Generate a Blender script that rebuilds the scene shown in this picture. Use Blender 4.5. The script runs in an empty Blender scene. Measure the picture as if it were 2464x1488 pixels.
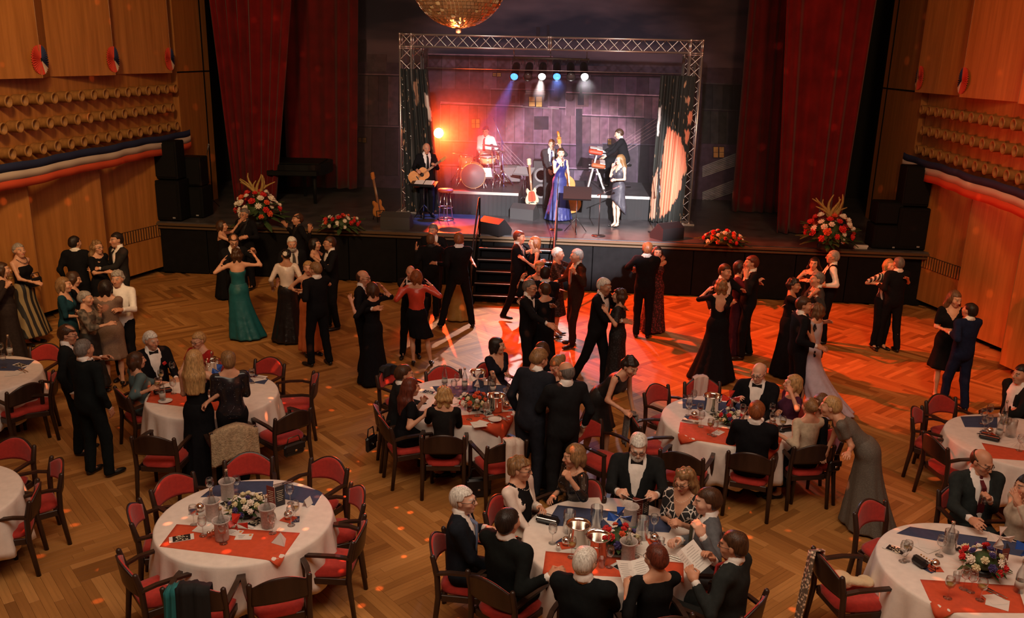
import bpy, math, random
import numpy as np
from mathutils import Matrix, Vector
random.seed(7)
D = bpy.data
SC = bpy.context.scene
COL = SC.collection
W0, H0 = 2464, 1488
R_ = math.radians

# ------------------------------------------------------------------ camera
CF, CP, CY, CR, CH = 2110.0, R_(16.2), R_(4.6), R_(1.4), 5.0
FW = np.array([-math.sin(CY) * math.cos(CP), math.cos(CY) * math.cos(CP), -math.sin(CP)])
RT0 = np.array([math.cos(CY), math.sin(CY), 0.0])
UP0 = np.cross(RT0, FW)
RT = RT0 * math.cos(CR) + UP0 * math.sin(CR)
UP = UP0 * math.cos(CR) - RT0 * math.sin(CR)
CAMP = np.array([0.0, 0.0, CH])
cd = D.cameras.new('camera')
cam = D.objects.new('camera', cd)
COL.objects.link(cam)
cd.sensor_width = 36.0
cd.lens = CF / W0 * 36.0
cd.clip_start = 0.05
cd.clip_end = 200
M = Matrix.Identity(4)
for i in range(3):
    M[i][0], M[i][1], M[i][2], M[i][3] = RT[i], UP[i], -FW[i], CAMP[i]
cam.matrix_world = M
SC.camera = cam


def ray(x, y):
    return FW + RT * (x - W0 / 2) / CF - UP * (y - H0 / 2) / CF


def at(x, y, z=0.0):
    d = ray(x, y)
    return CAMP + d * ((z - CAMP[2]) / d[2])


def atY(x, y, Y):
    d = ray(x, y)
    return CAMP + d * (Y / d[1])


def atX(x, y, X):
    d = ray(x, y)
    return CAMP + d * (X / d[0])


# ------------------------------------------------------------------ world, lights, exposure
SC.view_settings.view_transform = 'Standard'
SC.view_settings.look = 'None'
SC.view_settings.exposure = 0.0
SC.view_settings.gamma = 1.0
SC.view_settings.use_curve_mapping = False
SC.cycles.max_bounces = 5
SC.cycles.diffuse_bounces = 3
SC.cycles.glossy_bounces = 3
SC.cycles.transmission_bounces = 5
SC.cycles.transparent_max_bounces = 12
SC.cycles.volume_bounces = 0
SC.cycles.caustics_reflective = False
SC.cycles.caustics_refractive = False
SC.cycles.sample_clamp_indirect = 4.0
wd = D.worlds.new('world')
SC.world = wd
wd.use_nodes = True
wd.node_tree.nodes['Background'].inputs[0].default_value = (0.010, 0.008, 0.007, 1)
wd.node_tree.nodes['Background'].inputs[1].default_value = 1.0


def lamp(kind, name, loc, to, power, color, size=0.2, size_y=None, cone=60, blend=0.3):
    l = D.lights.new(name, kind)
    o = D.objects.new(name, l)
    COL.objects.link(o)
    o.location = loc
    l.energy = power
    l.color = color
    if kind == 'AREA':
        l.shape = 'RECTANGLE'
        l.size = size
        l.size_y = size_y or size
    elif kind == 'SPOT':
        l.shadow_soft_size = size
        l.spot_size = R_(cone)
        l.spot_blend = blend
    else:
        l.shadow_soft_size = size
    if to is not None:
        v = Vector(to) - Vector(loc)
        o.rotation_euler = v.to_track_quat('-Z', 'Y').to_euler()
    return o

# warm hall light from the ceiling
lamp('AREA', 'hall_light_front', (0, 4.0, 8.9), (0, 6.0, 0), 700, (1, .77, .56), 9, 5)
lamp('AREA', 'hall_light_mid', (-1, 13.0, 8.9), (-1, 13.0, 0), 140, (1, .55, .28), 12, 5)
lamp('SPOT', 'wall_wash_left', (-4.5, 6, 8.6), (-9.6, 15.5, 4.8), 2600, (1, .60, .25), .5, cone=80, blend=.8)
lamp('SPOT', 'wall_wash_right', (3.5, 6, 8.6), (7.3, 16.5, 4.8), 1500, (1, .52, .19), .5, cone=80, blend=.8)
# follow spot and front wash from the balcony on the band
lamp('SPOT', 'follow_spot', (2.2, -1.5, 8.2), (-.1, 20.2, 2.2), 68000, (1, .93, .97), .12, cone=13, blend=.35)
lamp('SPOT', 'front_wash', (-1.0, -1.5, 8.6), (-1.0, 21.2, 3.4), 10000, (1, .84, .80), .2, cone=22, blend=.6)
lamp('SPOT', 'red_ceiling_spot', (-4.0, 18.6, 8.7), (2.0, 16.4, 0), 10500, (1, .085, .016), .12, cone=45, blend=.6)


# ------------------------------------------------------------------ materials
MATS = {}


def new_mat(name):
    m = D.materials.new(name)
    m.use_nodes = True
    return m, m.node_tree.nodes, m.node_tree.links, m.node_tree.nodes['Principled BSDF']


def mat(name, col, rough=0.6, metal=0.0, noise=0.0, nscale=8.0, bump=0.0, bscale=60.0, emit=None, estr=0.0,
        spec=0.5, sheen=0.0, alpha=1.0, trans=0.0, ior=1.45):
    if name in MATS:
        return MATS[name]
    m, N, L, b = new_mat(name)
    c4 = (col[0], col[1], col[2], 1)
    b.inputs['Base Color'].default_value = c4
    b.inputs['Roughness'].default_value = rough
    b.inputs['Metallic'].default_value = metal
    b.inputs['Specular IOR Level'].default_value = spec
    b.inputs['IOR'].default_value = ior
    if sheen:
        b.inputs['Sheen Weight'].default_value = sheen
    if trans:
        b.inputs['Transmission Weight'].default_value = trans
    if alpha < 1:
        b.inputs['Alpha'].default_value = alpha
    if emit:
        b.inputs['Emission Color'].default_value = (*emit, 1)
        b.inputs['Emission Strength'].default_value = estr
    if noise or bump:
        tc = N.new('ShaderNodeTexCoord')
    if noise:
        nt = N.new('ShaderNodeTexNoise')
        nt.inputs['Scale'].default_value = nscale
        nt.inputs['Detail'].default_value = 3
        L.new(tc.outputs['Object'], nt.inputs['Vector'])
        r = N.new('ShaderNodeMapRange')
        r.inputs['From Min'].default_value = 0.3
        r.inputs['From Max'].default_value = 0.7
        r.inputs['To Min'].default_value = 1 - noise
        r.inputs['To Max'].default_value = 1 + noise
        L.new(nt.outputs['Fac'], r.inputs['Value'])
        mx = N.new('ShaderNodeVectorMath')
        mx.operation = 'SCALE'
        mx.inputs[0].default_value = col
        L.new(r.outputs['Result'], mx.inputs['Scale'])
        L.new(mx.outputs['Vector'], b.inputs['Base Color'])
    if bump:
        nb = N.new('ShaderNodeTexNoise')
        nb.inputs['Scale'].default_value = bscale
        nb.inputs['Detail'].default_value = 2
        L.new(tc.outputs['Object'], nb.inputs['Vector'])
        bp = N.new('ShaderNodeBump')
        bp.inputs['Strength'].default_value = bump
        bp.inputs['Distance'].default_value = 0.01
        L.new(nb.outputs['Fac'], bp.inputs['Height'])
        L.new(bp.outputs['Normal'], b.inputs['Normal'])
    MATS[name] = m
    return m


def vcol_mat(name, rough=0.55, noise=0.0, nscale=40.0, metal=0.0, spec=0.4):
    if name in MATS:
        return MATS[name]
    m, N, L, b = new_mat(name)
    a = N.new('ShaderNodeAttribute')
    a.attribute_name = 'Col'
    src = a.outputs['Color']
    if noise:
        tc = N.new('ShaderNodeTexCoord')
        nt = N.new('ShaderNodeTexNoise')
        nt.inputs['Scale'].default_value = nscale
        L.new(tc.outputs['Object'], nt.inputs['Vector'])
        r = N.new('ShaderNodeMapRange')
        r.inputs['From Min'].default_value = 0.3
        r.inputs['From Max'].default_value = 0.7
        r.inputs['To Min'].default_value = 1 - noise
        r.inputs['To Max'].default_value = 1 + noise
        L.new(nt.outputs['Fac'], r.inputs['Value'])
        mx = N.new('ShaderNodeVectorMath')
        mx.operation = 'SCALE'
        L.new(src, mx.inputs[0])
        L.new(r.outputs['Result'], mx.inputs['Scale'])
        src = mx.outputs['Vector']
    L.new(src, b.inputs['Base Color'])
    b.inputs['Roughness'].default_value = rough
    b.inputs['Metallic'].default_value = metal
    b.inputs['Specular IOR Level'].default_value = spec
    MATS[name] = m
    return m


def wood_mat(name, c1, c2, rough=0.4, scale=(14, 14, 0.8), attr=False, spec=0.5):
    """Wood grain stretched along local z; attr multiplies by the Col attribute."""
    m, N, L, b = new_mat(name)
    tc = N.new('ShaderNodeTexCoord')
    mp = N.new('ShaderNodeMapping')
    mp.inputs['Scale'].default_value = scale
    L.new(tc.outputs['Object'], mp.inputs['Vector'])
    nt = N.new('ShaderNodeTexNoise')
    nt.inputs['Scale'].default_value = 1.0
    nt.inputs['Detail'].default_value = 5
    nt.inputs['Roughness'].default_value = 0.65
    L.new(mp.outputs['Vector'], nt.inputs['Vector'])
    cr = N.new('ShaderNodeValToRGB')
    cr.color_ramp.elements[0].position = 0.3
    cr.color_ramp.elements[0].color = (*c1, 1)
    cr.color_ramp.elements[1].position = 0.7
    cr.color_ramp.elements[1].color = (*c2, 1)
    L.new(nt.outputs['Fac'], cr.inputs['Fac'])
    src = cr.outputs['Color']
    if attr:
        a = N.new('ShaderNodeAttribute')
        a.attribute_name = 'Col'
        v = N.new('ShaderNodeVectorMath')
        v.operation = 'MULTIPLY'
        L.new(src, v.inputs[0])
        L.new(a.outputs['Color'], v.inputs[1])
        src = v.outputs['Vector']
    L.new(src, b.inputs['Base Color'])
    b.inputs['Roughness'].default_value = rough
    b.inputs['Specular IOR Level'].default_value = spec
    MATS[name] = m
    return m


# ------------------------------------------------------------------ mesh helpers
def tag(o, label=None, cat=None, group=None, kind=None):
    if label: o['label'] = label
    if cat: o['category'] = cat
    if group: o['group'] = group
    if kind: o['kind'] = kind
    return o


def link(name, me, parent=None, loc=None, rz=None):
    o = D.objects.new(name, me)
    COL.objects.link(o)
    if parent: o.parent = parent
    if loc is not None: o.location = loc
    if rz is not None: o.rotation_euler = (0, 0, rz)
    return o


def empty(name, loc=(0, 0, 0), rz=0.0, label=None, cat=None, group=None):
    o = link(name, None, None, loc, rz)
    o.empty_display_size = 0.1
    return tag(o, label, cat, group)


def raw_mesh(name, V, F, mats, smooth=True, col=None, midx=None):
    """V (n,3) array, F (m,4) array of quads or list of faces."""
    me = D.meshes.new(name)
    if isinstance(F, np.ndarray):
        n, m, k = len(V), len(F), F.shape[1]
        me.vertices.add(n)
        me.vertices.foreach_set('co', np.ascontiguousarray(V, np.float32).ravel())
        me.loops.add(m * k)
        me.loops.foreach_set('vertex_index', np.ascontiguousarray(F, np.int32).ravel())
        me.polygons.add(m)
        me.polygons.foreach_set('loop_start', np.arange(0, m * k, k, dtype=np.int32))
        me.polygons.foreach_set('use_smooth', np.full(m, bool(smooth)))
        me.update(calc_edges=True)
    else:
        me.from_pydata([tuple(v) for v in V], [], F)
        me.polygons.foreach_set('use_smooth', [bool(smooth)] * len(me.polygons))
        me.update()
    for mm in (mats if isinstance(mats, (list, tuple)) else [mats]):
        me.materials.append(mm)
    if midx is not None:
        me.polygons.foreach_set('material_index', midx)
    if col is not None:
        a = me.attributes.new('Col', 'FLOAT_COLOR', 'POINT')
        c = np.ones((len(V), 4), np.float32)
        c[:, :3] = col
        a.data.foreach_set('color', c.ravel())
    return me


class MB:
    """collects boxes, cylinders, lathes and tubes into one mesh"""

    def __init__(s):
        s.v, s.f, s.m, s.sm = [], [], [], []
        s.T = None

    def add(s, V, F, m=0, smooth=False):
        o = len(s.v)
        for p in V:
            p = Vector(p)
            s.v.append(s.T @ p if s.T else p)
        for f in F:
            s.f.append(tuple(i + o for i in f))
            s.m.append(m)
            s.sm.append(smooth)
        return s

    def box(s, c, d, rz=0.0, m=0, R=None, bev=0.0):
        x, y, z = d[0] / 2, d[1] / 2, d[2] / 2
        R = R or (Matrix.Rotation(rz, 3, 'Z') if rz else None)
        if bev:
            e = min(bev, x * .9, y * .9, z * .9)
            V = []
            for sz, ez in ((-1, 1), (-1, 0), (1, 0), (1, 1)):
                zz = sz * (z if ez else z - e)
                a, b_ = (x - e, y - e) if ez else (x, y)
                if not ez:
                    ring = [(-x + e, -y), (x - e, -y), (x, -y + e), (x, y - e), (x - e, y), (-x + e, y), (-x, y - e), (-x, -y + e)]
                else:
                    ring = [(-a, -b_), (a, -b_), (a, -b_), (a, b_), (a, b_), (-a, b_), (-a, b_), (-a, -b_)]
                V += [(p[0], p[1], zz) for p in ring]
            F = [tuple(range(7, -1, -1)), tuple(range(24, 32))]
            for k in range(3):
                for i in range(8):
                    j = (i + 1) % 8
                    F.append((k * 8 + i, k * 8 + j, k * 8 + 8 + j, k * 8 + 8 + i))
        else:
            V = [(-x, -y, -z), (x, -y, -z), (x, y, -z), (-x, y, -z), (-x, -y, z), (x, -y, z), (x, y, z), (-x, y, z)]
            F = [(3, 2, 1, 0), (4, 5, 6, 7), (0, 1, 5, 4), (1, 2, 6, 5), (2, 3, 7, 6), (3, 0, 4, 7)]
        c = Vector(c)
        s.add([c + (R @ Vector(p) if R else Vector(p)) for p in V], F, m)
        return s

    def cyl(s, a, b, r1, r2=None, n=10, m=0, caps=True, smooth=True):
        a, b = Vector(a), Vector(b)
        r2 = r1 if r2 is None else r2
        d = (b - a).normalized()
        u = d.orthogonal().normalized()
        w = d.cross(u)
        V = []
        for P, r in ((a, r1), (b, r2)):
            for i in range(n):
                t = 2 * math.pi * i / n
                V.append(P + u * (r * math.cos(t)) + w * (r * math.sin(t)))
        s.add(V, [(i, (i + 1) % n, n + (i + 1) % n, n + i) for i in range(n)], m, smooth)
        if caps:
            o = len(s.v) - 2 * n
            s.f += [tuple(o + i for i in range(n - 1, -1, -1)), tuple(o + n + i for i in range(n))]
            s.m += [m, m]
            s.sm += [False, False]
        return s

    def lathe(s, prof, c=(0, 0, 0), n=16, m=0, R=None, smooth=True, sx=1.0, sy=1.0):
        V = []
        c = Vector(c)
        for r, z in prof:
            for i in range(n):
                t = 2 * math.pi * i / n
                p = Vector((r * math.cos(t) * sx, r * math.sin(t) * sy, z))
                V.append(c + (R @ p if R else p))
        F = []
        for k in range(len(prof) - 1):
            for i in range(n):
                j = (i + 1) % n
                F.append((k * n + i, k * n + j, k * n + n + j, k * n + n + i))
        s.add(V, F, m, smooth)
        o = len(s.v) - n * len(prof)
        for k, rev in ((0, True), (len(prof) - 1, False)):
            if prof[k][0] > 1e-5:
                r = range(n - 1, -1, -1) if rev else range(n)
                s.f.append(tuple(o + k * n + i for i in r))
                s.m.append(m)
                s.sm.append(False)
        return s

    def tube(s, pts, r, n=6, m=0, closed=False, caps=True):
        pts = [Vector(p) for p in pts]
        N = len(pts)
        rs = r if isinstance(r, (list, tuple)) else [r] * N
        V = []
        u = None
        for i, p in enumerate(pts):
            if closed:
                d = (pts[(i + 1) % N] - pts[i - 1])
            else:
                d = pts[min(i + 1, N - 1)] - pts[max(i - 1, 0)]
            d = d.normalized() if d.length > 1e-9 else Vector((0, 0, 1))
            u = d.orthogonal().normalized() if u is None else (u - d * u.dot(d)).normalized()
            w = d.cross(u)
            for k in range(n):
                t = 2 * math.pi * k / n
                V.append(p + (u * math.cos(t) + w * math.sin(t)) * rs[i])
        F = []
        for i in range(N if closed else N - 1):
            j = (i + 1) % N
            for k in range(n):
                l = (k + 1) % n
                F.append((i * n + k, i * n + l, j * n + l, j * n + k))
        if not closed and caps:
            F += [tuple(range(n - 1, -1, -1)), tuple((N - 1) * n + k for k in range(n))]
        s.add(V, F, m, True)
        return s

    def sph(s, c, r, n=10, m=0, sc=(1, 1, 1), R=None):
        k = max(4, n // 2 + 1)
        prof = [(max(1e-6, r * math.sin(math.pi * i / k)), -r * math.cos(math.pi * i / k)) for i in range(k + 1)]
        V = []
        c = Vector(c)
        for rr, z in prof:
            for i in range(n):
                t = 2 * math.pi * i / n
                p = Vector((rr * math.cos(t) * sc[0], rr * math.sin(t) * sc[1], z * sc[2]))
                V.append(c + (R @ p if R else p))
        F = [(a * n + i, a * n + (i + 1) % n, a * n + n + (i + 1) % n, a * n + n + i) for a in range(k) for i in range(n)]
        s.add(V, F, m, True)
        return s

    def mesh(s, name, mats):
        me = D.meshes.new(name)
        me.from_pydata([tuple(v) for v in s.v], [], s.f)
        for mm in (mats if isinstance(mats, (list, tuple)) else [mats]):
            me.materials.append(mm)
        me.polygons.foreach_set('material_index', s.m)
        me.polygons.foreach_set('use_smooth', s.sm)
        me.update()
        return me

    def build(s, name, mats, parent=None, loc=None, rz=None):
        return link(name, s.mesh(name, mats), parent, loc, rz)


def kids(o):
    return [c for c in COL.objects if c.parent == o]


CHILD = {}


def proto(o):
    """remember a thing's tree so that it can be copied cheaply"""
    def walk(x):
        return [(c, walk(c)) for c in COL.objects if c.parent == x]
    CHILD[o.name] = walk(o)
    return o


def copy_tree(o, loc, rz=0.0, label=None, group=None, skip=()):
    def cp(x, tr, par):
        c = x.copy()
        COL.objects.link(c)
        if par: c.parent = par
        for y, t in tr:
            if y.name.split('.')[0] not in skip:
                cp(y, t, c)
        return c
    c = cp(o, CHILD[o.name], None)
    c.location = loc
    c.rotation_euler = (0, 0, rz)
    if label: c['label'] = label
    if group: c['group'] = group
    return c

# ------------------------------------------------------------------ the hall
XL, XR, YS, ZS = -9.62, 7.25, 18.8, 1.2      # walls, stage front, stage height
ZC = 9.2
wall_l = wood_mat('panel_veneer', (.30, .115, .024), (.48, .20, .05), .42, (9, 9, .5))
wall_d = wood_mat('panel_veneer_shaded', (.26, .10, .022), (.40, .165, .042), .45, (9, 9, .5))  # same veneer in a shaded tone; pilaster and rear wall share it
black = mat('stage_black', (.0045, .0045, .005), .8, noise=.3, nscale=6, spec=.2)
PLS = [(.405, .185, .050), (.45, .21, .060), (.345, .152, .040), (.41, .19, .052), (.27, .115, .029), (.52, .255, .080), (.36, .16, .043), (.43, .20, .056)]
oak = wood_mat('oak_strip', (.82, .80, .77), (1.12, 1.10, 1.08), .50, (1.6, 30, 30), True, .35)
ca = R_(45)


def rot_oak(nm, an):
    m = oak.copy()
    m.name = nm
    for n in m.node_tree.nodes:
        if n.type == 'MAPPING':
            n.vector_type = 'TEXTURE'
            n.inputs['Rotation'].default_value = (0, 0, an)
            n.inputs['Scale'].default_value = (1 / 1.6, 1 / 30, 1 / 30)
    return m


oakA, oakB = rot_oak('oak_strip_a', -ca), rot_oak('oak_strip_b', ca)
fl = MB()
fl.box(((XL + XR) / 2, 8.2, -.12), (XR - XL + 2.0, 23.4, .2))
floor = tag(fl.build('floor', mat('subfloor', (.20, .09, .025), .6)), 'herringbone oak parquet dance floor of the hall', kind='structure')
PL, PW, NS = .62, .092, 4
BL, BW = PL * 2, PW * NS
planks = []
rr = random.Random(3)
for i in range(-80, 120):
    for j in range(-30, 40):
        bx_, by_ = i * BW + j * BL, i * BW - j * BL
        for d in (0, 1):
            for k in range(NS):
                sh = rr.choice((.35, .45, .55, .65))
                for h, (a0, a1) in enumerate(((0, sh), (sh, 1))):
                    cl, le = (a0 + a1) / 2 * BL, (a1 - a0) * BL
                    cw = (k + .5) * PW
                    u, v = (bx_ + cl, by_ + cw) if d == 0 else (bx_ + cw, by_ + BW + cl)
                    x = (u + v) * .70711
                    y = (v - u) * .70711
                    if XL - .5 < x < XR + .5 and 4.6 < y < YS + .05:
                        planks.append((y, x, d, le))
planks.sort()
pm = {}


def in_view(x, y):
    q = np.array([x, y, 0.0]) - CAMP
    z = q @ FW
    px, py = W0 / 2 + CF * (q @ RT) / z, H0 / 2 - CF * (q @ UP) / z
    return -20 < px < W0 + 20 and py < H0 + 20


SV, SF, SC_, SM = [], [], [], []
cnt = 0
for y, x, d, le in planks:
    t = rr.randrange(8)
    dz = rr.uniform(-.0003, .0003)
    if cnt < 300 and in_view(x, y):
        cnt += 1
        q = round(le, 3)
        if (t, q) not in pm:
            b = MB()
            L_ = le - .0015
            b.box((0, 0, -.004), (L_, PW - .0015, .016), bev=.0008)
            me = b.mesh('plank', oak)
            a = me.attributes.new('Col', 'FLOAT_COLOR', 'POINT')
            a.data.foreach_set('color', [*PLS[t], 1] * len(me.vertices))
            pm[(t, q)] = me
        o = link('plank', pm[(t, q)], floor, (x, y, dz), -ca if d == 0 else ca)
    else:
        c_, s2 = math.cos(ca), math.sin(ca) * (-1 if d == 0 else 1)
        n0 = len(SV)
        for zz in (-.012, .004 + dz):
            for ex, ey in ((-1, -1), (1, -1), (1, 1), (-1, 1)):
                lx, ly = ex * (le - .0015) / 2, ey * (PW - .0015) / 2
                SV.append((x + lx * c_ - ly * s2, y + lx * s2 + ly * c_, zz))
                SC_.append(PLS[t])
        SF += [(n0 + 4, n0 + 5, n0 + 6, n0 + 7), (n0, n0 + 1, n0 + 5, n0 + 4), (n0 + 1, n0 + 2, n0 + 6, n0 + 5), (n0 + 2, n0 + 3, n0 + 7, n0 + 6), (n0 + 3, n0, n0 + 4, n0 + 7)]
        SM += [d] * 5
me = raw_mesh('planks', np.array(SV), np.array(SF), [oakA, oakB], False, np.array(SC_), SM)
tag(link('plank_field', me, floor), kind='stuff')


def prism_panel(name, pts, z0, z1, m, parent, thick=.04, bev=True):
    """vertical veneer sheet following a plan polyline"""
    b = MB()
    for (x0, y0), (x1, y1) in zip(pts[:-1], pts[1:]):
        n = Vector((y1 - y0, -(x1 - x0), 0)).normalized() * thick
        V = [(x0, y0, z0), (x1, y1, z0), (x1, y1, z1), (x0, y0, z1)]
        V2 = [(p[0] - n.x, p[1] - n.y, p[2]) for p in V]
        b.add(V + V2, [(0, 1, 2, 3), (7, 6, 5, 4), (0, 4, 5, 1), (1, 5, 6, 2), (2, 6, 7, 3), (3, 7, 4, 0)])
    return b.build(name, m, parent)


for side, X, sg, ups, lows in (('left', XL, 1, [20.19, 19.63, 17.87, 17.19, 15.52, 14.79, 13.1, 12.4, 10.7, 10.0, 8.3, 7.6, 5.9, 5.2, 3.5, 2.8, 1.1, .4, -1.3, -3], [20.19, 18.95, 17.15, 16.5, 14.91, 14.22, 12.5, 11.8, 10.1, 9.4, 7.7, 7.0, 5.3, 4.6, 2.9, 2.2, .5, -.2, -3]),
                           ('right', XR, -1, [20.49, 20.2, 18.47, 17.8, 16.1, 15.4, 13.7, 13.0, 11.3, 10.6, 8.9, 8.2, 6.5, 5.8, 4.1, 3.4, 1.7, 1.0, -.7, -3], [20.49, 19.1, 17.54, 16.85, 15.44, 14.75, 13.2, 12.5, 10.8, 10.1, 8.4, 7.7, 6.0, 5.3, 3.6, 2.9, 1.2, .5, -3])):
    w = tag(empty('wall_' + side, (X, 8, 0)), side + ' wall of folded orange wood veneer with a band of ceramic cups', kind='structure')
    w.location = (0, 0, 0)
    for lst, z0, z1, dep in ((ups, 4.42, ZC, (-.10, .22)), (lows, .14, 2.98, (-.42, .06))):
        for i in range(len(lst) - 1):
            y0, y1 = lst[i], lst[i + 1]
            # even index: from valley to ridge
            xa = X + sg * (dep[0] if i % 2 == 0 else dep[1])
            xb = X + sg * (dep[1] if i % 2 == 0 else dep[0])
            if i == 0 and z0 < 1: xa = X + sg * .02
            pts = [(xa, y0), (xb, y1)]
            if sg < 0: pts = pts[::-1]
            prism_panel('panel', pts, z0, z1, wall_l if i % 2 else wall_d, w)  # facets turned to the stage take the darker copy: fold shade in the colour
    # recessed band and dark plinth
    b = MB()
    b.box((X - sg * .12, 8.6, 3.7), (.1, 23.3, 1.5))
    b.build('recess_band', wall_l, w)
    b = MB()
    b.box((X - sg * .14, 8.6, 3.0), (.06, 23.3, .12))
    b.box((X - sg * .62, 8.2, 4.6), (.06, 24, 9.4)); b.box((X - sg * .3, 8.2, 2.96), (.5, 24, .03))
    b.build('backing', black, w)
    b = MB()
    b.box((X - sg * .52, 7.6, .07), (.06, 22.2, .14))
    tag(b.build('baseboard_' + side, black), 'dark plinth under the ' + side + ' wall panels', kind='structure')
    # end pilaster towards the stage
    b = MB()
    ye = 22.1 if side == 'left' else 23.0
    b.box((X - sg * .02, (20.3 + ye) / 2, 5.2), (.16, ye - 20.3, 8.0))
    o = b.build('pilaster', wall_d, w)
    b = MB()
    b.box((X + sg * .066, (20.3 + ye) / 2, 4.42), (.012, ye - 20.3, .03))
    b.box((X + sg * .066, ye - .35, 5.2), (.012, .05, 8.0))
    b.build('pilaster_joint', black, w)
    # ceramic cups
    cup = MB()
    cup.lathe([(.085, 0), (.10, .03), (.10, .19), (.106, .20), (.10, .215), (.08, .215), (.072, .10), (.0001, .09)], n=14)
    cm = cup.mesh('sound_cup', mat('cup_glaze', (.30, .145, .045), .45, noise=.2, nscale=14))
    mo = MB()
    mo.lathe([(.0001, .1), (.08, .1), (.08, .104), (.0001, .104)], n=12)
    mm_ = mo.mesh('cup_plug', mat('cup_plug', (.10, .11, .03), .6))
    for zr, off in ((4.06, 0), (3.64, .22), (3.22, .08)):
        y = 20.0 - off
        while y > 11.5:
            if y < 20.2:
                o = link('sound_cup', cm, w, (X - sg * .07, y, zr))
                o.rotation_euler = (0, sg * math.pi / 2, 0)
                p = link('cup_plug', mm_, o)
            y -= .43
    # striped bunting
    b = MB()
    y0, y1 = 20.3, 10.5
    n = 60
    for k, (za, zb) in enumerate(((0, .14), (.14, .28), (.28, .42))):
        V, F = [], []
        for i in range(n + 1):
            y = y0 + (y1 - y0) * i / n
            sag = .008 * math.sin(i * .9) + .025 * abs(math.sin((y - 20.3) * math.pi / 2.4))
            xo = X + sg * (.27 + .012 * math.sin(i * 1.3))
            V += [(xo, y, 3.12 - za - sag), (xo + sg * .006 * math.sin(i), y, 3.12 - zb - sag), (xo - sg * .012, y, 3.12 - za - sag), (xo - sg * .012, y, 3.12 - zb - sag)]
        for i in range(n):
            q, r = i * 4, i * 4 + 4
            F += [(q, r, r + 1, q + 1), (q + 2, q + 3, r + 3, r + 2), (q, q + 2, r + 2, r), (q + 1, r + 1, r + 3, q + 3)]
        b.add(V, F, k, True)
    o = b.build('bunting_banner', [mat('flag_blue', (.012, .022, .075), .8), mat('flag_white', (.50, .42, .36), .8), mat('flag_red', (.55, .07, .025), .8)])
    tag(o, 'blue white red cloth bunting strung along the ' + side + ' wall below the cups', 'bunting')
    # vent slats on the lower panel
    yv0, yv1 = (17.45, 18.85) if side == 'left' else (17.6, 19.0)
    v = tag(empty('wall_vent', (X, (yv0 + yv1) / 2, .95)), 'slotted ventilation grille low on the ' + side + ' wall near the stage', 'vent')
    lo_, hi_ = (17.15, 18.95) if side == 'left' else (17.54, 19.1)
    def px_(y):
        t = (y - lo_) / (hi_ - lo_)
        return X + sg * (-.42 + .48 * t) + sg * .05
    an = math.atan2(px_(yv1) - px_(yv0), yv1 - yv0)
    b = MB()
    b.box((0, 0, 0), (.012, yv1 - yv0, .27))
    v.location = (px_((yv0 + yv1) / 2), (yv0 + yv1) / 2, .99)
    v.rotation_euler = (0, 0, -an)
    b.build('backing', mat('vent_dark', (.02, .009, .004), .8), v)
    sb = MB()
    sb.box((0, 0, 0), (.022, .035, .25))
    sm_ = sb.mesh('slat', wall_l)
    for i in range(18):
        link('slat', sm_, v, (sg * .01, (i - 8.5) * .078, 0))

# wall decorations: pleated rosettes
RO = []
rm = [mat('paper_red', (.55, .045, .025), .8), mat('paper_blue', (.015, .03, .10), .8), mat('paper_white', (.62, .50, .42), .8)]
for side, y, lab in (('left', 14.81, 'nearest the camera'), ('left', 17.2, 'middle of three'), ('left', 19.62, 'closest to the stage'), ('right', 20.1, 'closest to the stage'), ('right', 17.8, 'nearer the camera')):
    X, sg = (XL, 1) if side == 'left' else (XR, -1)
    t = empty('paper_rosette', (X + sg * .21, y, 4.72), sg * .10, 'round red blue white pleated paper rosette on the %s wall, %s' % (side, lab), 'rosette', 'paper rosettes on the side walls')
    n = 36
    for k, (a0, a1) in enumerate(((75, 290), (-35, 75), (-70, -35))):
        b = MB()
        V, F = [], []
        m_ = int((a1 - a0) / 5)
        for i in range(m_ + 1):
            an = R_(a0 + (a1 - a0) * i / m_) * 1
            ca_, sa_ = math.cos(an), math.sin(an)
            zz = .03 if i % 2 else .0
            V += [(sg * .05, ca_ * .03, sa_ * .03), (sg * (.02 + zz), ca_ * .26, sa_ * .25), (sg * .03, ca_ * .03, sa_ * .03), (sg * (.005 + zz), ca_ * .26, sa_ * .25)]
        for i in range(m_):
            q, r = i * 4, i * 4 + 4
            F += [(q, r, r + 1, q + 1), (q + 2, q + 3, r + 3, r + 2), (q + 1, r + 1, r + 3, q + 3)]
        b.add(V, F)
        b.build('pleated_fan', rm[k], t)
    b = MB()
    b.tube([(0, 0, .25), (0, 0, .30), (-sg * .05, 0, .33)], .006, 5)
    b.build('hanger', rm[2], t)

# ceiling, back wall
b = MB()
b.box(((XL + XR) / 2, 8.2, ZC + .1), (XR - XL + 1.4, 24, .2))
tag(b.build('ceiling', mat('ceiling_plaster', (.45, .38, .3), .9)), 'high plain hall ceiling', kind='structure')
b = MB()
b.box(((XL + XR) / 2, -3.4, 4.6), (XR - XL + 1.4, .2, 9.4))
tag(b.build('wall_back', wall_d), 'rear hall wall behind the balcony', kind='structure')

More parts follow.
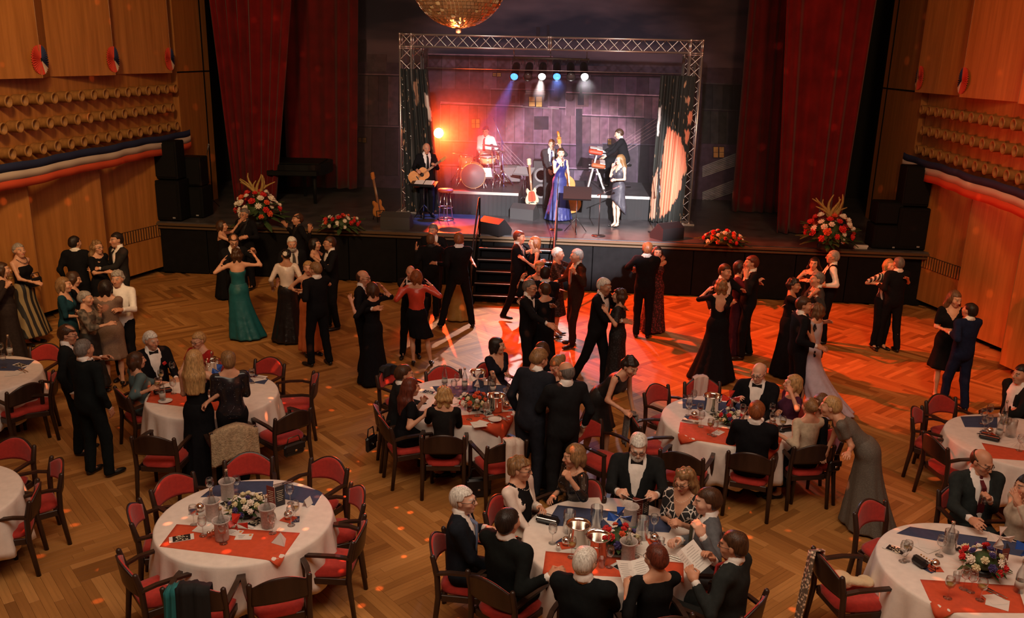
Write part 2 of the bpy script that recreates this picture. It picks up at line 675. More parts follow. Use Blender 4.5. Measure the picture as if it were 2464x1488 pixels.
# ------------------------------------------------------------------ stage
t = tag(empty('floor_stage', (0, 0, 0)), 'raised black stage with panelled front', kind='structure')
b = MB()
b.box((-1.2, 22.6, ZS / 2 - .03), (19.0, 7.4, ZS - .06))
b.build('stage_body', black, t)
b = MB()
sm = mat('stage_lino', (.07, .066, .07), .30, noise=.35, nscale=3)
b.box((-1.2, 22.5, ZS - .02), (19.0, 7.5, .04))
b.build('stage_top', sm, t)
b = MB()
b.box((-1.2, 18.76, ZS - .055), (17.2, .10, .06), bev=.01)
b.box((-1.2, 18.75, ZS - .13), (17.2, .07, .045), bev=.01)
b.build('stage_nosing', mat('nosing_wood', (.10, .06, .03), .45), t)
pb = MB()
pb.box((0, 0, 0), (1.07, .03, 1.0), bev=.008)
pmesh = pb.mesh('front_panel', black)
for i in range(15):
    link('front_panel', pmesh, t, (XL + .62 + i * 1.085, 18.79, .53))
# stage house: dark back and side walls, ceiling
b = MB()
b.box((-1.2, 26.6, 5.2), (21, .2, 9)); b.box((-10.6, 24.2, 5.2), (.2, 5, 9)); b.box((8.3, 24.2, 5.2), (.2, 5, 9)); b.box((-1.2, 23.4, 9.5), (21, 6.6, .2))
tag(b.build('wall_stage', mat('stage_dark', (.01, .01, .011), .9)), 'dark walls of the stage house', kind='structure')

# stairs to the stage
st = empty('stage_steps', (-1.42, 18.1, 0), 0, 'black steps with pale nosings leading up to the stage centre', 'steps')
sx0, sx1 = -2.2, -.62
for i in range(5):
    y = -.62 + i * .235
    z = .2 * (i + 1)
    b = MB()
    b.box((0, y, z - .02), (sx1 - sx0, .27, .04), bev=.006)
    b.box((0, y + .1, z / 2 - .02), (sx1 - sx0 - .06, .03, z - .04))
    tr = b.build('tread', black, st)
    b = MB()
    b.box((0, y - .125, z + .002), (sx1 - sx0, .035, .008))
    b.build('nosing', mat('nosing_strip', (.45, .42, .40), .5), tr)
for sd in (-1, 1):
    b = MB()
    V = [(-.025, -.76, 0), (-.025, .6, 0), (-.025, .6, 1.12), (-.025, -.76, .06), (.025, -.76, 0), (.025, .6, 0), (.025, .6, 1.12), (.025, -.76, .06)]
    b.add([(v[0] + sd * .8, v[1], v[2]) for v in V], [(3, 2, 1, 0), (4, 5, 6, 7), (0, 1, 5, 4), (1, 2, 6, 5), (2, 3, 7, 6), (3, 0, 4, 7)])
    b.build('stringer', black, st)
    r = MB()
    x = sd * .84
    r.tube([(x, -.7, .15), (x, -.7, 1.0), (x, -.55, 1.12), (x, .45, 2.02), (x, .6, 2.02), (x, .6, 1.15)], .02, 6)
    r.tube([(x, -.7, .6), (x, .6, 1.65)], .014, 6)
    r.build('handrail', mat('rail_black', (.012, .012, .012), .4), st)


# ------------------------------------------------------------------ curtains
def drape(name, T0, T1, B0, B1, m, nf=9, amp=.09, label='', seed=0, z_mid=None):
    """cloth between the top edge T0-T1 and the bottom edge B0-B1"""
    r = random.Random(seed)
    nu, nv = nf * 10, 26
    V, F = [], []
    ph = [r.uniform(0, 6.28) for _ in range(4)]
    for j in range(nv + 1):
        v = j / nv
        for i in range(nu + 1):
            u = i / nu
            p0 = Vector(T0).lerp(Vector(T1), u)
            p1 = Vector(B0).lerp(Vector(B1), u)
            p = p0.lerp(p1, v ** 1.15)
            w = math.sin(u * nf * 6.283 + ph[0] + .8 * math.sin(u * 9 + ph[1])) + .45 * math.sin(u * nf * 2.3 * 3.14 + ph[2] + v * .7)
            p.y += w * amp * (.65 + .35 * v)
            V.append(p)
    for j in range(nv):
        for i in range(nu):
            a = j * (nu + 1) + i
            F.append((a, a + nu + 1, a + nu + 2, a + 1))
    o = link(name, raw_mesh(name, np.array([list(p) for p in V]), np.array(F), m))
    md = o.modifiers.new('thickness', 'SOLIDIFY')
    md.thickness = .02
    return tag(o, label, 'curtain')


velvet = mat('velvet_red', (.14, .005, .006), .85, noise=.25, nscale=2.5, sheen=.15, spec=.15)
drape('stage_curtain', (-9.25, 21.3, 8.9), (-6.75, 21.3, 8.9), (-8.85, 21.5, 1.22), (-7.85, 21.6, 1.22), velvet, 7, .10, 'dark red velvet curtain beside the tall left flower stand', 1)
drape('stage_curtain', (3.95, 20.3, 8.9), (6.05, 20.3, 8.9), (4.42, 20.2, 1.22), (5.85, 20.4, 1.22), velvet, 5, .09, 'dark red velvet curtain behind the right flower stand', 2)
a_, b_ = atY(684, 0, 23.6), atY(857, 0, 23.6)
c_, d_ = atY(688, 430, 23.6), atY(858, 430, 23.6)
drape('stage_curtain', (a_[0] - .15, 23.6, 8.9), (b_[0] + .12, 23.6, 8.9), (c_[0], 23.6, 1.35), (d_[0] - .02, 23.6, 1.35), velvet, 6, .08, 'deep red inner stage leg next to the painted backdrop, guitar in front', 3)
a_, b_ = atY(1797, 0, 23.0), atY(1910, 0, 23.0)
c_, d_ = atY(1760, 505, 23.0), atY(1895, 505, 23.0)
drape('stage_curtain', (a_[0] + .05, 23.0, 8.9), (b_[0] + .1, 23.0, 8.9), (c_[0], 23.0, 1.22), (d_[0], 23.0, 1.22), velvet, 5, .08, 'deep red inner stage leg between the truss and the broad right curtain', 4)

# ------------------------------------------------------------------ painted backdrop
YB = 25.0
bd = empty('painted_backdrop', (0, YB, ZS), 0, 'wide painted cloth of violet night rooftops with small lit windows behind the truss', 'backdrop')
bd.location = (0, 0, 0)
lx, rx = atY(850, 0, YB)[0] - .4, atY(1800, 0, YB)[0] + .4
m, N, L, bs = new_mat('backdrop_sky')
tc = N.new('ShaderNodeTexCoord'); mp = N.new('ShaderNodeMapping'); nt = N.new('ShaderNodeTexNoise'); cr = N.new('ShaderNodeValToRGB')
mp.inputs['Scale'].default_value = (.28, 1, 1.1)
nt.inputs['Scale'].default_value = 1.3; nt.inputs['Detail'].default_value = 5
L.new(tc.outputs['Object'], mp.inputs['Vector']); L.new(mp.outputs['Vector'], nt.inputs['Vector']); L.new(nt.outputs['Fac'], cr.inputs['Fac'])
cr.color_ramp.elements[0].position = .38; cr.color_ramp.elements[0].color = (.03, .026, .055, 1)
cr.color_ramp.elements[1].position = .66; cr.color_ramp.elements[1].color = (.17, .11, .15, 1)
L.new(cr.outputs['Color'], bs.inputs['Base Color']); bs.inputs['Roughness'].default_value = .95
V, F = [], []
nx = 60
for i in range(nx + 1):
    x = lx + (rx - lx) * i / nx
    for z in (ZS + .02, 9.3):
        V.append((x, YB + .02 * math.sin(i * 1.1) + .01, z)); 
    for z in (ZS + .02, 9.3):
        V.append((x, YB + .05, z))
for i in range(nx):
    a = i * 4
    F += [(a, a + 4, a + 5, a + 1), (a + 2, a + 3, a + 7, a + 6), (a + 1, a + 5, a + 7, a + 3), (a, a + 2, a + 6, a + 4)]
link('cloth', raw_mesh('cloth', np.array(V), np.array(F), m), bd)
PV, PF, PC, pk = [], [], [], [0]


def paint(pts, col, jit=.0):
    """flat painted polygon given by its corners on the cloth"""
    pk[0] += 1
    y = YB - .03 - .00012 * pk[0]
    o = len(PV)
    for p in pts:
        q = atY(p[0], p[1], y)
        PV.append((q[0], q[1], q[2])); PC.append([max(0, c * (1 + random.uniform(-jit, jit))) for c in col])
    PF.append(tuple(range(o, o + len(pts)))[::-1])


def prect(x0, y0, x1, y1, col, jit=.12, tilt=0):
    paint([(x0, y0), (x1, y0 + tilt), (x1, y1 + tilt), (x0, y1)], col, jit)


def pline(x0, y0, x1, y1, w, col):
    dx, dy = x1 - x0, y1 - y0
    l = math.hypot(dx, dy); ux, uy = -dy / l * w / 2, dx / l * w / 2
    paint([(x0 + ux, y0 + uy), (x1 + ux, y1 + uy), (x1 - ux, y1 - uy), (x0 - ux, y0 - uy)], col, .1)


vio, lin, drk, warm = (.135, .068, .098), (.36, .26, .28), (.035, .022, .034), (.75, .40, .13)
prect(860, 150, 1785, 500, (.085, .050, .078), .05, 14)
prect(862, 95, 882, 150, (.07, .045, .06)); prect(884, 130, 930, 172, (.12, .08, .10)); prect(1290, 65, 1299, 100, drk); prect(1316, 60, 1322, 100, drk)
for x0, x1, y0, y1, n, tl_, c in ((1030, 1330, 130, 212, 9, 6, vio), (1180, 1345, 214, 262, 7, 2, (.11, .06, .09)), (1060, 1395, 248, 340, 15, 12, (.15, .075, .105)), (1335, 1590, 178, 224, 9, 4, (.09, .05, .085)),
                             (1362, 1590, 222, 278, 11, 8, (.19, .10, .135)), (1400, 1550, 276, 345, 7, 6, (.16, .085, .11)), (1060, 1400, 338, 400, 12, 10, (.10, .055, .085)), (1050, 1420, 396, 470, 10, 10, (.13, .085, .125)),
                             (862, 960, 178, 300, 4, 2, (.10, .055, .075)), (862, 960, 302, 420, 3, 3, (.075, .04, .055)), (1690, 1790, 262, 345, 5, 4, (.045, .04, .042)), (1690, 1790, 200, 262, 4, 4, (.035, .032, .04)), (1450, 1590, 345, 440, 5, 4, (.055, .04, .055))):
    w = (x1 - x0) / n
    for i in range(n):
        k = 1 + .28 * math.sin(i * 2.1 + x0)
        prect(x0 + i * w, y0 + tl_ * i / n, x0 + (i + 1) * w, y1 + tl_ * i / n, [q * k for q in c], .1, tl_ / n)
    for i in range(n + 1):
        pline(x0 + i * w, y0 + tl_ * i / n, x0 + i * w - 1, y1 + tl_ * i / n, 1.3, [q * .45 for q in c] if i % 3 else [q * 1.9 for q in c])
    pline(x0, y0, x1, y0 + tl_, 2.2, [min(1, q * 2.6) for q in c])
    pline(x0, y0 + 3.4, x1, y0 + tl_ + 3.4, 2.2, drk)
prect(1285, 280, 1320, 312, drk); prect(1386, 262, 1401, 400, drk); prect(1231, 230, 1240, 248, drk); prect(1258, 226, 1318, 260, (.10, .065, .09)); prect(1395, 203, 1401, 252, drk); prect(1385, 229, 1417, 257, (.15, .07, .09)); prect(1390, 225, 1405, 253, drk)
prect(1265, 219, 1313, 226, (.2, .14, .17)); pline(1265, 219, 1313, 220, 1.4, lin); pline(1262, 226, 1313, 227, 1.4, lin); pline(1060, 245, 1345, 262, 1.6, lin)
for x0, y0, x1, y1, b in ((1273, 233, 1287, 256, 1), (1290, 233, 1304, 257, 1), (1135, 287, 1143, 308, .8), (1145, 287, 1154, 308, .8), (1186, 176, 1194, 183, .45), (1196, 176, 1205, 184, .45), (1463, 335, 1471, 348, .7), (1717, 354, 1728, 379, .75), (1731, 354, 1742, 379, .75), (862, 332, 870, 342, .35), (872, 332, 881, 343, .35)):
    prect(x0 - 1.5, y0 - 1.5, x1 + 1.5, y1 + 1.5, drk); prect(x0, y0, x1, y1, [q * b for q in warm], .15)
    pline(x0, (y0 + y1) / 2, x1, (y0 + y1) / 2, .9, drk)
for i in range(5):
    pline(1480 + i * 7, 352 + i * 3, 1580, 285 + i * 9, 1.6, (.26, .16, .18))
    pline(1180 + i * 8, 345, 1270 + i * 12, 455, 1.5, (.24, .16, .2))
for k in range(2):
    paint([(1690, 400 + k * 62), (1772, 368 + k * 62), (1772, 400 + k * 62), (1690, 425 + k * 62)], (.16, .15, .15), .1)
    for i in range(7): pline(1690, 402 + i * 4 + k * 62, 1772, 370 + i * 4.6 + k * 62, 1.5, (.36, .32, .31))
me = D.meshes.new('painted_rooftops')
me.from_pydata(PV, [], PF); me.materials.append(vcol_mat('paint', .95, .25, 7)); me.update()
a = me.attributes.new('Col', 'FLOAT_COLOR', 'POINT')
a.data.foreach_set('color', [x for c in PC for x in (*c, 1)])
link('painted_rooftops', me, bd)

# ------------------------------------------------------------------ truss
alu = mat('truss_alu', (.62, .56, .50), .33, .85)


def truss(parent, A, B, up, s=.27, n=14, rch=.024, rl=.0095):
    A, B, up = Vector(A), Vector(B), Vector(up).normalized()
    d = (B - A).normalized(); sd = d.cross(up).normalized()
    cor = [(-1, -1), (1, -1), (1, 1), (-1, 1)]
    pos = [sd * (c[0] * s / 2) + up * (c[1] * s / 2) for c in cor]
    for p in pos:
        b = MB(); b.cyl(A + p, B + p, rch, n=8); b.build('chord', alu, parent)
    for f in range(4):
        b = MB(); p, q = pos[f], pos[(f + 1) % 4]
        for i in range(n):
            u, v = A.lerp(B, i / n), A.lerp(B, (i + 1) / n)
            b.cyl(u + (p if (i + f) % 2 else q), v + (q if (i + f) % 2 else p), rl, n=5, caps=False)
        for e in (A, B): b.cyl(e + p, e + q, rl * 1.3, n=5)
        b.build('lacing', alu, parent)
    b = MB()
    for e in (A, B):
        for p in pos: b.sph(e + p, rch * 1.45, 8)
    b.build('coupler', alu, parent)


tr = empty('lighting_truss', (-1.0, 21.25, ZS), 0, 'silver box truss goalpost frame standing round the band', 'truss')
tr.location = (0, 0, 0)
TL, TR_ = -4.36, 2.36
TYL, TYR = 21.30, 21.10
for x, y in ((TL, TYL), (TR_, TYR)):
    truss(tr, (x, y, ZS + .02), (x, y, 5.08), (0, 1, 0), n=15)
    b = MB(); b.box((x, y, ZS + .012), (.5, .5, .02)); b.build('base_plate', alu, tr)
    truss(tr, (x, y, 5.12), (x, y, 5.40), (0, 1, 0), n=1)
    yb = y + 1.25
    truss(tr, (x, yb, ZS + .02), (x, yb, 5.08), (0, 1, 0), n=15)
    truss(tr, (x, y + .15, 5.26), (x, yb + .1, 5.26), (0, 0, 1), n=4)
truss(tr, (TL + .14, TYL, 5.26), (-1.0, 21.2, 5.26), (0, 0, 1), n=12)
truss(tr, (-.95, 21.2, 5.26), (TR_ - .14, TYR, 5.26), (0, 0, 1), n=12)

# hanging bar with six cans
pb_ = empty('lamp_bar', (-1, 21.6, 5.0), 0, 'dark pipe hung under the truss beam carrying six lamps', 'bar')
pb_.location = (0, 0, 0)
bl, br = atY(1236, 139, 21.6), atY(1418, 144, 21.6)
b = MB(); b.cyl(bl, br, .03, n=8); b.build('pipe', mat('bar_brown', (.06, .035, .02), .5), pb_)
for px in (1238, 1325, 1412):
    p = atY(px, 141, 21.6)
    b = MB(); b.cyl(p, (p[0], 21.3, 5.15), .012, n=6); b.build('hanger', alu, pb_)
can_m = mat('lamp_housing', (.015, .014, .014), .35)
LENS = {'blue': mat('lens_blue', (.02, .1, .5), .2, emit=(.06, .25, 1), estr=3), 'white': mat('lens_white', (.8, .8, .8), .2, emit=(1, .93, 1), estr=5), 'off': mat('lens_off', (.06, .05, .045), .15)}
LAMPS = []
for i, (px, kind) in enumerate(((1240, 'blue'), (1273, 'off'), (1307, 'white'), (1342, 'blue'), (1376, 'off'), (1409, 'white'))):
    tp = Vector(atY(px + (2 - i) * 1.5, 158, 21.55))
    lab = ['blue lit stage can hung at the left end of the bar', 'dark unlit can between the blue and white lit lamps', 'white lit stage can third along the bar', 'blue lit stage can fourth along the bar, right of a white one', 'dark unlit can beside the last white lamp', 'white lit stage can at the right end of the bar'][i]
    t = empty('stage_lamp', tp, 0, lab, 'lamp', 'stage cans on the bar')
    bt = Vector(atY(px - 3 + (0 if i < 3 else 1), 186, 21.05))
    d = (bt - tp)
    R3 = d.to_track_quat('Z', 'Y').to_matrix()
    l = d.length
    b = MB(); b.lathe([(.001, -.06), (.05, -.055), (.085, -.02), (.095, .05), (.095, l - .02), (.112, l - .015), (.112, l), (.10, l), (.09, l - .03)], n=14, R=R3)
    b.build('housing', can_m, t)
    b = MB(); b.lathe([(.001, l - .025), (.088, l - .03), (.088, l - .034), (.001, l - .034)][::-1], n=14, R=R3)
    b.build('lens', LENS[kind], t)
    b = MB(); b.tube([(-.11, 0, .02), (-.11, .02, .12), (0, .03, .16), (.11, .02, .12), (.11, 0, .02)], .008, 5); b.build('yoke', can_m, t)
    if kind != 'off': LAMPS.append((kind, bt, d.normalized()))

# red lamp on its stand, stage left
lp = Vector(atY(1055, 320, 22.4))
t = empty('stage_spotlight', (lp.x, lp.y + .1, ZS), 0, 'glaring red orange spotlight on a stand behind the guitarist', 'lamp')
b = MB(); b.cyl((0, 0, .02), (0, 0, lp.z - ZS - .15), .02, n=8)
for k in range(3): b.cyl((0, 0, .5), (.45 * math.cos(k * 2.1 + .5), .45 * math.sin(k * 2.1 + .5), .02), .012, n=6)
b.build('stand', can_m, t)
aim = Vector((1.2, 12.0, 2.7)) - lp
R3 = aim.to_track_quat('Z', 'Y').to_matrix()
b = MB(); b.lathe([(.001, -.3), (.08, -.28), (.13, -.1), (.15, .0), (.15, .06), (.14, .06), (.13, .0)], (0, -.1, lp.z - ZS), 16, R=R3); b.build('housing', can_m, t)
b = MB(); b.lathe([(.001, .02), (.128, .02), (.128, .015), (.001, .015)][::-1], (0, -.1, lp.z - ZS), 16, R=R3); b.build('lens', mat('lens_red', (.8, .3, .1), .3, emit=(1, .30, .07), estr=45), t)
RED_AT = lp + aim.normalized() * .12

# ------------------------------------------------------------------ mirror ball
BR = .475
bc = Vector(atY(1104, -56, 9.0))
t = empty('mirror_ball', bc, 0, 'large mirror ball hanging high above the dance floor', 'ball')
b = MB(); b.sph((0, 0, 0), BR - .008, 36); b.build('core', mat('ball_core', (.25, .14, .05), .5), t)
V, F = [], []
nl = 40
for j in range(nl):
    th0, th1 = math.pi * j / nl, math.pi * (j + 1) / nl
    n = max(4, int(2 * nl * math.sin((th0 + th1) / 2)))
    for i in range(n):
        if random.random() < .03: continue
        p0, p1 = 2 * math.pi * (i + .06) / n, 2 * math.pi * (i + .94) / n
        e = (th1 - th0) * .06
        o = len(V)
        w = random.uniform(-.004, .004)
        for r in (BR, BR - .01):
            for th, p in ((th0 + e, p0), (th0 + e, p1), (th1 - e, p1), (th1 - e, p0)):
                rr2 = r + w * (1 if p == p0 else -1)
                V.append((rr2 * math.sin(th) * math.cos(p), rr2 * math.sin(th) * math.sin(p), rr2 * math.cos(th)))
        F += [(o + 3, o + 2, o + 1, o), (o, o + 1, o + 5, o + 4), (o + 1, o + 2, o + 6, o + 5), (o + 2, o + 3, o + 7, o + 6), (o + 3, o, o + 4, o + 7)]
o = link('mirror_tile', raw_mesh('mirror_tiles', np.array(V), np.array(F), mat('mirror', (.88, .66, .36), .30, 1.0), False), t)
tag(o, kind='stuff')
b = MB(); b.lathe([(.001, -BR - .05), (.025, -BR - .045), (.03, -BR - .01), (.03, -BR + .02)], n=10); b.build('end_cap', alu, t)
b = MB(); b.cyl((0, 0, BR - .02), (0, 0, BR + .06), .05, n=10); b.cyl((0, 0, BR), (0, 0, ZC - bc.z), .008, n=6); b.build('hanging_rod', can_m, t)
BALL = bc

# ------------------------------------------------------------------ printed curtains on the truss
def printed(name, px0, px1, py0, py1, Y, label, seed, patch, folds, flat_from=1.0):
    V, F, C = [], [], []
    nu, nv = 84, 110
    rnd = random.Random(seed)
    blobs = [(rnd.uniform(0, 1), rnd.uniform(0, 1), rnd.uniform(.006, .03), rnd.uniform(.5, 3)) for _ in range(90)]
    a0, a1 = atY(px0[0], py0, Y), atY(px1[0], py0, Y)
    b0, b1 = atY(px0[1], py1, Y), atY(px1[1], py1, Y)
    zt, zb = (a0[2] + a1[2]) / 2, ZS + .03
    def inside(poly, u, v):
        c = False
        for i in range(len(poly)):
            (x1, y1), (x2, y2) = poly[i - 1], poly[i]
            if (y1 > v) != (y2 > v) and u < (x2 - x1) * (v - y1) / (y2 - y1) + x1: c = not c
        return c
    for j in range(nv + 1):
        v = j / nv
        for i in range(nu + 1):
            u = i / nu
            x = (a0[0] + (a1[0] - a0[0]) * u) * (1 - v) + (b0[0] + (b1[0] - b0[0]) * u) * v
            am = .075 if u < flat_from else .012
            y = Y + am * math.sin(u * folds * 6.283 + .6 * math.sin(v * 3 + seed)) + .02 * math.sin(u * folds * 14 + v)
            V.append((x, y, zt + (zb - zt) * v))
            k = (.022, .024, .02)
            for pl, pc in patch:
                if inside(pl, u + .012 * math.sin(v * 60), v + .01 * math.sin(u * 70)): k = pc
            for bu, bv, br, ba in blobs:
                if abs(v - bv) < br * 1.5 and ((u - bu) * ba) ** 2 + ((v - bv) + .5 * (u - bu)) ** 2 < (br * .55) ** 2: k = (.50, .30, .17)
            C.append(k)
    for j in range(nv):
        for i in range(nu):
            q = j * (nu + 1) + i
            F.append((q, q + nu + 1, q + nu + 2, q + 1))
    o = link(name, raw_mesh(name, np.array(V), np.array(F), vcol_mat('printed_cloth', .75), True, np.array(C)))
    md = o.modifiers.new('thickness', 'SOLIDIFY'); md.thickness = .008
    return tag(o, label, 'curtain')


sal = (.72, .26, .15)
printed('printed_curtain', (1590, 1563), (1676, 1640), 182, 532, 20.92, 'black gathered curtain with salmon splatter print on the right truss tower', 5,
        [([(.26, .42), (.32, .33), (.45, .36), (.70, .40), (.92, .52), (1.0, .64), (.86, .68), (.90, .75), (.70, .86), (.50, .94), (.30, .97), (.22, .70)], sal), ([(.02, .22), (.10, .20), (.08, .38), (.02, .42)], (.5, .45, .42)), ([(0, .72), (.12, .62), (.2, .97), (0, .98)], (.62, .36, .24)), ([(.85, .26), (1, .22), (1, .30), (.9, .33)], sal), ([(.80, .36), (.97, .36), (.94, .47), (.86, .42)], sal), ([(.75, .15), (.9, .13), (.84, .2)], (.5, .25, .15))], 6, .62)
printed('printed_curtain', (964, 978), (1029, 1062), 166, 520, 21.1, 'dark printed curtain tied back at the left truss tower behind the guitarist', 9,
        [([(.80, .17), (.95, .17), (1, .34), (.86, .34)], (.6, .5, .42)), ([(.45, .10), (.55, .06), (.6, .2), (.5, .25)], (.35, .2, .12))], 6)
b = MB(); b.cyl(atY(1026, 163, 21.0), atY(1645, 178, 20.9), .006, n=5)
tag(b.build('curtain_wire', alu), 'thin steel wire stretched between the two truss towers', 'wire')

# ------------------------------------------------------------------ band platforms and gear
def riser(x0, x1, y0, y1, z, label):
    t = empty('stage_riser', ((x0 + x1) / 2, (y0 + y1) / 2, ZS), 0, label, 'riser')
    w, d = x1 - x0, y1 - y0
    b = MB(); b.box((0, 0, z - ZS - .03), (w, d, .06), bev=.006); b.build('deck', mat('riser_deck', (.06, .058, .06), .4, noise=.3, nscale=4), t)
    b = MB(); b.box((0, -d / 2 - .004, z - ZS - .03), (w + .02, .012, .065)); b.build('edge_rail', alu, t)
    V, F = [], []
    n = 60
    for i in range(n + 1):
        x = -w / 2 + w * i / n
        y = -d / 2 + .02 + .012 * math.sin(i * 1.7)
        V += [(x, y, 0), (x, y, z - ZS - .06), (x, y + .01, 0), (x, y + .01, z - ZS - .06)]
    for i in range(n):
        a = i * 4; F += [(a, a + 4, a + 5, a + 1), (a + 2, a + 3, a + 7, a + 6)]
    link('skirt_cloth', raw_mesh('skirt', np.array(V), np.array(F), mat('molton', (.022, .022, .023), .9)), t)
    b = MB()
    for sx in (-1, 1):
        b.box((sx * (w / 2 - .02), 0, (z - ZS) / 2 - .03), (.03, d - .04, z - ZS - .07))
    b.build('side_cloth', mat('molton', (.022, .022, .023), .9), t)
    return t


ZR = 1.77
riser(-3.35, -1.62, 21.12, 23.6, ZR, 'black draped platform carrying the drum kit')
riser(-.55, 1.75, 21.3, 23.8, ZR, 'black draped platform under the keyboards, behind the singers')
chrome = mat('chrome', (.75, .74, .76), .15, 1.0)
drum_wood = mat('drum_shell', (.52, .30, .13), .3, noise=.2, nscale=8)
skin_m = mat('drum_head', (.55, .53, .52), .5)
grey_head = mat('bass_drum_head', (.13, .12, .12), .5)
# drum kit
k = empty('drum_kit', (0, 0, 0), 0, 'maple drum kit with chrome stands on the left platform', 'drum kit')
def drum(nm, c, r, h, R=None, head=skin_m, par=k):
    b = MB(); b.lathe([(r, -h / 2), (r, h / 2)], c, 22, R=R); o = b.build(nm, drum_wood, par)
    for sgn in (-1, 1):
        b = MB(); q = [(r * 1.01, sgn * (h / 2) - .015), (r * 1.035, sgn * (h / 2) - .015), (r * 1.035, sgn * h / 2 + .015), (r * 1.01, sgn * h / 2 + .015), (r * 1.01, sgn * h / 2 - .015)]
        b.lathe(q, c, 22, R=R); b.build('hoop', drum_wood if head is grey_head else chrome, o)
        b = MB(); q = [(.0001, sgn * h / 2 - .003), (r, sgn * h / 2 - .003), (r, sgn * h / 2 + .003), (.0001, sgn * h / 2 + .003)]
        b.lathe(q, c, 22, R=R); b.build('drum_head', head, o)
    b = MB()
    for i in range(8):
        an = i * math.pi / 4 + .2
        pts = [Vector((r * 1.04 * math.cos(an), r * 1.04 * math.sin(an), z)) for z in (-h / 2 - .01, h / 2 + .01)]
        pts = [Vector(c) + (R @ p if R else p) for p in pts]
        b.cyl(pts[0], pts[1], .007, n=5)
    b.build('tension_rods', chrome, o)
    return o
kc = Vector(atY(1138, 420, 21.75)); kc.z = ZR + .32
face = Vector((.15, -1, .0)).normalized()
drum('bass_drum', kc, .30, .38, face.to_track_quat('Z', 'Y').to_matrix(), grey_head)
sn = Vector(atY(1173, 384, 22.2)); drum('snare_drum', sn, .20, .16, Matrix.Rotation(.1, 3, 'X'))
ft = Vector(atY(1121, 392, 22.3)); drum('floor_tom', ft, .17, .34)
b = MB()
for p in (sn,):
    b.cyl((p.x, p.y, ZR), (p.x, p.y, p.z - .08), .014, n=6)
    for q in range(3): b.cyl((p.x, p.y, ZR + .25), (p.x + .25 * math.cos(q * 2.1), p.y + .25 * math.sin(q * 2.1), ZR + .01), .01, n=5)
b.build('snare_stand', chrome, k)
b = MB()
for q in range(3): b.cyl((ft.x + .18 * math.cos(q * 2.1), ft.y + .18 * math.sin(q * 2.1), ZR), (ft.x + .18 * math.cos(q * 2.1), ft.y + .18 * math.sin(q * 2.1), ft.z + .1), .01, n=5)
b.build('tom_legs', chrome, k)
brass = mat('cymbal_brass', (.55, .50, .55), .25, .9)
for nm, px, py, Y, r in (('ride_cymbal', 1183, 350, 21.9, .24), ('hi_hat', 1200, 362, 22.2, .19), ('crash_cymbal', 1105, 368, 22.4, .22)):
    p = Vector(atY(px, py, Y))
    b = MB(); b.lathe([(.0001, .03), (.03, .028), (.045, .006), (r, -.012), (r, -.016), (.045, .001), (.0001, .02)][::-1], p, 20, R=Matrix.Rotation(.12, 3, 'Y')); o = b.build(nm, brass, k)
    sxp = p.x + (.1 if px > 1150 else 0)
    b = MB(); b.cyl((sxp, p.y, ZR), (p.x, p.y, p.z + .03), .012, n=6)
    for q in range(3):
        ex = Vector((sxp + .3 * math.cos(q * 2.1 + .4), p.y + .3 * math.sin(q * 2.1 + .4), ZR + .01))
        b.cyl((sxp, p.y, ZR + .42), ex, .012, n=5)
        b.cyl((sxp, p.y, ZR + .15), Vector((sxp, p.y, ZR + .3)).lerp(ex, .45), .008, n=5)
    b.build('cymbal_stand', chrome, o)
b = MB()
for sd in (-1, 1): b.cyl(kc + Vector((sd * .25, -.05, -.05)), kc + Vector((sd * .38, -.2, -.28)), .012, n=6)
b.build('spur', chrome, k)
t = empty('drum_stool', (sn.x + .0, sn.y + .55, ZR), 0, 'round black drum stool under the drummer', 'stool')
b = MB(); b.lathe([(.001, .45), (.16, .46), (.17, .50), (.001, .53)][::1], n=14); b.build('seat', can_m, t)
b = MB(); b.cyl((0, 0, 0), (0, 0, .46), .02, n=6); b.build('post', chrome, t)


def stand3(name, base, top, label, cat, spread=.28, r=.012, m=None, boom=None, legz=.35, round_base=False, mic=True):
    """mic or music stand"""
    m = m or can_m
    t = empty(name, base, 0, label, cat)
    T_ = Vector(top) - Vector(base)
    b = MB(); b.cyl((0, 0, .01), T_, r, n=7); b.build('pole', m, t)
    if round_base:
        b = MB(); b.lathe([(.001, 0), (.15, 0), (.15, .015), (.03, .035), (.001, .035)], n=18); b.build('base', m, t)
    else:
        for q in range(3):
            b = MB(); b.cyl((0, 0, legz), (spread * math.cos(q * 2.094 + .6), spread * math.sin(q * 2.094 + .6), .012), r * .8, n=5); b.build('leg', m, t)
    if boom:
        bm = Vector(boom) - Vector(base)
        b = MB(); d = bm - T_; b.cyl(T_ - d * .3, bm, r * .75, n=6); b.build('boom', m, t)
        if mic:
            b = MB(); dd = d.normalized(); b.cyl(bm, bm + dd * .12, .013, .018, n=8); b.sph(bm + dd * .14, .027, 10); b.build('microphone', mat('mic_grey', (.12, .12, .13), .4), t)
    return t


def desk(t, c, w, h, tilt, rz, m, paper=None, hole=False):
    R3 = Matrix.Rotation(rz, 3, 'Z') @ Matrix.Rotation(tilt, 3, 'X')
    b = MB(); b.box(c, (w, .012, h), R=R3); b.box(Vector(c) + R3 @ Vector((0, -.03, -h / 2)), (w, .06, .012), R=R3); b.build('desk', m, t)
    if paper:
        for sx in (-1, 1):
            b = MB(); b.box(Vector(c) + R3 @ Vector((sx * .115, -.012, .02)), (.21, .006, .29), R=R3); b.build('sheet', mat('paper', (.75, .72, .68), .8), t)


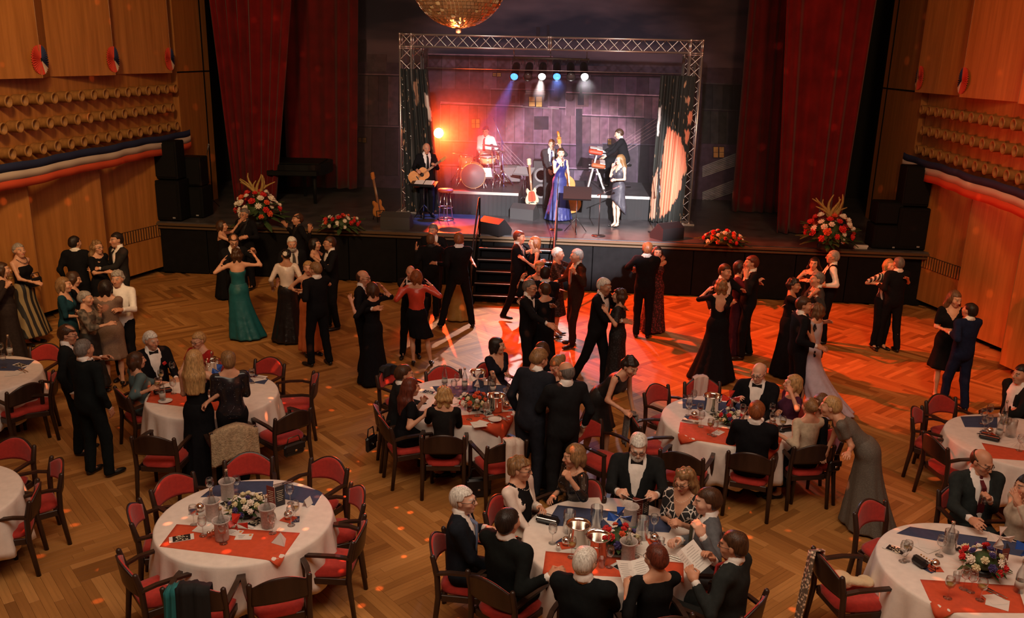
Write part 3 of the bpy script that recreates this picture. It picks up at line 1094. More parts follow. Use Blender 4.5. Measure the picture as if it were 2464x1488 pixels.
p = at(1385, 561, ZS)
t = stand3('music_stand', p, (p[0], p[1], 2.0), 'black music stand on a tripod between the two singers, seen from behind', 'stand')
desk(t, (0, .05, .88), .62, .36, -.75, 0, can_m)
p = at(1170, 507, ZS)
t = stand3('music_stand', p, (p[0] - .1, p[1], 2.05), 'silver music stand with bright white sheets in front of the bass drum', 'stand', m=alu)
desk(t, (-.1, .0, .93), .45, .32, -.8, .3, alu, True)
p = at(1020, 528, ZS)
t = stand3('music_stand', p, (p[0], p[1], 2.02), 'low dark music stand in front of the guitarist', 'stand')
desk(t, (0, .0, .84), .62, .30, -1.25, -.12, can_m, True)
p = at(1258, 505, ZS)
t = stand3('music_stand', p, (p[0], p[1], 2.15), 'grey music stand with sheets near the leaning bass guitar', 'stand')
desk(t, (0, .0, .98), .5, .3, -.9, -.4, mat('desk_grey', (.2, .2, .2), .5), False)
p = at(1440, 568, ZS); q = atY(1452, 468, p[1])
stand3('microphone_stand', p, (p[0], p[1], q[2]), 'round based microphone stand in front of the grey dress singer', 'stand', round_base=True, boom=(q[0] + .2, p[1], q[2] + .12))
p = at(1575, 559, ZS); q = atY(1577, 408, p[1])
stand3('microphone_stand', p, (p[0], p[1], q[2]), 'round based microphone stand beside the printed curtain', 'stand', round_base=True, boom=(q[0] + .12, p[1], q[2] - .35))
p = at(1338, 553, ZS); q = atY(1340, 455, p[1])
stand3('microphone_stand', p, (p[0], p[1], q[2]), 'slim microphone stand in front of the blue gown singer', 'stand', round_base=True, boom=(q[0] + .03, p[1], q[2] + .28), mic=False)
p = (sn.x + .42, sn.y + .1, ZR); q = atY(1207, 335, p[1]); q2 = atY(1187, 284, p[1])
stand3('microphone_stand', p, (q[0], p[1], q[2]), 'tall boom stand with blue gleaming arm beside the drum kit', 'stand', m=mat('boom_blue', (.25, .25, .6), .25, .8), boom=(q2[0], p[1], q2[2]), mic=False)

# bar stool
p = at(1072, 529, ZS)
t = empty('bar_stool', p, 0, 'chrome bar stool with orange round seat beside the guitarist', 'stool')
b = MB(); b.lathe([(.001, .66), (.17, .66), (.185, .69), (.17, .73), (.001, .74)], n=18); b.build('seat', mat('stool_seat', (.55, .08, .03), .5), t)
b = MB(); b.tube([(.19 * math.cos(i * .3927), .19 * math.sin(i * .3927), .012) for i in range(16)], .014, 6, closed=True); b.build('ring_base', chrome, t)
b = MB(); b.tube([(.17 * math.cos(i * .3927), .17 * math.sin(i * .3927), .30) for i in range(16)], .009, 5, closed=True); b.build('foot_ring', chrome, t)
for q in range(4):
    b = MB(); b.cyl((.17 * math.cos(q * 1.571 + .4), .17 * math.sin(q * 1.571 + .4), .01), (.10 * math.cos(q * 1.571 + .4), .10 * math.sin(q * 1.571 + .4), .67), .012, n=6); b.build('leg', chrome, t)

# floor monitors
def wedge(p, rz, label, w=.6, top=None, cab=None):
    t = empty('floor_monitor', p, rz, label, 'speaker', 'wedge monitors on the stage floor')
    V = [(-w / 2, -.22, 0), (w / 2, -.22, 0), (w / 2, .2, 0), (-w / 2, .2, 0), (-w / 2, -.24, .10), (w / 2, -.24, .10), (w / 2, .02, .36), (-w / 2, .02, .36), (w / 2, .2, .26), (-w / 2, .2, .26)]
    b = MB(); b.add(V, [(3, 2, 1, 0), (0, 1, 5, 4), (7, 6, 8, 9), (9, 8, 2, 3), (0, 4, 7, 9, 3), (1, 2, 8, 6, 5), (4, 5, 6, 7)])
    b.build('cabinet', cab or mat('cabinet_black', (.012, .012, .013), .5), t)
    b = MB()
    V = [(-w / 2 + .03, -.232, .118), (w / 2 - .03, -.232, .118), (w / 2 - .03, -.002, .348), (-w / 2 + .03, -.002, .348)]
    V2 = [(v[0], v[1] - .01, v[2] + .01) for v in V]
    b.add(V + V2, [(4, 5, 6, 7), (0, 1, 5, 4), (1, 2, 6, 5), (2, 3, 7, 6), (3, 0, 4, 7)])
    b.build('grille', top or mat('grille_dark', (.045, .04, .04), .6), t)
wedge(at(955, 548, ZS), math.pi, 'wedge monitor with pale grey back at the stage edge near the guitarist', .66, None, mat('cabinet_grey', (.045, .043, .043), .6))
wedge(at(1190, 562, ZS), math.pi * .8, 'black wedge monitor at the top of the steps', .6)
wedge(at(1262, 526, ZS), math.pi * .9, 'grey topped wedge monitor left of the blue gown singer', .6, None, mat('cabinet_grey', (.045, .043, .043), .6))
wedge(at(1605, 574, ZS), math.pi * 1.2, 'black wedge monitor at the foot of the printed curtain', .6)
p = atY(1228, 425, 22.8)
t = empty('amplifier', (p[0], 22.8, ZR), .3, 'small tilted black guitar amplifier behind the music stand', 'amplifier')
b = MB(); b.box((0, 0, .24), (.5, .25, .46), R=Matrix.Rotation(-.25, 3, 'X'), bev=.02); b.build('cabinet', mat('cabinet_black', (.012, .012, .013), .5), t)
b = MB(); b.box((0, -.135, .24), (.42, .02, .36), R=Matrix.Rotation(-.25, 3, 'X')); b.build('grille', mat('grille_grey', (.12, .11, .11), .7), t)
p = atY(1303, 440, 22.9)
t = empty('bass_cabinet', (p[0], 22.9, ZS), 0, 'tall black bass speaker cabinet with two cones behind the blue gown singer', 'speaker')
b = MB(); b.box((0, 0, .62), (.46, .4, 1.15), bev=.02); b.build('cabinet', mat('cabinet_black', (.012, .012, .013), .5), t)
for z in (.82, .40):
    b = MB(); b.lathe([(.19, 0), (.19, .02), (.165, .02), (.06, -.04), (.05, -.02), (.001, -.005)], (0, -.2, z), 18, R=Matrix.Rotation(math.pi / 2, 3, 'X')); b.build('cone', mat('cone_grey', (.14, .13, .13), .5), t)

# guitars
def outline(pts, n=44):
    """closed smooth outline through mirrored (half width, height) control points"""
    P = [Vector((x, z)) for x, z in pts] + [Vector((-x, z)) for x, z in pts[::-1] if x > 1e-4]
    N = len(P); out = []
    for i in range(N):
        p0, p1, p2, p3 = P[i - 1], P[i], P[(i + 1) % N], P[(i + 2) % N]
        for k in range(3):
            t_ = k / 3
            out.append(.5 * ((2 * p1) + (p2 - p0) * t_ + (2 * p0 - 5 * p1 + 4 * p2 - p3) * t_ * t_ + (3 * p1 - p0 - 3 * p2 + p3) * t_ ** 3))
    return out


def slab(o, y0, y1, b=None, m=0):
    b = b or MB(); n = len(o)
    V = [(p.x, y0, p.y) for p in o] + [(p.x, y1, p.y) for p in o]
    b.add(V, [tuple(range(n)), tuple(range(2 * n - 1, n - 1, -1))] + [(i, n + i, n + (i + 1) % n, (i + 1) % n) for i in range(n)], m)
    return b


def guitar(name, label, body, thick, neck0, neck1, m_body, guard, hole, cat='guitar', scale=1.0, headw=.045):
    """upright guitar facing -Y, origin at the bottom of the body"""
    t = empty(name, (0, 0, 0), 0, label, cat)
    slab(outline([(x * scale, z * scale) for x, z in body]), -thick / 2, thick / 2).build('body', m_body, t)
    b = MB(); b.box((0, -thick / 2 - .008, (neck0 + neck1) / 2), (.048 * scale, .024, neck1 - neck0)); b.build('neck', mat('neck_wood', (.30, .14, .05), .45), t)
    b = MB(); b.box((0, -thick / 2 - .012, neck1 + .08), (headw * 1.7, .02, .17), R=Matrix.Rotation(.1, 3, 'X'), bev=.005)
    for i in range(4):
        for sx in (-1, 1): b.cyl((sx * headw * .8, -thick / 2 - .01, neck1 + .03 + i * .035), (sx * headw * 1.3, -thick / 2 - .01, neck1 + .03 + i * .035), .008, n=5)
    b.build('headstock', m_body, t)
    b = MB()
    for i in range(5): b.cyl(((i - 2) * .009, -thick / 2 - .024, neck0 - .28 * scale), ((i - 2) * .008, -thick / 2 - .024, neck1 + .02), .0014, n=4)
    b.build('strings', alu, t)
    if guard: slab(outline([(x * scale, z * scale) for x, z in guard[0]]), -thick / 2 - .006, -thick / 2 - .001).build('pickguard', guard[1], t)
    if hole:
        b = MB(); b.lathe([(.001, .004), (hole[1], .004), (hole[1], 0), (.001, 0)][::-1], (0, -thick / 2, hole[0]), 18, R=Matrix.Rotation(math.pi / 2, 3, 'X')); b.build('sound_hole', mat('hole_dark', (.02, .012, .008), .8), t)
    b = MB(); b.box((0, -thick / 2 - .012, neck0 - .28 * scale), (.10 * scale, .016, .022)); b.build('bridge', can_m, t)
    return t


spruce = mat('spruce_top', (.70, .30, .08), .35, noise=.12, nscale=10)
cream = mat('cream_lacquer', (.66, .50, .30), .3)
g = guitar('acoustic_guitar', 'honey coloured acoustic guitar held by the bald guitarist', [(0, 0), (.14, .02), (.2, .12), (.19, .22), (.135, .31), (.145, .40), (.11, .47), (.0, .50)], .11, .48, .88, spruce, None, (.33, .048))
gp = Vector(atY(1000, 432, 20.45))
d = Vector(atY(1066, 383, 20.35)) - gp
R3 = Matrix.Rotation(math.atan2(d.x, d.z), 3, 'Y')
g.rotation_euler = (R3 @ Matrix.Rotation(-.1, 3, 'X')).to_euler(); g.location = gp - d.normalized() * .14
GUIT = g.location.copy(); GUITD = d.normalized()


def gstand(p, rz, label):
    t = empty('guitar_stand', p, rz, label, 'stand')
    b = MB(); b.tube([(-.15, -.12, .01), (-.1, 0, .25), (-.1, -.14, .27)], .01, 5); b.tube([(.15, -.12, .01), (.1, 0, .25), (.1, -.14, .27)], .01, 5); b.tube([(0, .25, .01), (0, .04, .5)], .01, 5); b.tube([(-.1, 0, .25), (.1, 0, .25)], .01, 5); b.tube([(0, 0, .25), (0, .06, .6)], .01, 5)
    b.build('frame', can_m, t)


p = at(1280, 512, ZS)
g = guitar('bass_guitar', 'cream bass guitar with red pickguard leaning on its stand', [(0, 0), (.12, .01), (.17, .09), (.15, .19), (.11, .26), (.13, .34), (.10, .42), (.05, .36), (0, .34)], .045, .34, .98, cream, ([(0, .08), (.09, .1), (.09, .24), (.06, .33), (0, .33)], mat('guard_red', (.62, .07, .03), .3)), None, scale=1.0)
g.location = Vector(p) + Vector((0, 0, .20)); g.rotation_euler = (-.12, -.08, .35); gstand(p, .35, 'black stand holding the cream bass guitar')
p = at(914, 533, ZS)
g = guitar('electric_guitar', 'amber electric guitar on a stand left of the truss', [(0, 0), (.11, .01), (.16, .09), (.14, .18), (.10, .24), (.12, .32), (.09, .38), (.04, .33), (0, .31)], .045, .32, .86, mat('amber_lacquer', (.55, .22, .05), .35), None, None)
g.location = Vector(p) + Vector((0, 0, .12)); g.rotation_euler = (-.15, -.10, .9); gstand(p, .9, 'low black stand under the amber electric guitar')
# double bass
db = guitar('double_bass', 'large amber double bass behind the blue gown singer', [(0, 0), (.2, .015), (.33, .14), (.34, .30), (.22, .46), (.21, .58), (.26, .72), (.24, .86), (.13, .99), (0, 1.1)], .2, 1.05, 1.68, mat('bass_varnish', (.55, .20, .04), .25, noise=.2, nscale=6), None, None, 'double bass', .92)
b = MB(); b.tube([(.0, -.12, 1.80), (0, -.14, 1.90), (0, -.08, 1.96), (0, -.03, 1.92), (0, -.06, 1.88)], [.03, .03, .028, .022, .014], 8); b.cyl((0, 0, -.16), (0, 0, 0), .01, n=6); b.build('scroll', mat('bass_varnish', (.55, .20, .04)), db)
DBP = atY(1352, 320, 21.2)
db.location = (DBP[0] + .02 + .22, 21.2, ZS + .12)
db.rotation_euler = (-.06, -.17, .15)

# keyboards
kp = atY(1437, 390, 22.0)
t = empty('keyboard_stand', (kp[0], 22.0, ZR), 0, 'white two tier keyboard stand on the right platform', 'stand')
whm = mat('stand_white', (.7, .68, .66), .4)
b = MB()
for sy in (-1, 1):
    b.tube([(-.22, sy * .33, .0), (-.02, sy * .33, .95)], .02, 6); b.tube([(.22, sy * .33, .0), (-.02, sy * .33, .62)], .02, 6)
    b.tube([(-.2, sy * .33, .60), (.2, sy * .33, .60)], .015, 6); b.tube([(-.2, sy * .33, .93), (.2, sy * .33, .93)], .015, 6)
b.tube([(.0, -.33, .45), (.0, .33, .45)], .018, 6)
b.build('frame', whm, t)
for nm, z, c, lab, dx in (('stage_keyboard', .95, (.62, .05, .02), 'bright red keyboard on the upper tier with sheets on top', -.05), ('stage_organ', .62, (.38, .09, .03), 'rounded red brown keyboard on the lower tier', .03)):
    q = empty(nm, (kp[0] + dx, 21.95, ZR + z), 0, lab, 'keyboard')
    b = MB(); b.box((0, 0, .055), (.34, .95, .10), R=Matrix.Rotation(.12, 3, 'Y'), bev=.03); b.build('case', mat('case_%d' % int(z * 100), c, .35), q)
    b = MB(); b.box((.10, 0, .105), (.13, .86, .015), R=Matrix.Rotation(.12, 3, 'Y')); b.build('keys', mat('keys_white', (.75, .73, .70), .3), q)
q = empty('sheet_music', (kp[0] - .08, 21.8, ZR + 1.075), 0, 'white sheet music lying on the red keyboard', 'paper')
b = MB(); b.box((0, 0, .006), (.22, .42, .012), R=Matrix.Rotation(.12, 3, 'Y')); b.build('sheets', mat('paper', (.75, .72, .68)), q)

# ------------------------------------------------------------------ speaker towers by the side walls
spk = mat('speaker_black', (.0035, .004, .0045), .6, spec=.2)
def tower(px, py, z1, w, label, d=.55, z0=ZS):
    p = at(px, py, z0)
    t = empty('speaker_tower', p, 0, label, 'speaker')
    h = z1 - z0
    b = MB(); b.box((0, 0, h * .26), (w, d, h * .5), bev=.02); b.build('bass_bin', spk, t)
    b = MB(); b.box((0, .02, h * .755), (w * .88, d * .8, h * .47), bev=.02); b.build('top_cabinet', spk, t)
    for z, s in ((h * .26, .42), (h * .755, .40)):
        b = MB(); b.box((0, -d / 2 - (.002 if z < h / 2 else -.052), z), (w * .8, .012, h * s)); b.build('grille', mat('grille_black', (.005, .005, .0055), .8, spec=.2), t)
    b = MB(); b.box((w * .25, -d / 2 - .012, h * .05), (.06, .008, .03)); b.build('badge', mat('badge', (.3, .3, .3), .4), t)
tower(418, 528, 3.0, .62, 'tall black speaker tower against the left wall')
tower(474, 520, 2.6, .58, 'shorter black speaker stack right beside the left tower')
tower(2178, 597, 2.98, .62, 'tall black speaker tower against the right wall')
tower(2122, 594, 2.2, .6, 'low black speaker stack left of the right tower')
p = at(500, 500, ZS)
stand3('microphone_stand', p, (p[0], p[1], 2.2), 'black microphone stand by the left pilaster', 'stand', boom=(p[0] + .1, p[1], 2.6))
# covered gear behind the left curtain: piano and cases
p = at(745, 470, ZS)
t = empty('grand_piano', (p[0], 22.4, ZS), .1, 'black closed piano in the dark left of the truss', 'piano')
b = MB(); slab(outline([(0, -.75), (.7, -.7), (.78, .1), (.55, .7), (0, .8)]), .72, 1.0).build('case', spk, t)
t.rotation_euler = (0, 0, .1)
# rotate slab to lie flat
c = kids(t)[0]; c.rotation_euler = (math.pi / 2, 0, 0); c.location = (0, 0, 0)
b = MB(); b.box((0, -.80, .80), (1.25, .22, .12), bev=.01); b.build('key_slip', spk, t)
for q in ((-.5, -.6), (.5, -.6), (0, .55)):
    b = MB(); b.cyl((q[0], q[1], 0), (q[0], q[1], .74), .04, .06, n=8); b.build('leg', spk, t)
b = MB(); b.box((0, -.1, 1.02), (1.3, 1.2, .03), bev=.01); b.build('lid', spk, t)

# ------------------------------------------------------------------ flowers
FLM = dict(red=mat('petal_red', (.58, .02, .02), .6), orange=mat('petal_orange', (.66, .09, .03), .6), white=mat('petal_white', (.80, .72, .62), .6), cream=mat('petal_cream', (.72, .64, .40), .6), violet=mat('petal_violet', (.06, .045, .16), .6))
leafm = mat('leaf_green', (.035, .07, .02), .6, noise=.3, nscale=20)
goldm = mat('plume_gold', (.36, .24, .07), .7, noise=.2, nscale=20)
def rose(r, m):
    b = MB()
    for ring, (n, rr_, up, tilt) in enumerate(((3, .35, .5, .2), (5, .62, .32, .6), (6, .95, .12, 1.0))):
        for i in range(n):
            an = 6.283 * i / n + ring * .5
            R3 = Matrix.Rotation(an, 3, 'Z') @ Matrix.Rotation(tilt, 3, 'Y')
            c = Vector((rr_ * r * .62 * math.cos(an), rr_ * r * .62 * math.sin(an), up * r))
            b.sph(c, r * .5, 6, sc=(.28, .85, .9), R=R3)
    b.sph((0, 0, .35 * r), r * .45, 6)
    return b.mesh('bloom', m)
BLOOM = {k_: rose(1.0, m_) for k_, m_ in FLM.items()}
def daisy(m):
    b = MB()
    for i in range(9):
        an = 6.283 * i / 9
        b.sph((.55 * math.cos(an), .55 * math.sin(an), .1), .42, 6, sc=(1, .45, .22), R=Matrix.Rotation(an, 3, 'Z'))
    b.sph((0, 0, .15), .24, 6)
    return b.mesh('bloom', m)
DAISY = daisy(FLM['white'])
lb = MB()
V = []
for i in range(6):
    u = i / 5; w = .16 * math.sin(math.pi * min(1, u * .95 + .04))
    V += [(u, -w, -.25 * u * u), (u, w, -.25 * u * u), (u, 0, -.25 * u * u + .04)]
lb.add(V, [f for i in range(5) for f in ((i * 3, i * 3 + 3, i * 3 + 5, i * 3 + 2), (i * 3 + 2, i * 3 + 5, i * 3 + 4, i * 3 + 1))], 0, True)
LEAF = lb.mesh('leaf', leafm)


def bouquet(name, loc, label, R, H, n, kinds, seed, fs=.06, leaves=26, group=None, flat=1.0, cat='flowers'):
    r = random.Random(seed)
    t = empty(name, loc, 0, label, cat, group)
    b = MB(); b.sph((0, 0, H * .45), R * .62, 10, sc=(1, 1, H / R * .6)); o = b.build('foliage', leafm, t)
    for i in range(n):
        k = (i + .5) / n
        ph = math.acos(1 - k * 1.12)
        an = i * 2.39996 + r.uniform(-.2, .2)
        p = Vector((R * math.sin(ph) * math.cos(an), R * math.sin(ph) * math.sin(an), H * .42 + H * .58 * math.cos(ph)))
        kk = kinds[r.randrange(len(kinds))]
        me = DAISY if kk == 'daisy' else BLOOM[kk]
        q = link('flower', me, t, p)
        s_ = fs * r.uniform(.75, 1.15)
        q.scale = (s_, s_, s_)
        q.rotation_euler = Vector((p.x, p.y, (p.z - H * .3) * 1.1)).to_track_quat('Z', 'Y').to_euler()
    for i in range(leaves):
        an = r.uniform(0, 6.283)
        q = link('leaf', LEAF, t, (R * .5 * math.cos(an), R * .5 * math.sin(an), H * r.uniform(.2, .6)))
        l = R * r.uniform(.6, 1.0); q.scale = (l, l, l)
        q.rotation_euler = (0, r.uniform(-.6, .3), an)
    return t


for px, py, lab, sd in ((624, 545, 'tall flower stand of red and white blooms with pale plumes, left end of the stage', 1), (1990, 603, 'tall flower stand of red and white blooms with golden plumes, right end of the stage', 2)):
    p = at(px, py, ZS)
    t = bouquet('flower_arrangement', p, lab, .46, .78, 46, ['red', 'red', 'orange', 'white', 'white', 'daisy'], sd, .085, 50, 'stage flowers')
    b = MB(); b.lathe([(.001, 0), (.2, 0), (.22, .1), (.16, .22), (.001, .22)], n=14); b.build('bowl', can_m, t)
    r = random.Random(sd)
    for i in range(11):
        an = -1.2 + i * .24 + r.uniform(-.1, .1)
        l = r.uniform(.35, .6)
        pts = [Vector((math.sin(an) * u * l * .8 + .12 * math.sin(u * 3 + i) * u, .1 * math.cos(i * 2) * u, .68 + u * l * (1.1 - .5 * abs(math.sin(an)))) ) for u in [k_ / 6 for k_ in range(7)]]
        b = MB(); b.tube(pts, [.045 * (1 - .85 * k_ / 6) + .004 for k_ in range(7)], 6)
        b.build('plume', goldm, t)
for px, py, lab, sd in ((822, 552, 'low bowl of red and white blooms on the stage edge, near the amber guitar', 3), (1738, 590, 'low bowl of red and white blooms on the stage edge, right of the printed curtain', 4)):
    p = at(px, py, ZS)
    bouquet('flower_bowl', p, lab, .40, .30, 34, ['red', 'red', 'white', 'daisy', 'orange'], sd, .055, 34, 'stage flowers')
p = at(2070, 598, ZS)
t = empty('stacked_cards', p, 0, 'small pale stack of cards lying by the right flower stand', 'cards')
for i in range(3):
    b = MB(); b.box((.01 * i, 0, .012 + .024 * i), (.26, .1, .02)); b.build('card', mat('paper', (.75, .72, .68)), t)

# ------------------------------------------------------------------ implicit surfaces for figures and cloth
def v3(*a):
    return np.array(a, float)


class SD:
    """distance field of smoothly blended limbs, meshed by surface nets"""

    def __init__(s, res):
        s.res, s.ops = res, []

    def fn(s, lo, hi, f, k=0.03):
        s.ops.append(('a', np.asarray(lo, float), np.asarray(hi, float), f, k))
        return s

    def cap(s, a, b, ra, rb=None, k=0.03, flat=(0, 0)):
        a, b = np.asarray(a, float), np.asarray(b, float)
        rb = ra if rb is None else rb
        ba = b - a
        L2 = max(ba @ ba, 1e-9)
        L = math.sqrt(L2)

        def f(X, Y, Z):
            px, py, pz = X - a[0], Y - a[1], Z - a[2]
            t = (px * ba[0] + py * ba[1] + pz * ba[2]) / L2
            h = np.clip(t, 0, 1)
            d = np.sqrt((px - ba[0] * h) ** 2 + (py - ba[1] * h) ** 2 + (pz - ba[2] * h) ** 2) - (ra + (rb - ra) * h)
            if flat[0]: d = np.maximum(d, -t * L)
            if flat[1]: d = np.maximum(d, (t - 1) * L)
            return d
        r = max(ra, rb)
        return s.fn(np.minimum(a, b) - r, np.maximum(a, b) + r, f, k)

    def ell(s, c, r, R=None, k=0.03, op='a'):
        c, r = np.asarray(c, float), np.asarray(r, float)

        def f(X, Y, Z):
            px, py, pz = X - c[0], Y - c[1], Z - c[2]
            if R is not None:
                px, py, pz = (R[0, 0] * px + R[1, 0] * py + R[2, 0] * pz, R[0, 1] * px + R[1, 1] * py + R[2, 1] * pz,
                              R[0, 2] * px + R[1, 2] * py + R[2, 2] * pz)
            k0 = np.sqrt((px / r[0]) ** 2 + (py / r[1]) ** 2 + (pz / r[2]) ** 2)
            k1 = np.sqrt((px / r[0] ** 2) ** 2 + (py / r[1] ** 2) ** 2 + (pz / r[2] ** 2) ** 2)
            return k0 * (k0 - 1) / np.maximum(k1, 1e-6)
        m = r if R is None else np.full(3, r.max())
        if op == 'a':
            return s.fn(c - m, c + m, f, k)
        s.ops.append(('s', c - m, c + m, f, k))
        return s

    def cut(s, f):
        s.ops.append(('c', None, None, f, 0))
        return s

    def noise(s, f):
        s.ops.append(('n', None, None, f, 0))
        return s

    def run(s):
        res = s.res
        A = [o for o in s.ops if o[0] == 'a']
        lo = np.min([o[1] for o in A], 0) - 2.5 * res
        hi = np.max([o[2] for o in A], 0) + 2.5 * res
        n = np.ceil((hi - lo) / res).astype(int) + 1
        ax = [(lo[i] + res * np.arange(n[i])).astype(np.float32) for i in range(3)]
        F = np.full(n, 0.3, np.float32)
        for op, l, h, f, k in s.ops:
            if op in 'cn':
                g = f(ax[0][:, None, None], ax[1][None, :, None], ax[2][None, None, :])
                F = np.maximum(F, g) if op == 'c' else F + g
                continue
            pad = k + 2.5 * res
            i0 = np.clip(np.floor((l - pad - lo) / res).astype(int), 0, n)
            i1 = np.clip(np.ceil((h + pad - lo) / res).astype(int) + 1, 0, n)
            if np.any(i1 <= i0): continue
            sl = tuple(slice(i0[i], i1[i]) for i in range(3))
            d = f(ax[0][sl[0]][:, None, None], ax[1][sl[1]][None, :, None], ax[2][sl[2]][None, None, :])
            b = F[sl]
            if op == 'a':
                hh = np.maximum(k - np.abs(b - d), 0) / k
                F[sl] = np.minimum(b, d) - hh * hh * (k * 0.25)
            else:
                F[sl] = np.maximum(b, -d)
        F[[0, -1]] = 0.3
        F[:, [0, -1]] = 0.3
        F[:, :, [0, -1]] = 0.3
        return nets(F, lo, res)


CORN = [(0, 0, 0), (1, 0, 0), (0, 1, 0), (1, 1, 0), (0, 0, 1), (1, 0, 1), (0, 1, 1), (1, 1, 1)]
EDGES = [(a, b) for a in range(8) for b in range(8) if a < b and sum(abs(CORN[a][i] - CORN[b][i]) for i in range(3)) == 1]


def nets(F, lo, res):
    S = F < 0
    nx, ny, nz = F.shape
    c = np.zeros((nx - 1, ny - 1, nz - 1), np.int8)
    for dx, dy, dz in CORN:
        c += S[dx:nx - 1 + dx, dy:ny - 1 + dy, dz:nz - 1 + dz]
    I = np.argwhere((c > 0) & (c < 8))
    if len(I) == 0:
        return np.zeros((0, 3)), np.zeros((0, 4), int)
    idx = np.full(c.shape, -1, np.int32)
    idx[I[:, 0], I[:, 1], I[:, 2]] = np.arange(len(I))
    val = np.stack([F[I[:, 0] + d[0], I[:, 1] + d[1], I[:, 2] + d[2]] for d in CORN], 1)
    P = np.zeros((len(I), 3))
    cnt = np.zeros(len(I))
    cf = np.array(CORN, float)
    for a, b in EDGES:
        fa, fb = val[:, a], val[:, b]
        x = (fa < 0) != (fb < 0)
        t = np.where(x, fa / np.where(x, fa - fb, 1), 0)
        P += np.where(x[:, None], cf[a] + t[:, None] * (cf[b] - cf[a]), 0)
        cnt += x
    V = lo + (I + P / cnt[:, None]) * res
    Q = []
    for axis in range(3):
        o1, o2 = [(1, 2), (2, 0), (0, 1)][axis]
        sl0 = [slice(1, -1)] * 3
        sl0[axis] = slice(0, -1)
        sl1 = list(sl0)
        sl1[axis] = slice(1, None)
        s0, s1 = S[tuple(sl0)], S[tuple(sl1)]
        for flip, m in ((0, s0 & ~s1), (1, ~s0 & s1)):
            E = np.argwhere(m)
            if len(E) == 0: continue
            off = np.ones(3, int)
            off[axis] = 0
            E = E + off
            d1 = np.zeros(3, int)
            d1[o1] = 1
            d2 = np.zeros(3, int)
            d2[o2] = 1
            q = [idx[tuple((E - a).T)] for a in (d1 + d2, d2, 0 * d1, d1)]
            q = np.stack(q, 1)
            Q.append(q[:, ::-1] if flip else q)
    return V, np.concatenate(Q)


def rotx(a):
    c, s_ = math.cos(a), math.sin(a)
    return np.array([[1, 0, 0], [0, c, -s_], [0, s_, c]])


def roty(a):
    c, s_ = math.cos(a), math.sin(a)
    return np.array([[c, 0, s_], [0, 1, 0], [-s_, 0, c]])


def rotz(a):
    c, s_ = math.cos(a), math.sin(a)
    return np.array([[c, -s_, 0], [s_, c, 0], [0, 0, 1]])


HANDS = {}


def hand_mesh(pose, res):
    """right hand; y along the fingers, z the back of the hand, thumb at -x"""
    key = (pose, round(res, 4))
    if key in HANDS: return HANDS[key]
    s = SD(res)
    s.ell((0, .045, 0), (.041, .055, .017), k=.012)
    s.cap((0, -.03, 0), (0, .02, 0), .025, .023, k=.02)
    curl = {'rel': (22, 28, 15), 'grip': (62, 80, 40), 'flat': (4, 6, 4), 'soft': (38, 45, 25)}[pose]
    for x, l, spread in ((-.031, .072, 7), (-.011, .083, 2), (.010, .078, -3), (.029, .060, -9)):
        p = v3(x, .086, 0)
        sp = R_(spread if pose in ('flat', 'rel') else spread * .3)
        d0 = 0
        for i, fr in enumerate((.46, .31, .26)):
            d0 += R_(curl[i])
            q = p + l * fr * v3(-math.sin(sp) * math.cos(d0), math.cos(sp) * math.cos(d0), -math.sin(d0))
            s.cap(p, q, .0095 - .0008 * i, .0087 - .0008 * i, k=.006)
            p = q
    a = v3(-.026, .022, -.006)
    b = v3(-.056, .052, -.018)
    c = v3(-.058, .085, -.03) if pose in ('flat', 'rel') else v3(-.038, .082, -.045)
    s.cap(a, b, .014, .011, k=.014).cap(b, c, .0105, .0085, k=.008)
    HANDS[key] = s.run()
    return HANDS[key]


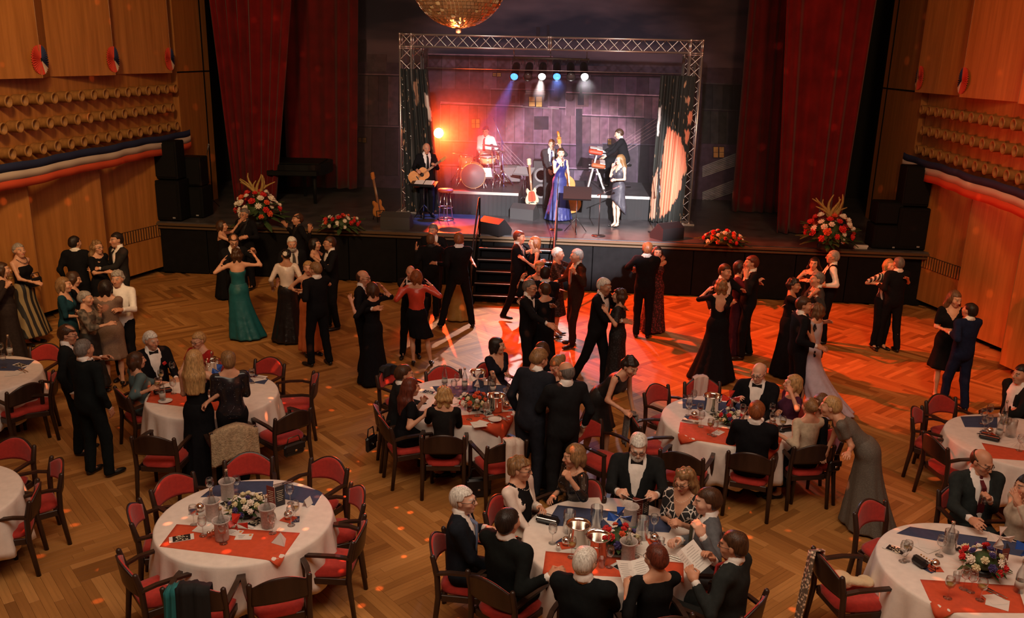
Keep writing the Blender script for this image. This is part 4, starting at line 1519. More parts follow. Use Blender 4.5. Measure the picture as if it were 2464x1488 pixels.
def cloth_mat(col, kind='wool'):
    nm = 'cloth_%s_%d_%d_%d' % (kind, *[int(c * 999) for c in col])
    if nm in MATS: return MATS[nm]
    if kind == 'wool':
        return mat(nm, col, .9, noise=.15, nscale=25, bump=.15, bscale=220, spec=.12)
    if kind == 'satin':
        return mat(nm, col, .32, noise=.12, nscale=10, bump=.35, bscale=22, spec=.6)
    if kind == 'silk':
        return mat(nm, col, .5, noise=.12, nscale=12, bump=.25, bscale=30, spec=.4)
    if kind in ('sequin', 'lace', 'print', 'stripe', 'branch', 'floral', 'tweed', 'panel'):
        m, N, L, b = new_mat(nm)
        tc = N.new('ShaderNodeTexCoord')
        v = N.new('ShaderNodeTexVoronoi')
        cr = N.new('ShaderNodeValToRGB')
        e = cr.color_ramp.elements
        L.new(tc.outputs['Object'], v.inputs['Vector'])
        src = v.outputs['Distance']
        b.inputs['Roughness'].default_value = .7
        if kind == 'sequin':
            v.inputs['Scale'].default_value = 170
            src = v.outputs['Color']
            e[0].position, e[1].position = .90, .97
            e[0].color = (*col, 1)
            e[1].color = (.34, .36, .40, 1)
            b.inputs['Roughness'].default_value = .25
        elif kind == 'lace':
            v.inputs['Scale'].default_value = 32
            e[0].position, e[1].position = .25, .5
            e[0].color = (*[c * 2.2 + .01 for c in col], 1)
            e[1].color = (*[c * .35 for c in col], 1)
        elif kind == 'tweed':
            v.inputs['Scale'].default_value = 130
            e[0].color = (*[c * .6 for c in col], 1)
            e[1].color = (*[c * 1.5 for c in col], 1)
        elif kind in ('branch', 'floral', 'print'):
            nz = N.new('ShaderNodeTexNoise')
            nz.inputs['Scale'].default_value = {'branch': 7, 'floral': 9, 'print': 14}[kind]
            nz.inputs['Detail'].default_value = 1.5
            L.new(tc.outputs['Object'], nz.inputs['Vector'])
            if kind == 'branch':
                v.feature = 'DISTANCE_TO_EDGE'
                v.inputs['Scale'].default_value = 13
                e[0].position, e[1].position = .045, .065
                e[0].color = (.72, .66, .6, 1)
                e[1].color = (*col, 1)
            elif kind == 'floral':
                src = nz.outputs['Fac']
                e[0].position, e[1].position = .57, .62
                e[0].color = (*col, 1)
                e[1].color = (.35, .12, .05, 1)
            else:
                src = nz.outputs['Fac']
                e[0].position, e[1].position = .42, .56
                e[0].color = (*[c * .35 for c in col], 1)
                e[1].color = (*[c * 1.3 for c in col], 1)
        elif kind == 'stripe':
            w = N.new('ShaderNodeTexWave')
            w.bands_direction = 'X'
            w.inputs['Scale'].default_value = 7
            w.inputs['Distortion'].default_value = 1.0
            L.new(tc.outputs['Object'], w.inputs['Vector'])
            src = w.outputs['Fac']
            e[0].position, e[1].position = .55, .6
            e[0].color = (*col, 1)
            e[1].color = (.65, .6, .52, 1)
        elif kind == 'panel':
            w = N.new('ShaderNodeTexWave')
            w.bands_direction = 'X'
            w.inputs['Scale'].default_value = 3.2
            w.inputs['Distortion'].default_value = 2.0
            w.inputs['Detail Scale'].default_value = .6
            L.new(tc.outputs['Object'], w.inputs['Vector'])
            src = w.outputs['Fac']
            e[0].position, e[1].position = .50, .56
            e[0].color = (.008, .008, .009, 1)
            e[1].color = (*col, 1)
        L.new(src, cr.inputs['Fac'])
        L.new(cr.outputs['Color'], b.inputs['Base Color'])
        MATS[nm] = m
        return m
    return mat(nm, col)


HAIRC = dict(brown=(.055, .024, .011), dark=(.016, .010, .008), black=(.007, .006, .006), blond=(.42, .25, .10), dkblond=(.22, .12, .05),
             grey=(.30, .27, .24), white=(.68, .64, .58), ginger=(.22, .07, .025), auburn=(.10, .022, .012), ltbrown=(.13, .06, .028),
             salt=(.14, .125, .115))
SKIN = dict(f=(.62, .33, .21), m=(.56, .28, .17), t=(.44, .21, .12), p=(.70, .42, .30))


def hair_mat(c):
    nm = 'hair_' + c
    if nm in MATS: return MATS[nm]
    col = HAIRC[c]
    m, N, L, b = new_mat(nm)
    tc = N.new('ShaderNodeTexCoord')
    mp = N.new('ShaderNodeMapping')
    mp.inputs['Scale'].default_value = (90, 90, 14)
    nt = N.new('ShaderNodeTexNoise')
    nt.inputs['Scale'].default_value = 1
    nt.inputs['Detail'].default_value = 3
    L.new(tc.outputs['Object'], mp.inputs['Vector'])
    L.new(mp.outputs['Vector'], nt.inputs['Vector'])
    cr = N.new('ShaderNodeValToRGB')
    cr.color_ramp.elements[0].position = .3
    cr.color_ramp.elements[1].position = .7
    cr.color_ramp.elements[0].color = (*[x * .55 for x in col], 1)
    cr.color_ramp.elements[1].color = (*[min(.9, x * 1.45) for x in col], 1)
    L.new(nt.outputs['Fac'], cr.inputs['Fac'])
    L.new(cr.outputs['Color'], b.inputs['Base Color'])
    bp = N.new('ShaderNodeBump')
    bp.inputs['Strength'].default_value = .6
    bp.inputs['Distance'].default_value = .006
    L.new(nt.outputs['Fac'], bp.inputs['Height'])
    L.new(bp.outputs['Normal'], b.inputs['Normal'])
    b.inputs['Roughness'].default_value = .45
    b.inputs['Specular IOR Level'].default_value = .35
    MATS[nm] = m
    return m


PLACED = []   # head pixel, root, facing: used to seat people on chairs


def person(label, sx, hx, hy, a, H=None, base=0.0, sit=None, lean=0, side=0, tw=0, hd=(0, 0), Ln=None, Rn=None, legs=None,
           out='suit', c=(.008, .008, .010), ck='wool', hair=('short', 'brown'), gl=False, skin=None, tie='bow', tiec=None, beard=None,
           sleeve='none', neck='boat', hem=None, flare=.26, skirtc=None, skck=None, fat=1.0, hp=('rel', 'rel'), pos=None, drag=(0, 0),
           hn=(None, None), hdr=(None, None), shirt=True, wide=1.0, cat='person', group=None, shoec=(.01, .01, .01), skirtpleat=9, hilo=0.0):
    """One figure. (hx, hy): pixel of the top of the head; a: facing, degrees (0 to the camera, 90 to the picture's right side)."""
    fem = sx == 'f'
    H = H or (1.66 if fem else 1.78)
    s_ = H / 1.75
    sk = np.array(SKIN[skin or sx])
    bx = (0.88 if fem else 1.0)
    hipz = .93 if sit is None else (sit + .085) / s_
    Hc = v3(0, 0, hipz)
    RT_ = rotz(R_(tw)) @ roty(R_(side)) @ rotx(-R_(lean))
    T = lambda x, y, z: Hc + RT_ @ v3(x, y, z)
    shw = .158 if fem else .185
    shw *= wide
    nb = T(0, -.015, .545)
    Rh = rotz(R_(hd[0])) @ rotx(-R_(hd[1] + lean * .55))
    hc = nb + rotx(-R_(lean * .6)) @ v3(0, .03, .10) + Rh @ v3(0, 0, .03)
    top = hc + Rh @ v3(0, -.01, .118)
    # ---- place
    if pos is None:
        Pw = at(hx, hy, base + top[2] * s_)
    else:
        Pw = np.array([pos[0], pos[1], 0])
    tocam = math.atan2(-Pw[1], -Pw[0])
    yaw = tocam + R_(a) - math.pi / 2
    Rw = rotz(yaw)
    off = Rw @ (top * s_)
    root = v3(Pw[0] - off[0], Pw[1] - off[1], base)
    dist = float(np.linalg.norm(root - CAMP))
    rs = min(max(dist / 10.4, .85), 1.55)
    loc = lambda w: (Rw.T @ (np.asarray(w, float) - root)) / s_
    # ---- arms
    ua, fa = (.27, .245) if fem else (.285, .26)
    arms = []
    for i, (sd, spec) in enumerate(((-1, Ln), (1, Rn))):
        Sh = T(sd * shw, -.005, .485)
        eh = v3(sd * .5, -.45, -1)
        spec = spec or ('d',)
        k = spec[0]
        if isinstance(k, (int, float)):
            Shw = root + Rw @ (Sh * s_)
            d = ray(spec[0], spec[1])
            t = ((Shw - CAMP) @ d) / (d @ d)
            dd = spec[2] if len(spec) > 2 else 0
            Wt = loc(CAMP + d * t + d / np.linalg.norm(d) * dd)
            if len(spec) > 3: eh = np.array(spec[3], float)
        elif k == 'd':
            Wt = Sh + v3(sd * .07, .05, -.50)
        elif k == 'w':
            Wt = loc(spec[1])
            if len(spec) > 2: eh = np.array(spec[2], float)
        else:
            q = {'hold': (sd * .10, .34, .40), 'back': (sd * .02, .38, .25), 'sho': (sd * .16, .34, .50), 'lap': (sd * .10, .30, .06),
                 'tab': (sd * .13, .40, .22), 'up': (sd * .34, .22, .52), 'chin': (sd * .04, .20, .47), 'clap': (sd * .03, .30, .33),
                 'waist': (sd * .05, .24, .17), 'fwd': (sd * .15, .36, .3)}[k]
            Wt = T(*q)
            if k in ('hold', 'sho', 'up'): eh = v3(sd * 1.0, -.2, -.7)
        v = Wt - Sh
        l = np.linalg.norm(v)
        if l > ua + fa - .008:
            v *= (ua + fa - .008) / l
            l = ua + fa - .008
        l = max(l, .09)
        u = v / np.linalg.norm(v)
        x = (ua * ua - fa * fa + l * l) / (2 * l)
        hh = math.sqrt(max(ua * ua - x * x, 0))
        e = eh - u * (eh @ u)
        e /= max(np.linalg.norm(e), 1e-6)
        E = Sh + u * x + e * hh
        Wp = Sh + u * l
        arms.append((sd, Sh, E, Wp, k, i))
    # ---- legs
    thl, shl = .43, .42
    L = []
    hw = .085 if fem else .09
    for i, sd in enumerate((-1, 1)):
        hj = Hc + v3(sd * hw, 0, 0)
        if sit is not None:
            kn = v3(sd * .10, .43, hipz - .02)
            ft = v3(sd * .11, .42 if legs is None else legs[i][1], .075)
            if legs is not None: ft[0] = legs[i][0]
            kd = kn
            dv = ft - kd
            ft = kd + dv / np.linalg.norm(dv) * (hipz - .02 - .075) if hipz > .3 else ft
            ft[2] = .075
        else:
            fx, fy = (sd * .10, 0.0) if legs is None else legs[i][:2]
            fzz = legs[i][2] if legs is not None and len(legs[i]) > 2 else 0
            ft = v3(fx, fy, .08 + fzz)
            v = ft - hj
            l = min(np.linalg.norm(v), thl + shl - .004)
            u = v / np.linalg.norm(v)
            x = (thl * thl - shl * shl + l * l) / (2 * l)
            hh = math.sqrt(max(thl * thl - x * x, 0))
            e = v3(sd * .15, 1, 0)
            e = e - u * (e @ u)
            e /= np.linalg.norm(e)
            kn = hj + u * x + e * hh
            ft = hj + u * l
        L.append((sd, hj, kn, ft))
    # ---- body (skin)
    covered = out == 'suit'
    S = SD((.040 if covered else .0205) * rs)
    S.ell(T(0, 0, .02), (.15 * bx * 1.05, .105, .12), RT_, .05).ell(T(0, 0, .2), (.128 * bx, .095 * fat, .17), RT_, .05)
    S.ell(T(0, 0, .37), (.15 * bx, .105, .165), RT_, .05)
    S.cap(T(-shw + .02, -.008, .487), T(shw - .02, -.008, .487), .046 * bx, None, .05)
    if fem:
        for sd in (-1, 1): S.ell(T(sd * .066, .075, .345), (.058, .05, .055), RT_, .03)
    S.cap(nb + RT_ @ v3(0, 0, -.03), hc + Rh @ v3(0, -.02, -.06), .058 * bx, .052 * bx, .03)
    S.cap(T(-.09, -.02, .51), nb + RT_ @ v3(0, -.005, .02), .036, .045, .04).cap(T(.09, -.02, .51), nb + RT_ @ v3(0, -.005, .02), .036, .045, .04)
    for sd, Sh, E, Wp, k, i in arms:
        S.cap(Sh, E, .048 * bx, .037 * bx, .03).cap(E, Wp, .038 * bx, .025, .02)
    for sd, hj, kn, ft in L:
        S.cap(hj + v3(0, 0, -.02), kn, .083, .056 * bx, .04).cap(kn, ft, .052 * bx, .034 * bx, .03)
        cm = kn * .68 + ft * .32
        S.cap(cm + v3(0, -.018, 0), cm * .75 + ft * .25 + v3(0, -.01, 0), .047 * bx, .036, .03)
        S.cap(ft, ft + v3(0, .11, -.05), .036, .028, .03)
    V, Fq = S.run()
    Vs, Fs, Cs, off = [V], [Fq], [np.tile(sk, (len(V), 1))], len(V)
    # ---- head
    hr = .0078 * max(rs, .9)
    S = SD(hr)
    A = lambda x, y, z: hc + Rh @ v3(x, y, z)
    fw_ = .93 if fem else 1.0
    S.ell(A(0, -.016, .03), (.075, .095, .086), Rh, .03)
    S.ell(A(0, .030, -.04), (.058 * fw_, .062, .078), Rh, .04)
    S.ell(A(0, .062, -.093), (.026, .022, .02), Rh, .025)
    S.cap(A(-.03, .083, .022), A(.03, .083, .022), .013, None, .02)
    for sd in (-1, 1):
        S.ell(A(sd * .043, .058, -.022), (.026, .024, .022), Rh, .03)
        S.ell(A(sd * .032, .098, .003), (.017, .014, .011), Rh, .0, 's')
        S.ell(A(sd * .031, .078, .004), (.0145, .013, .0125), Rh, .005)
        S.ell(A(sd * .076, -.008, -.004), (.010, .020, .032), rotz(0) @ Rh, .008)
    S.cap(A(0, .092, .012), A(0, .112, -.026), .009, .0125, .012)
    S.ell(A(0, .100, -.030), (.018, .013, .009), Rh, .008)
    S.cap(A(-.016, .090, -.055), A(.016, .090, -.055), .0075, None, .008).cap(A(-.014, .088, -.066), A(.014, .088, -.066), .008, None, .008)
    S.cap(A(0, -.03, -.03), A(0, -.025, -.11), .05 * bx, .053 * bx, .03)
    V, Fq = S.run()
    q = (V - hc) @ Rh
    C = np.tile(sk, (len(V), 1))
    fr = q[:, 1] > .055
    hcol = np.array(HAIRC[hair[1] if hair[1] in HAIRC else 'brown'])
    lip = (np.abs(q[:, 2] + .061) < .0105) & (np.abs(q[:, 0]) < .024) & fr
    C[lip] = np.array((.42, .08, .07)) if fem else sk * np.array((.8, .6, .55))
    bro = (np.abs(q[:, 2] - .027 - .1 * (.03 - np.abs(np.abs(q[:, 0]) - .03))) < .006) & (np.abs(np.abs(q[:, 0]) - .031) < .019) & fr
    C[bro] = hcol * .6 + sk * .15
    eye = (np.abs(q[:, 2] - .003) < .0065) & (np.abs(np.abs(q[:, 0]) - .032) < .0125) & fr
    C[eye] = (.45, .40, .36)
    C[eye & (np.abs(np.abs(q[:, 0]) - .032) < .0055)] = (.03, .02, .015)
    chk = fr & (np.abs(q[:, 2] + .025) < .02) & (np.abs(np.abs(q[:, 0]) - .042) < .018)
    C[chk] = C[chk] * np.array((1.08, .88, .85))
    Vs.append(V); Fs.append(Fq + off); Cs.append(C); off += len(V)
    # ---- hands
    hinf = []
    for sd, Sh, E, Wp, k, i in arms:
        fd = (Wp - E) / np.linalg.norm(Wp - E)
        y = fd
        if hdr[i] is not None:
            y = np.array(hdr[i], float); y /= np.linalg.norm(y)
        z = {'d': v3(sd, .15, 0), 'tab': v3(0, 0, 1), 'lap': v3(0, .2, 1), 'hold': v3(sd * .8, .2, .5), 'sho': v3(0, .2, 1), 'up': v3(sd, -.2, .4),
             'chin': v3(sd, .6, 0), 'clap': v3(sd, .1, .3)}.get(k, v3(sd * .7, .1, .75))
        if hn[i] is not None: z = np.array(hn[i], float)
        z = z - y * (z @ y)
        z /= max(np.linalg.norm(z), 1e-6)
        x = np.cross(y, z)
        hs = .9 if fem else 1.02
        V, Fq = hand_mesh(hp[i], .0077 * max(rs, .9))
        V = V * hs
        if sd < 0:
            V = V * np.array((-1, 1, 1)); Fq = Fq[:, ::-1]
        Vs.append(Wp + V @ np.stack([x, y, z])); Fs.append(Fq + off); Cs.append(np.tile(sk * np.array((1.02, .97, .95)), (len(V), 1))); off += len(V)
        hinf.append((Wp, y, z))
    V = np.concatenate(Vs) * s_
    me = raw_mesh('person', V, np.concatenate(Fs), vcol_mat('skin', .5, .08, 18), col=np.concatenate(Cs))
    ob = link('person', me, None, root, yaw)
    tag(ob, label, cat, group)

    def child(name, S, m, lab=None):
        V, F = S.run() if isinstance(S, SD) else S
        if len(V) == 0: return None
        o = link(name, raw_mesh(name, V * s_, F, m), ob)
        if lab: o['label'] = lab
        return o
    ph = (abs(hx) * .37 + abs(hy) * .21) % 6.28
    fold = lambda X, Y, Z, am=.004, fq=26: am * np.sin(fq * X + 9 * Z + ph) * np.sin(fq * .8 * Y - 14 * Z + ph * 2) + am * .6 * np.sin(34 * Z + 16 * X + 10 * Y + ph)
    inv = RT_.T

    def tl(X, Y, Z):
        px, py, pz = X - Hc[0], Y - Hc[1], Z - Hc[2]
        return (inv[0, 0] * px + inv[0, 1] * py + inv[0, 2] * pz, inv[1, 0] * px + inv[1, 1] * py + inv[1, 2] * pz,
                inv[2, 0] * px + inv[2, 1] * py + inv[2, 2] * pz)

    # ---- men: shirt, jacket, trousers
    def trousers(col, kind='wool'):
        S = SD(.027 * rs)
        S.ell(Hc + RT_ @ v3(0, 0, .03), (.165 * wide, .122 * fat ** .5, .13), RT_, .05)
        for sd, hj, kn, ft in L:
            S.cap(hj + v3(0, 0, -.01), kn, .096, .072, .05).cap(kn, ft + v3(0, -.01, -.04), .070, .062, .03, (0, 1))
        S.noise(lambda X, Y, Z: fold(X, Y, Z, .0035))
        child('trousers', S, cloth_mat(col, kind))

    def shoes(col, heel=0.0):
        for sd, hj, kn, ft in L:
            ya = R_(-sd * 10)
            fr_ = v3(-math.sin(ya) * 0 + sd * .17, .98, 0)
            fl = ft[2] - .08
            S = SD(.0125 * max(rs, .9))
            b0 = v3(ft[0], ft[1], fl)
            S.ell(b0 + v3(0, -.015, .04 + heel), (.037, .05, .04), None, .03)
            S.ell(b0 + fr_ * .11 + v3(0, 0, .028), (.042 if not heel else .033, .10, .034 if not heel else .022), rotz(-sd * .17), .04)
            if heel: S.cap(b0 + v3(0, -.04, heel), b0 + v3(0, -.05, .004), .014, .009, .015)
            S.cut(lambda X, Y, Z: (fl + .002 - Z) + (X + Y) * 0)
            if heel: S.ell(b0 + v3(0, .03, .085 + heel), (.027, .075, .035), None, .0, 's')
            child('shoe', S, mat('shoe_%d%d%d' % tuple(int(c_ * 99) for c_ in col), col, .3))

    def torso(S, g, op=.0, skirt=True, hemz=-.13):
        """outer shell of a jacket or shirt; g grows it"""
        S.ell(T(0, .005, .2), (.150 * bx * wide + g, .112 * fat + g, .20), RT_, .06)
        S.ell(T(0, 0, .36), (.170 * bx * wide + g, .118 + g, .18), RT_, .06)
        S.cap(T(-shw + .03, -.012, .485), T(shw - .03, -.012, .485), .058 * bx + g, None, .05)
        S.cap(T(-.07, -.02, .515), T(.07, -.02, .515), .042 + g * .6, None, .05)
        S.ell(T(0, 0, .03), (.165 * bx * wide + g, .118 * fat + g, .17), RT_, .07)
        if fem:
            for sd in (-1, 1): S.ell(T(sd * .066, .078, .345), (.062 + g * .5, .056 + g * .5, .06), RT_, .03)

    def sleeves(S, r, to, cuff=.0):
        for sd, Sh, E, Wp, k, i in arms:
            S.cap(Sh, E if to > .5 else Sh + (E - Sh) * to * 2, .060 * bx + r, (.05 if to > .5 else .056) * bx + r, .035, (0, 0 if to > .5 else 1))
            if to > .5:
                e2 = E + (Wp - E) * ((to - .5) * 2)
                S.cap(E, e2, .050 * bx + r, .040 * bx + r, .02, (0, 1))

    def collar(S, r=.077, z0=.0, z1=.062):
        S.cap(nb + RT_ @ v3(0, -.004, z0), nb + RT_ @ v3(0, .008, z1), r, r - .006, .01, (1, 1))

    def vcut(z0=.16, w1=.085, z1=.53, w0=.004):
        def f(X, Y, Z):
            x, y, z = tl(X, Y, Z)
            w = w0 + (w1 - w0) * np.clip((z - z0) / (z1 - z0), 0, 1)
            return np.minimum(np.minimum(w - np.abs(x), y - .01), z - z0)
        return f

    def chest_y(z):
        return .118 * (1 - ((z - .36) / .32) ** 2 * .35) + .012

    def neckwear(kind, col):
        b = MB()
        yc = .068
        if kind == 'bow':
            p = nb + RT_ @ v3(0, yc + .01, -.028)
            R3 = Matrix([list(r) for r in RT_])
            for sd in (-1, 1):
                V = [(0, -.006, -.009), (0, -.006, .009), (sd * .058, -.008, .03), (sd * .058, -.008, -.03),
                     (0, .010, -.009), (0, .010, .009), (sd * .058, .008, .03), (sd * .058, .008, -.03)]
                F = [(0, 1, 2, 3), (7, 6, 5, 4), (1, 5, 6, 2), (0, 3, 7, 4), (3, 2, 6, 7), (0, 4, 5, 1)]
                if sd < 0: F = [f[::-1] for f in F]
                b.add([Vector(p) + R3 @ Vector(q) for q in V], F)
            b.box(p, (.022, .026, .022), R=R3, bev=.004)
            nm = 'bow_tie'
        else:
            b.box(Vector(nb + RT_ @ v3(0, yc, -.02)), (.036, .024, .036), R=Matrix([list(r) for r in RT_]), bev=.008)
            pts = []
            for z in (.52, .46, .38, .30, .22, .17):
                pts.append(T(0, chest_y(z) + .002 + .03 * max(0, (fat - 1)), z))
            pts[0] = nb + RT_ @ v3(0, yc, -.03)
            for i_ in range(len(pts) - 1):
                w0, w1 = .017 + .0045 * i_, .017 + .0045 * (i_ + 1)
                p, q = pts[i_], pts[i_ + 1]
                xx, yy = RT_ @ v3(1, 0, 0), RT_ @ v3(0, .008, 0)
                V = [p - xx * w0, p + xx * w0, q + xx * w1, q - xx * w1, p - xx * w0 - yy, p + xx * w0 - yy, q + xx * w1 - yy, q - xx * w1 - yy]
                V = V[:4] + [u for u in V[4:]]
                V = [V[i2] + (yy if i2 < 4 else 0 * yy) for i2 in range(8)]
                b.add(V, [(3, 2, 1, 0), (4, 5, 6, 7), (0, 1, 5, 4), (1, 2, 6, 5), (2, 3, 7, 6), (3, 0, 4, 7)])
            nm = 'tie'
        for i_ in range(len(b.v)): b.v[i_] = b.v[i_] * s_
        b.build(nm, cloth_mat(col, 'silk'), ob)

    if out in ('suit', 'vest', 'shirt'):
        S = SD(.023 * rs)
        torso(S, .0 if out != 'shirt' else .008)
        collar(S)
        if out == 'suit':
            for sd, Sh, E, Wp, k, i in arms:
                d = (Wp - E) / np.linalg.norm(Wp - E)
                S.cap(Wp - d * .05, Wp + d * .012, .036, .036, .01, (1, 1))
        else:
            sleeves(S, .0, .97)
        S.ell(nb + RT_ @ v3(0, .05, .05), (.05, .05, .06), None, 0, 's')
        sc = (.80, .76, .72) if shirt is True else shirt
        child('shirt', S, cloth_mat(sc, 'silk'))
        if out != 'shirt':
            S = SD(.0245 * rs)
            torso(S, .016)
            if out == 'suit': sleeves(S, .002, .95)
            hz = -.15 if sit is None else -.07
            vc = vcut(.16 if tie == 'bow' else .13)
            S.cut(lambda X, Y, Z: vc(X, Y, Z))
            S.cut(lambda X, Y, Z: hz - tl(X, Y, Z)[2])
            S.noise(lambda X, Y, Z: fold(X, Y, Z, .004))
            nbx, R2 = nb, RT_
            S.ell(nb + RT_ @ v3(0, .048, .046), (.076, .098, .060), RT_, 0, 's')
            if out == 'vest':
                for sd, Sh, E, Wp, k, i in arms: S.ell(Sh + v3(sd * .03, 0, 0), (.055, .09, .10), None, 0, 's')
            child('jacket' if out == 'suit' else 'vest', S, cloth_mat(c, ck))
        if tie: neckwear(tie, tiec or (.008, .008, .009))
        trousers(c if skirtc is None else skirtc)
        shoes(shoec)
    else:
        # ---- women: bodice and skirt
        S = SD(.019 * rs)
        g = .012
        S.ell(T(0, .002, .18), (.132 * bx * wide + g, .098 * fat + g, .17), RT_, .06)
        S.ell(T(0, 0, .36), (.152 * bx * wide + g, .106 + g, .165), RT_, .05)
        bu = .72 if out == 'jacket' else 1.0
        for sd in (-1, 1): S.ell(T(sd * .066, .078, .345), (.06 * bu + g, .052 * bu + g, .058 * bu + g), RT_, .05)
        if neck != 'strapless':
            S.cap(T(-shw + .03, -.01, .487), T(shw - .03, -.01, .487), .05 * bx + g * .7, None, .05)
        if sleeve != 'none':
            sleeves(S, .0 if sleeve != 'loose' else .012, {'cap': .30, 'elbow': .56, 'long': .97, 'half': .44, 'loose': .75, 'tq': .75}[sleeve])
        if out == 'jacket':      # blouse or jacket over a skirt
            S.ell(T(0, 0, .04), (.165 * bx * wide + g, .12 + g, .14), RT_, .05)
            S.cut(lambda X, Y, Z: -.03 - tl(X, Y, Z)[2])
        else:
            S.ell(T(0, 0, .03), (.158 * bx * wide + g, .112 * fat + g, .14), RT_, .06)
            S.cut(lambda X, Y, Z: -.04 - tl(X, Y, Z)[2])
        if neck == 'strapless':
            S.cut(lambda X, Y, Z: (lambda t: t[2] - (.405 + .35 * np.clip(t[1], -.12, .1)))(tl(X, Y, Z)))
        elif neck in ('v', 'deepv'):
            vc = vcut(.36 if neck == 'v' else .30, .10, .53)
            S.cut(lambda X, Y, Z: vc(X, Y, Z))
        elif neck == 'backless':
            S.ell(T(0, -.11, .40), (.085, .09, .13), RT_, 0, 's')
        if neck == 'vest_open':
            vc = vcut(.02, .075, .53, .03)
            S.cut(lambda X, Y, Z: vc(X, Y, Z))
        if neck not in ('high',):
            r_ = {'boat': .10, 'scoop': .125}.get(neck, .085)
            S.ell(nb + RT_ @ v3(0, .025, .02), (r_, r_, .075 if neck != 'scoop' else .10), RT_, 0, 's')
        S.noise(lambda X, Y, Z: fold(X, Y, Z, .003))
        child('bodice' if out == 'dress' else 'blouse', S, cloth_mat(c, ck))
        if neck == 'vest_open':
            S = SD(.017 * rs)
            torso(S, -.006)
            S.ell(nb + RT_ @ v3(0, .03, .02), (.09, .09, .09), RT_, 0, 's')
            child('top', S, cloth_mat((.01, .01, .012), 'wool'))
        sc = skirtc or c
        hz = .03 if hem is None or hem == 'pants' else hem
        S = SD(.0235 * rs)
        if hem == 'pants':
            trousers(sc)
            shoes(shoec)
            S = None
        elif sit is None:
            zt = Hc[2] + .14
            fx0 = (L[0][3] + L[1][3]) / 2
            cut_w = v3(*T(0, 0, .12))

            def sk_f(X, Y, Z):
                t = np.clip((zt - Z) / (zt - hz), 0, 1)
                th = (zt - .2 - Z)
                full = np.clip((zt - hz) / .8, .4, 1)
                hip = np.clip((zt - Z) / .2, 0, 1)
                hip = hip * hip * (3 - 2 * hip)
                tt = np.clip((zt - .18 - Z) / max(zt - .18 - hz, .1), 0, 1)
                rx = .125 * wide + .052 * wide * hip + (flare - .177 * wide) * tt ** 1.3 * full
                ry = .098 + .035 * hip + (flare * .9 - .133) * tt ** 1.3 * full
                lp = 1 - np.clip((zt - Z) / (.22), 0, 1)
                cx = (cut_w[0]) * lp + drag[0] * tt ** 1.6 + fx0[0] * tt
                cy = (cut_w[1]) * lp + drag[1] * tt ** 1.6 + fx0[1] * tt
                px, py = (X - cx), (Y - cy)
                q = np.sqrt((px / rx) ** 2 + (py / ry) ** 2)
                ang = np.arctan2(py, px)
                d = (q - 1) * np.minimum(rx, ry)
                d = d - (.020 * tt * full) * np.sin(skirtpleat * ang + ph + 1.5 * np.sin(2 * ang + ph)) - .006 * tt * np.sin(23 * ang + ph)
                return np.maximum(np.maximum(d * .8, Z - zt), hz + (hilo * np.clip((py + .5 * px) / .2, -1, 1) if hilo else 0) - Z)
            m_ = flare + .1 + max(abs(drag[0]), abs(drag[1])) + abs(fx0[1]) + abs(cut_w[1])
            S.fn(v3(-m_, -m_, hz - abs(hilo)), v3(m_, m_, zt), sk_f, .02)
            S.ell(T(0, -.005, .03), (.168 * wide, .128, .15), RT_, .06)
        else:
            S.ell(T(0, 0, .06), (.16 * wide, .12, .13), RT_, .05)
            a_, b_ = (L[0][1] + L[1][1]) / 2, (L[0][2] + L[1][2]) / 2
            for sd, hj, kn, ft in L:
                S.cap(hj, kn + v3(0, .02, 0), .10, .085, .10)
                if hz < .35: S.cap(kn, v3(ft[0], ft[1] * .95, max(hz, .06)), .095, .12, .12, (0, 1))
            S.cap(a_, b_, .09, .08, .1)
            if hz < .35:
                S.cap(b_, v3(0, (L[0][3][1] + L[1][3][1]) / 2, max(hz, .06)), .09, .11, .12, (0, 1))
            S.noise(lambda X, Y, Z: fold(X, Y, Z, .006))
        if S: child('skirt', S, cloth_mat(sc, skck or ck))
        if S and (sit is not None or hz > .04): shoes(shoec, .055 if hz > .3 else .0)
    # ---- hair
    st, hcn = hair[0], hair[1]
    if st != 'bald0':
        S = SD(.0078 * max(rs, .9))
        nz = {'curl': .009, 'curlbob': .010, 'curllong': .012}.get(st, .0038)
        if st == 'bob' or st == 'curlbob':
            S.ell(A(0, -.022, .018), (.096, .112, .112), Rh, .02)
            S.cap(A(-.082, -.02, -.01), A(-.082, .0, -.085), .026, .018, .03).cap(A(.082, -.02, -.01), A(.082, .0, -.085), .026, .018, .03)
            S.cap(A(-.05, -.08, -.03), A(-.045, -.075, -.10), .04, .03, .04).cap(A(.05, -.08, -.03), A(.045, -.075, -.10), .04, .03, .04)
        elif st in ('long', 'curllong'):
            S.ell(A(0, -.022, .022), (.092, .110, .106), Rh, .02)
            ln = hair[2] if len(hair) > 2 else .30
            dn = v3(0, 0, -1)
            for sx_, y0 in ((-.07, -.03), (.07, -.03), (-.035, -.085), (.035, -.085), (0, -.09)):
                p = A(sx_, y0, -.02)
                q = p + dn * (ln * .45) + (RT_ @ v3(sx_ * .35, -.035, 0))
                r2 = p + dn * ln + (RT_ @ v3(sx_ * .35, -.05 + lean * -.001, 0))
                S.cap(p, q, .040, .042, .04).cap(q, r2, .042, .028, .04)
        elif st == 'updo':
            S.ell(A(0, -.018, .034), (.084, .104, .094), Rh, .02)
            S.ell(A(0, -.105, .035), (.05, .045, .05), None, .02)
        else:
            th = .006 if st in ('crop', 'bald') else .010 if st == 'short' else .015
            S.ell(A(0, -.018, .033), (.076 + th, .096 + th, .087 + th), Rh, .02)
            S.ell(A(0, -.055, -.01), (.068 + th * .6, .058 + th, .068), Rh, .03)
        ihr = Rh.T

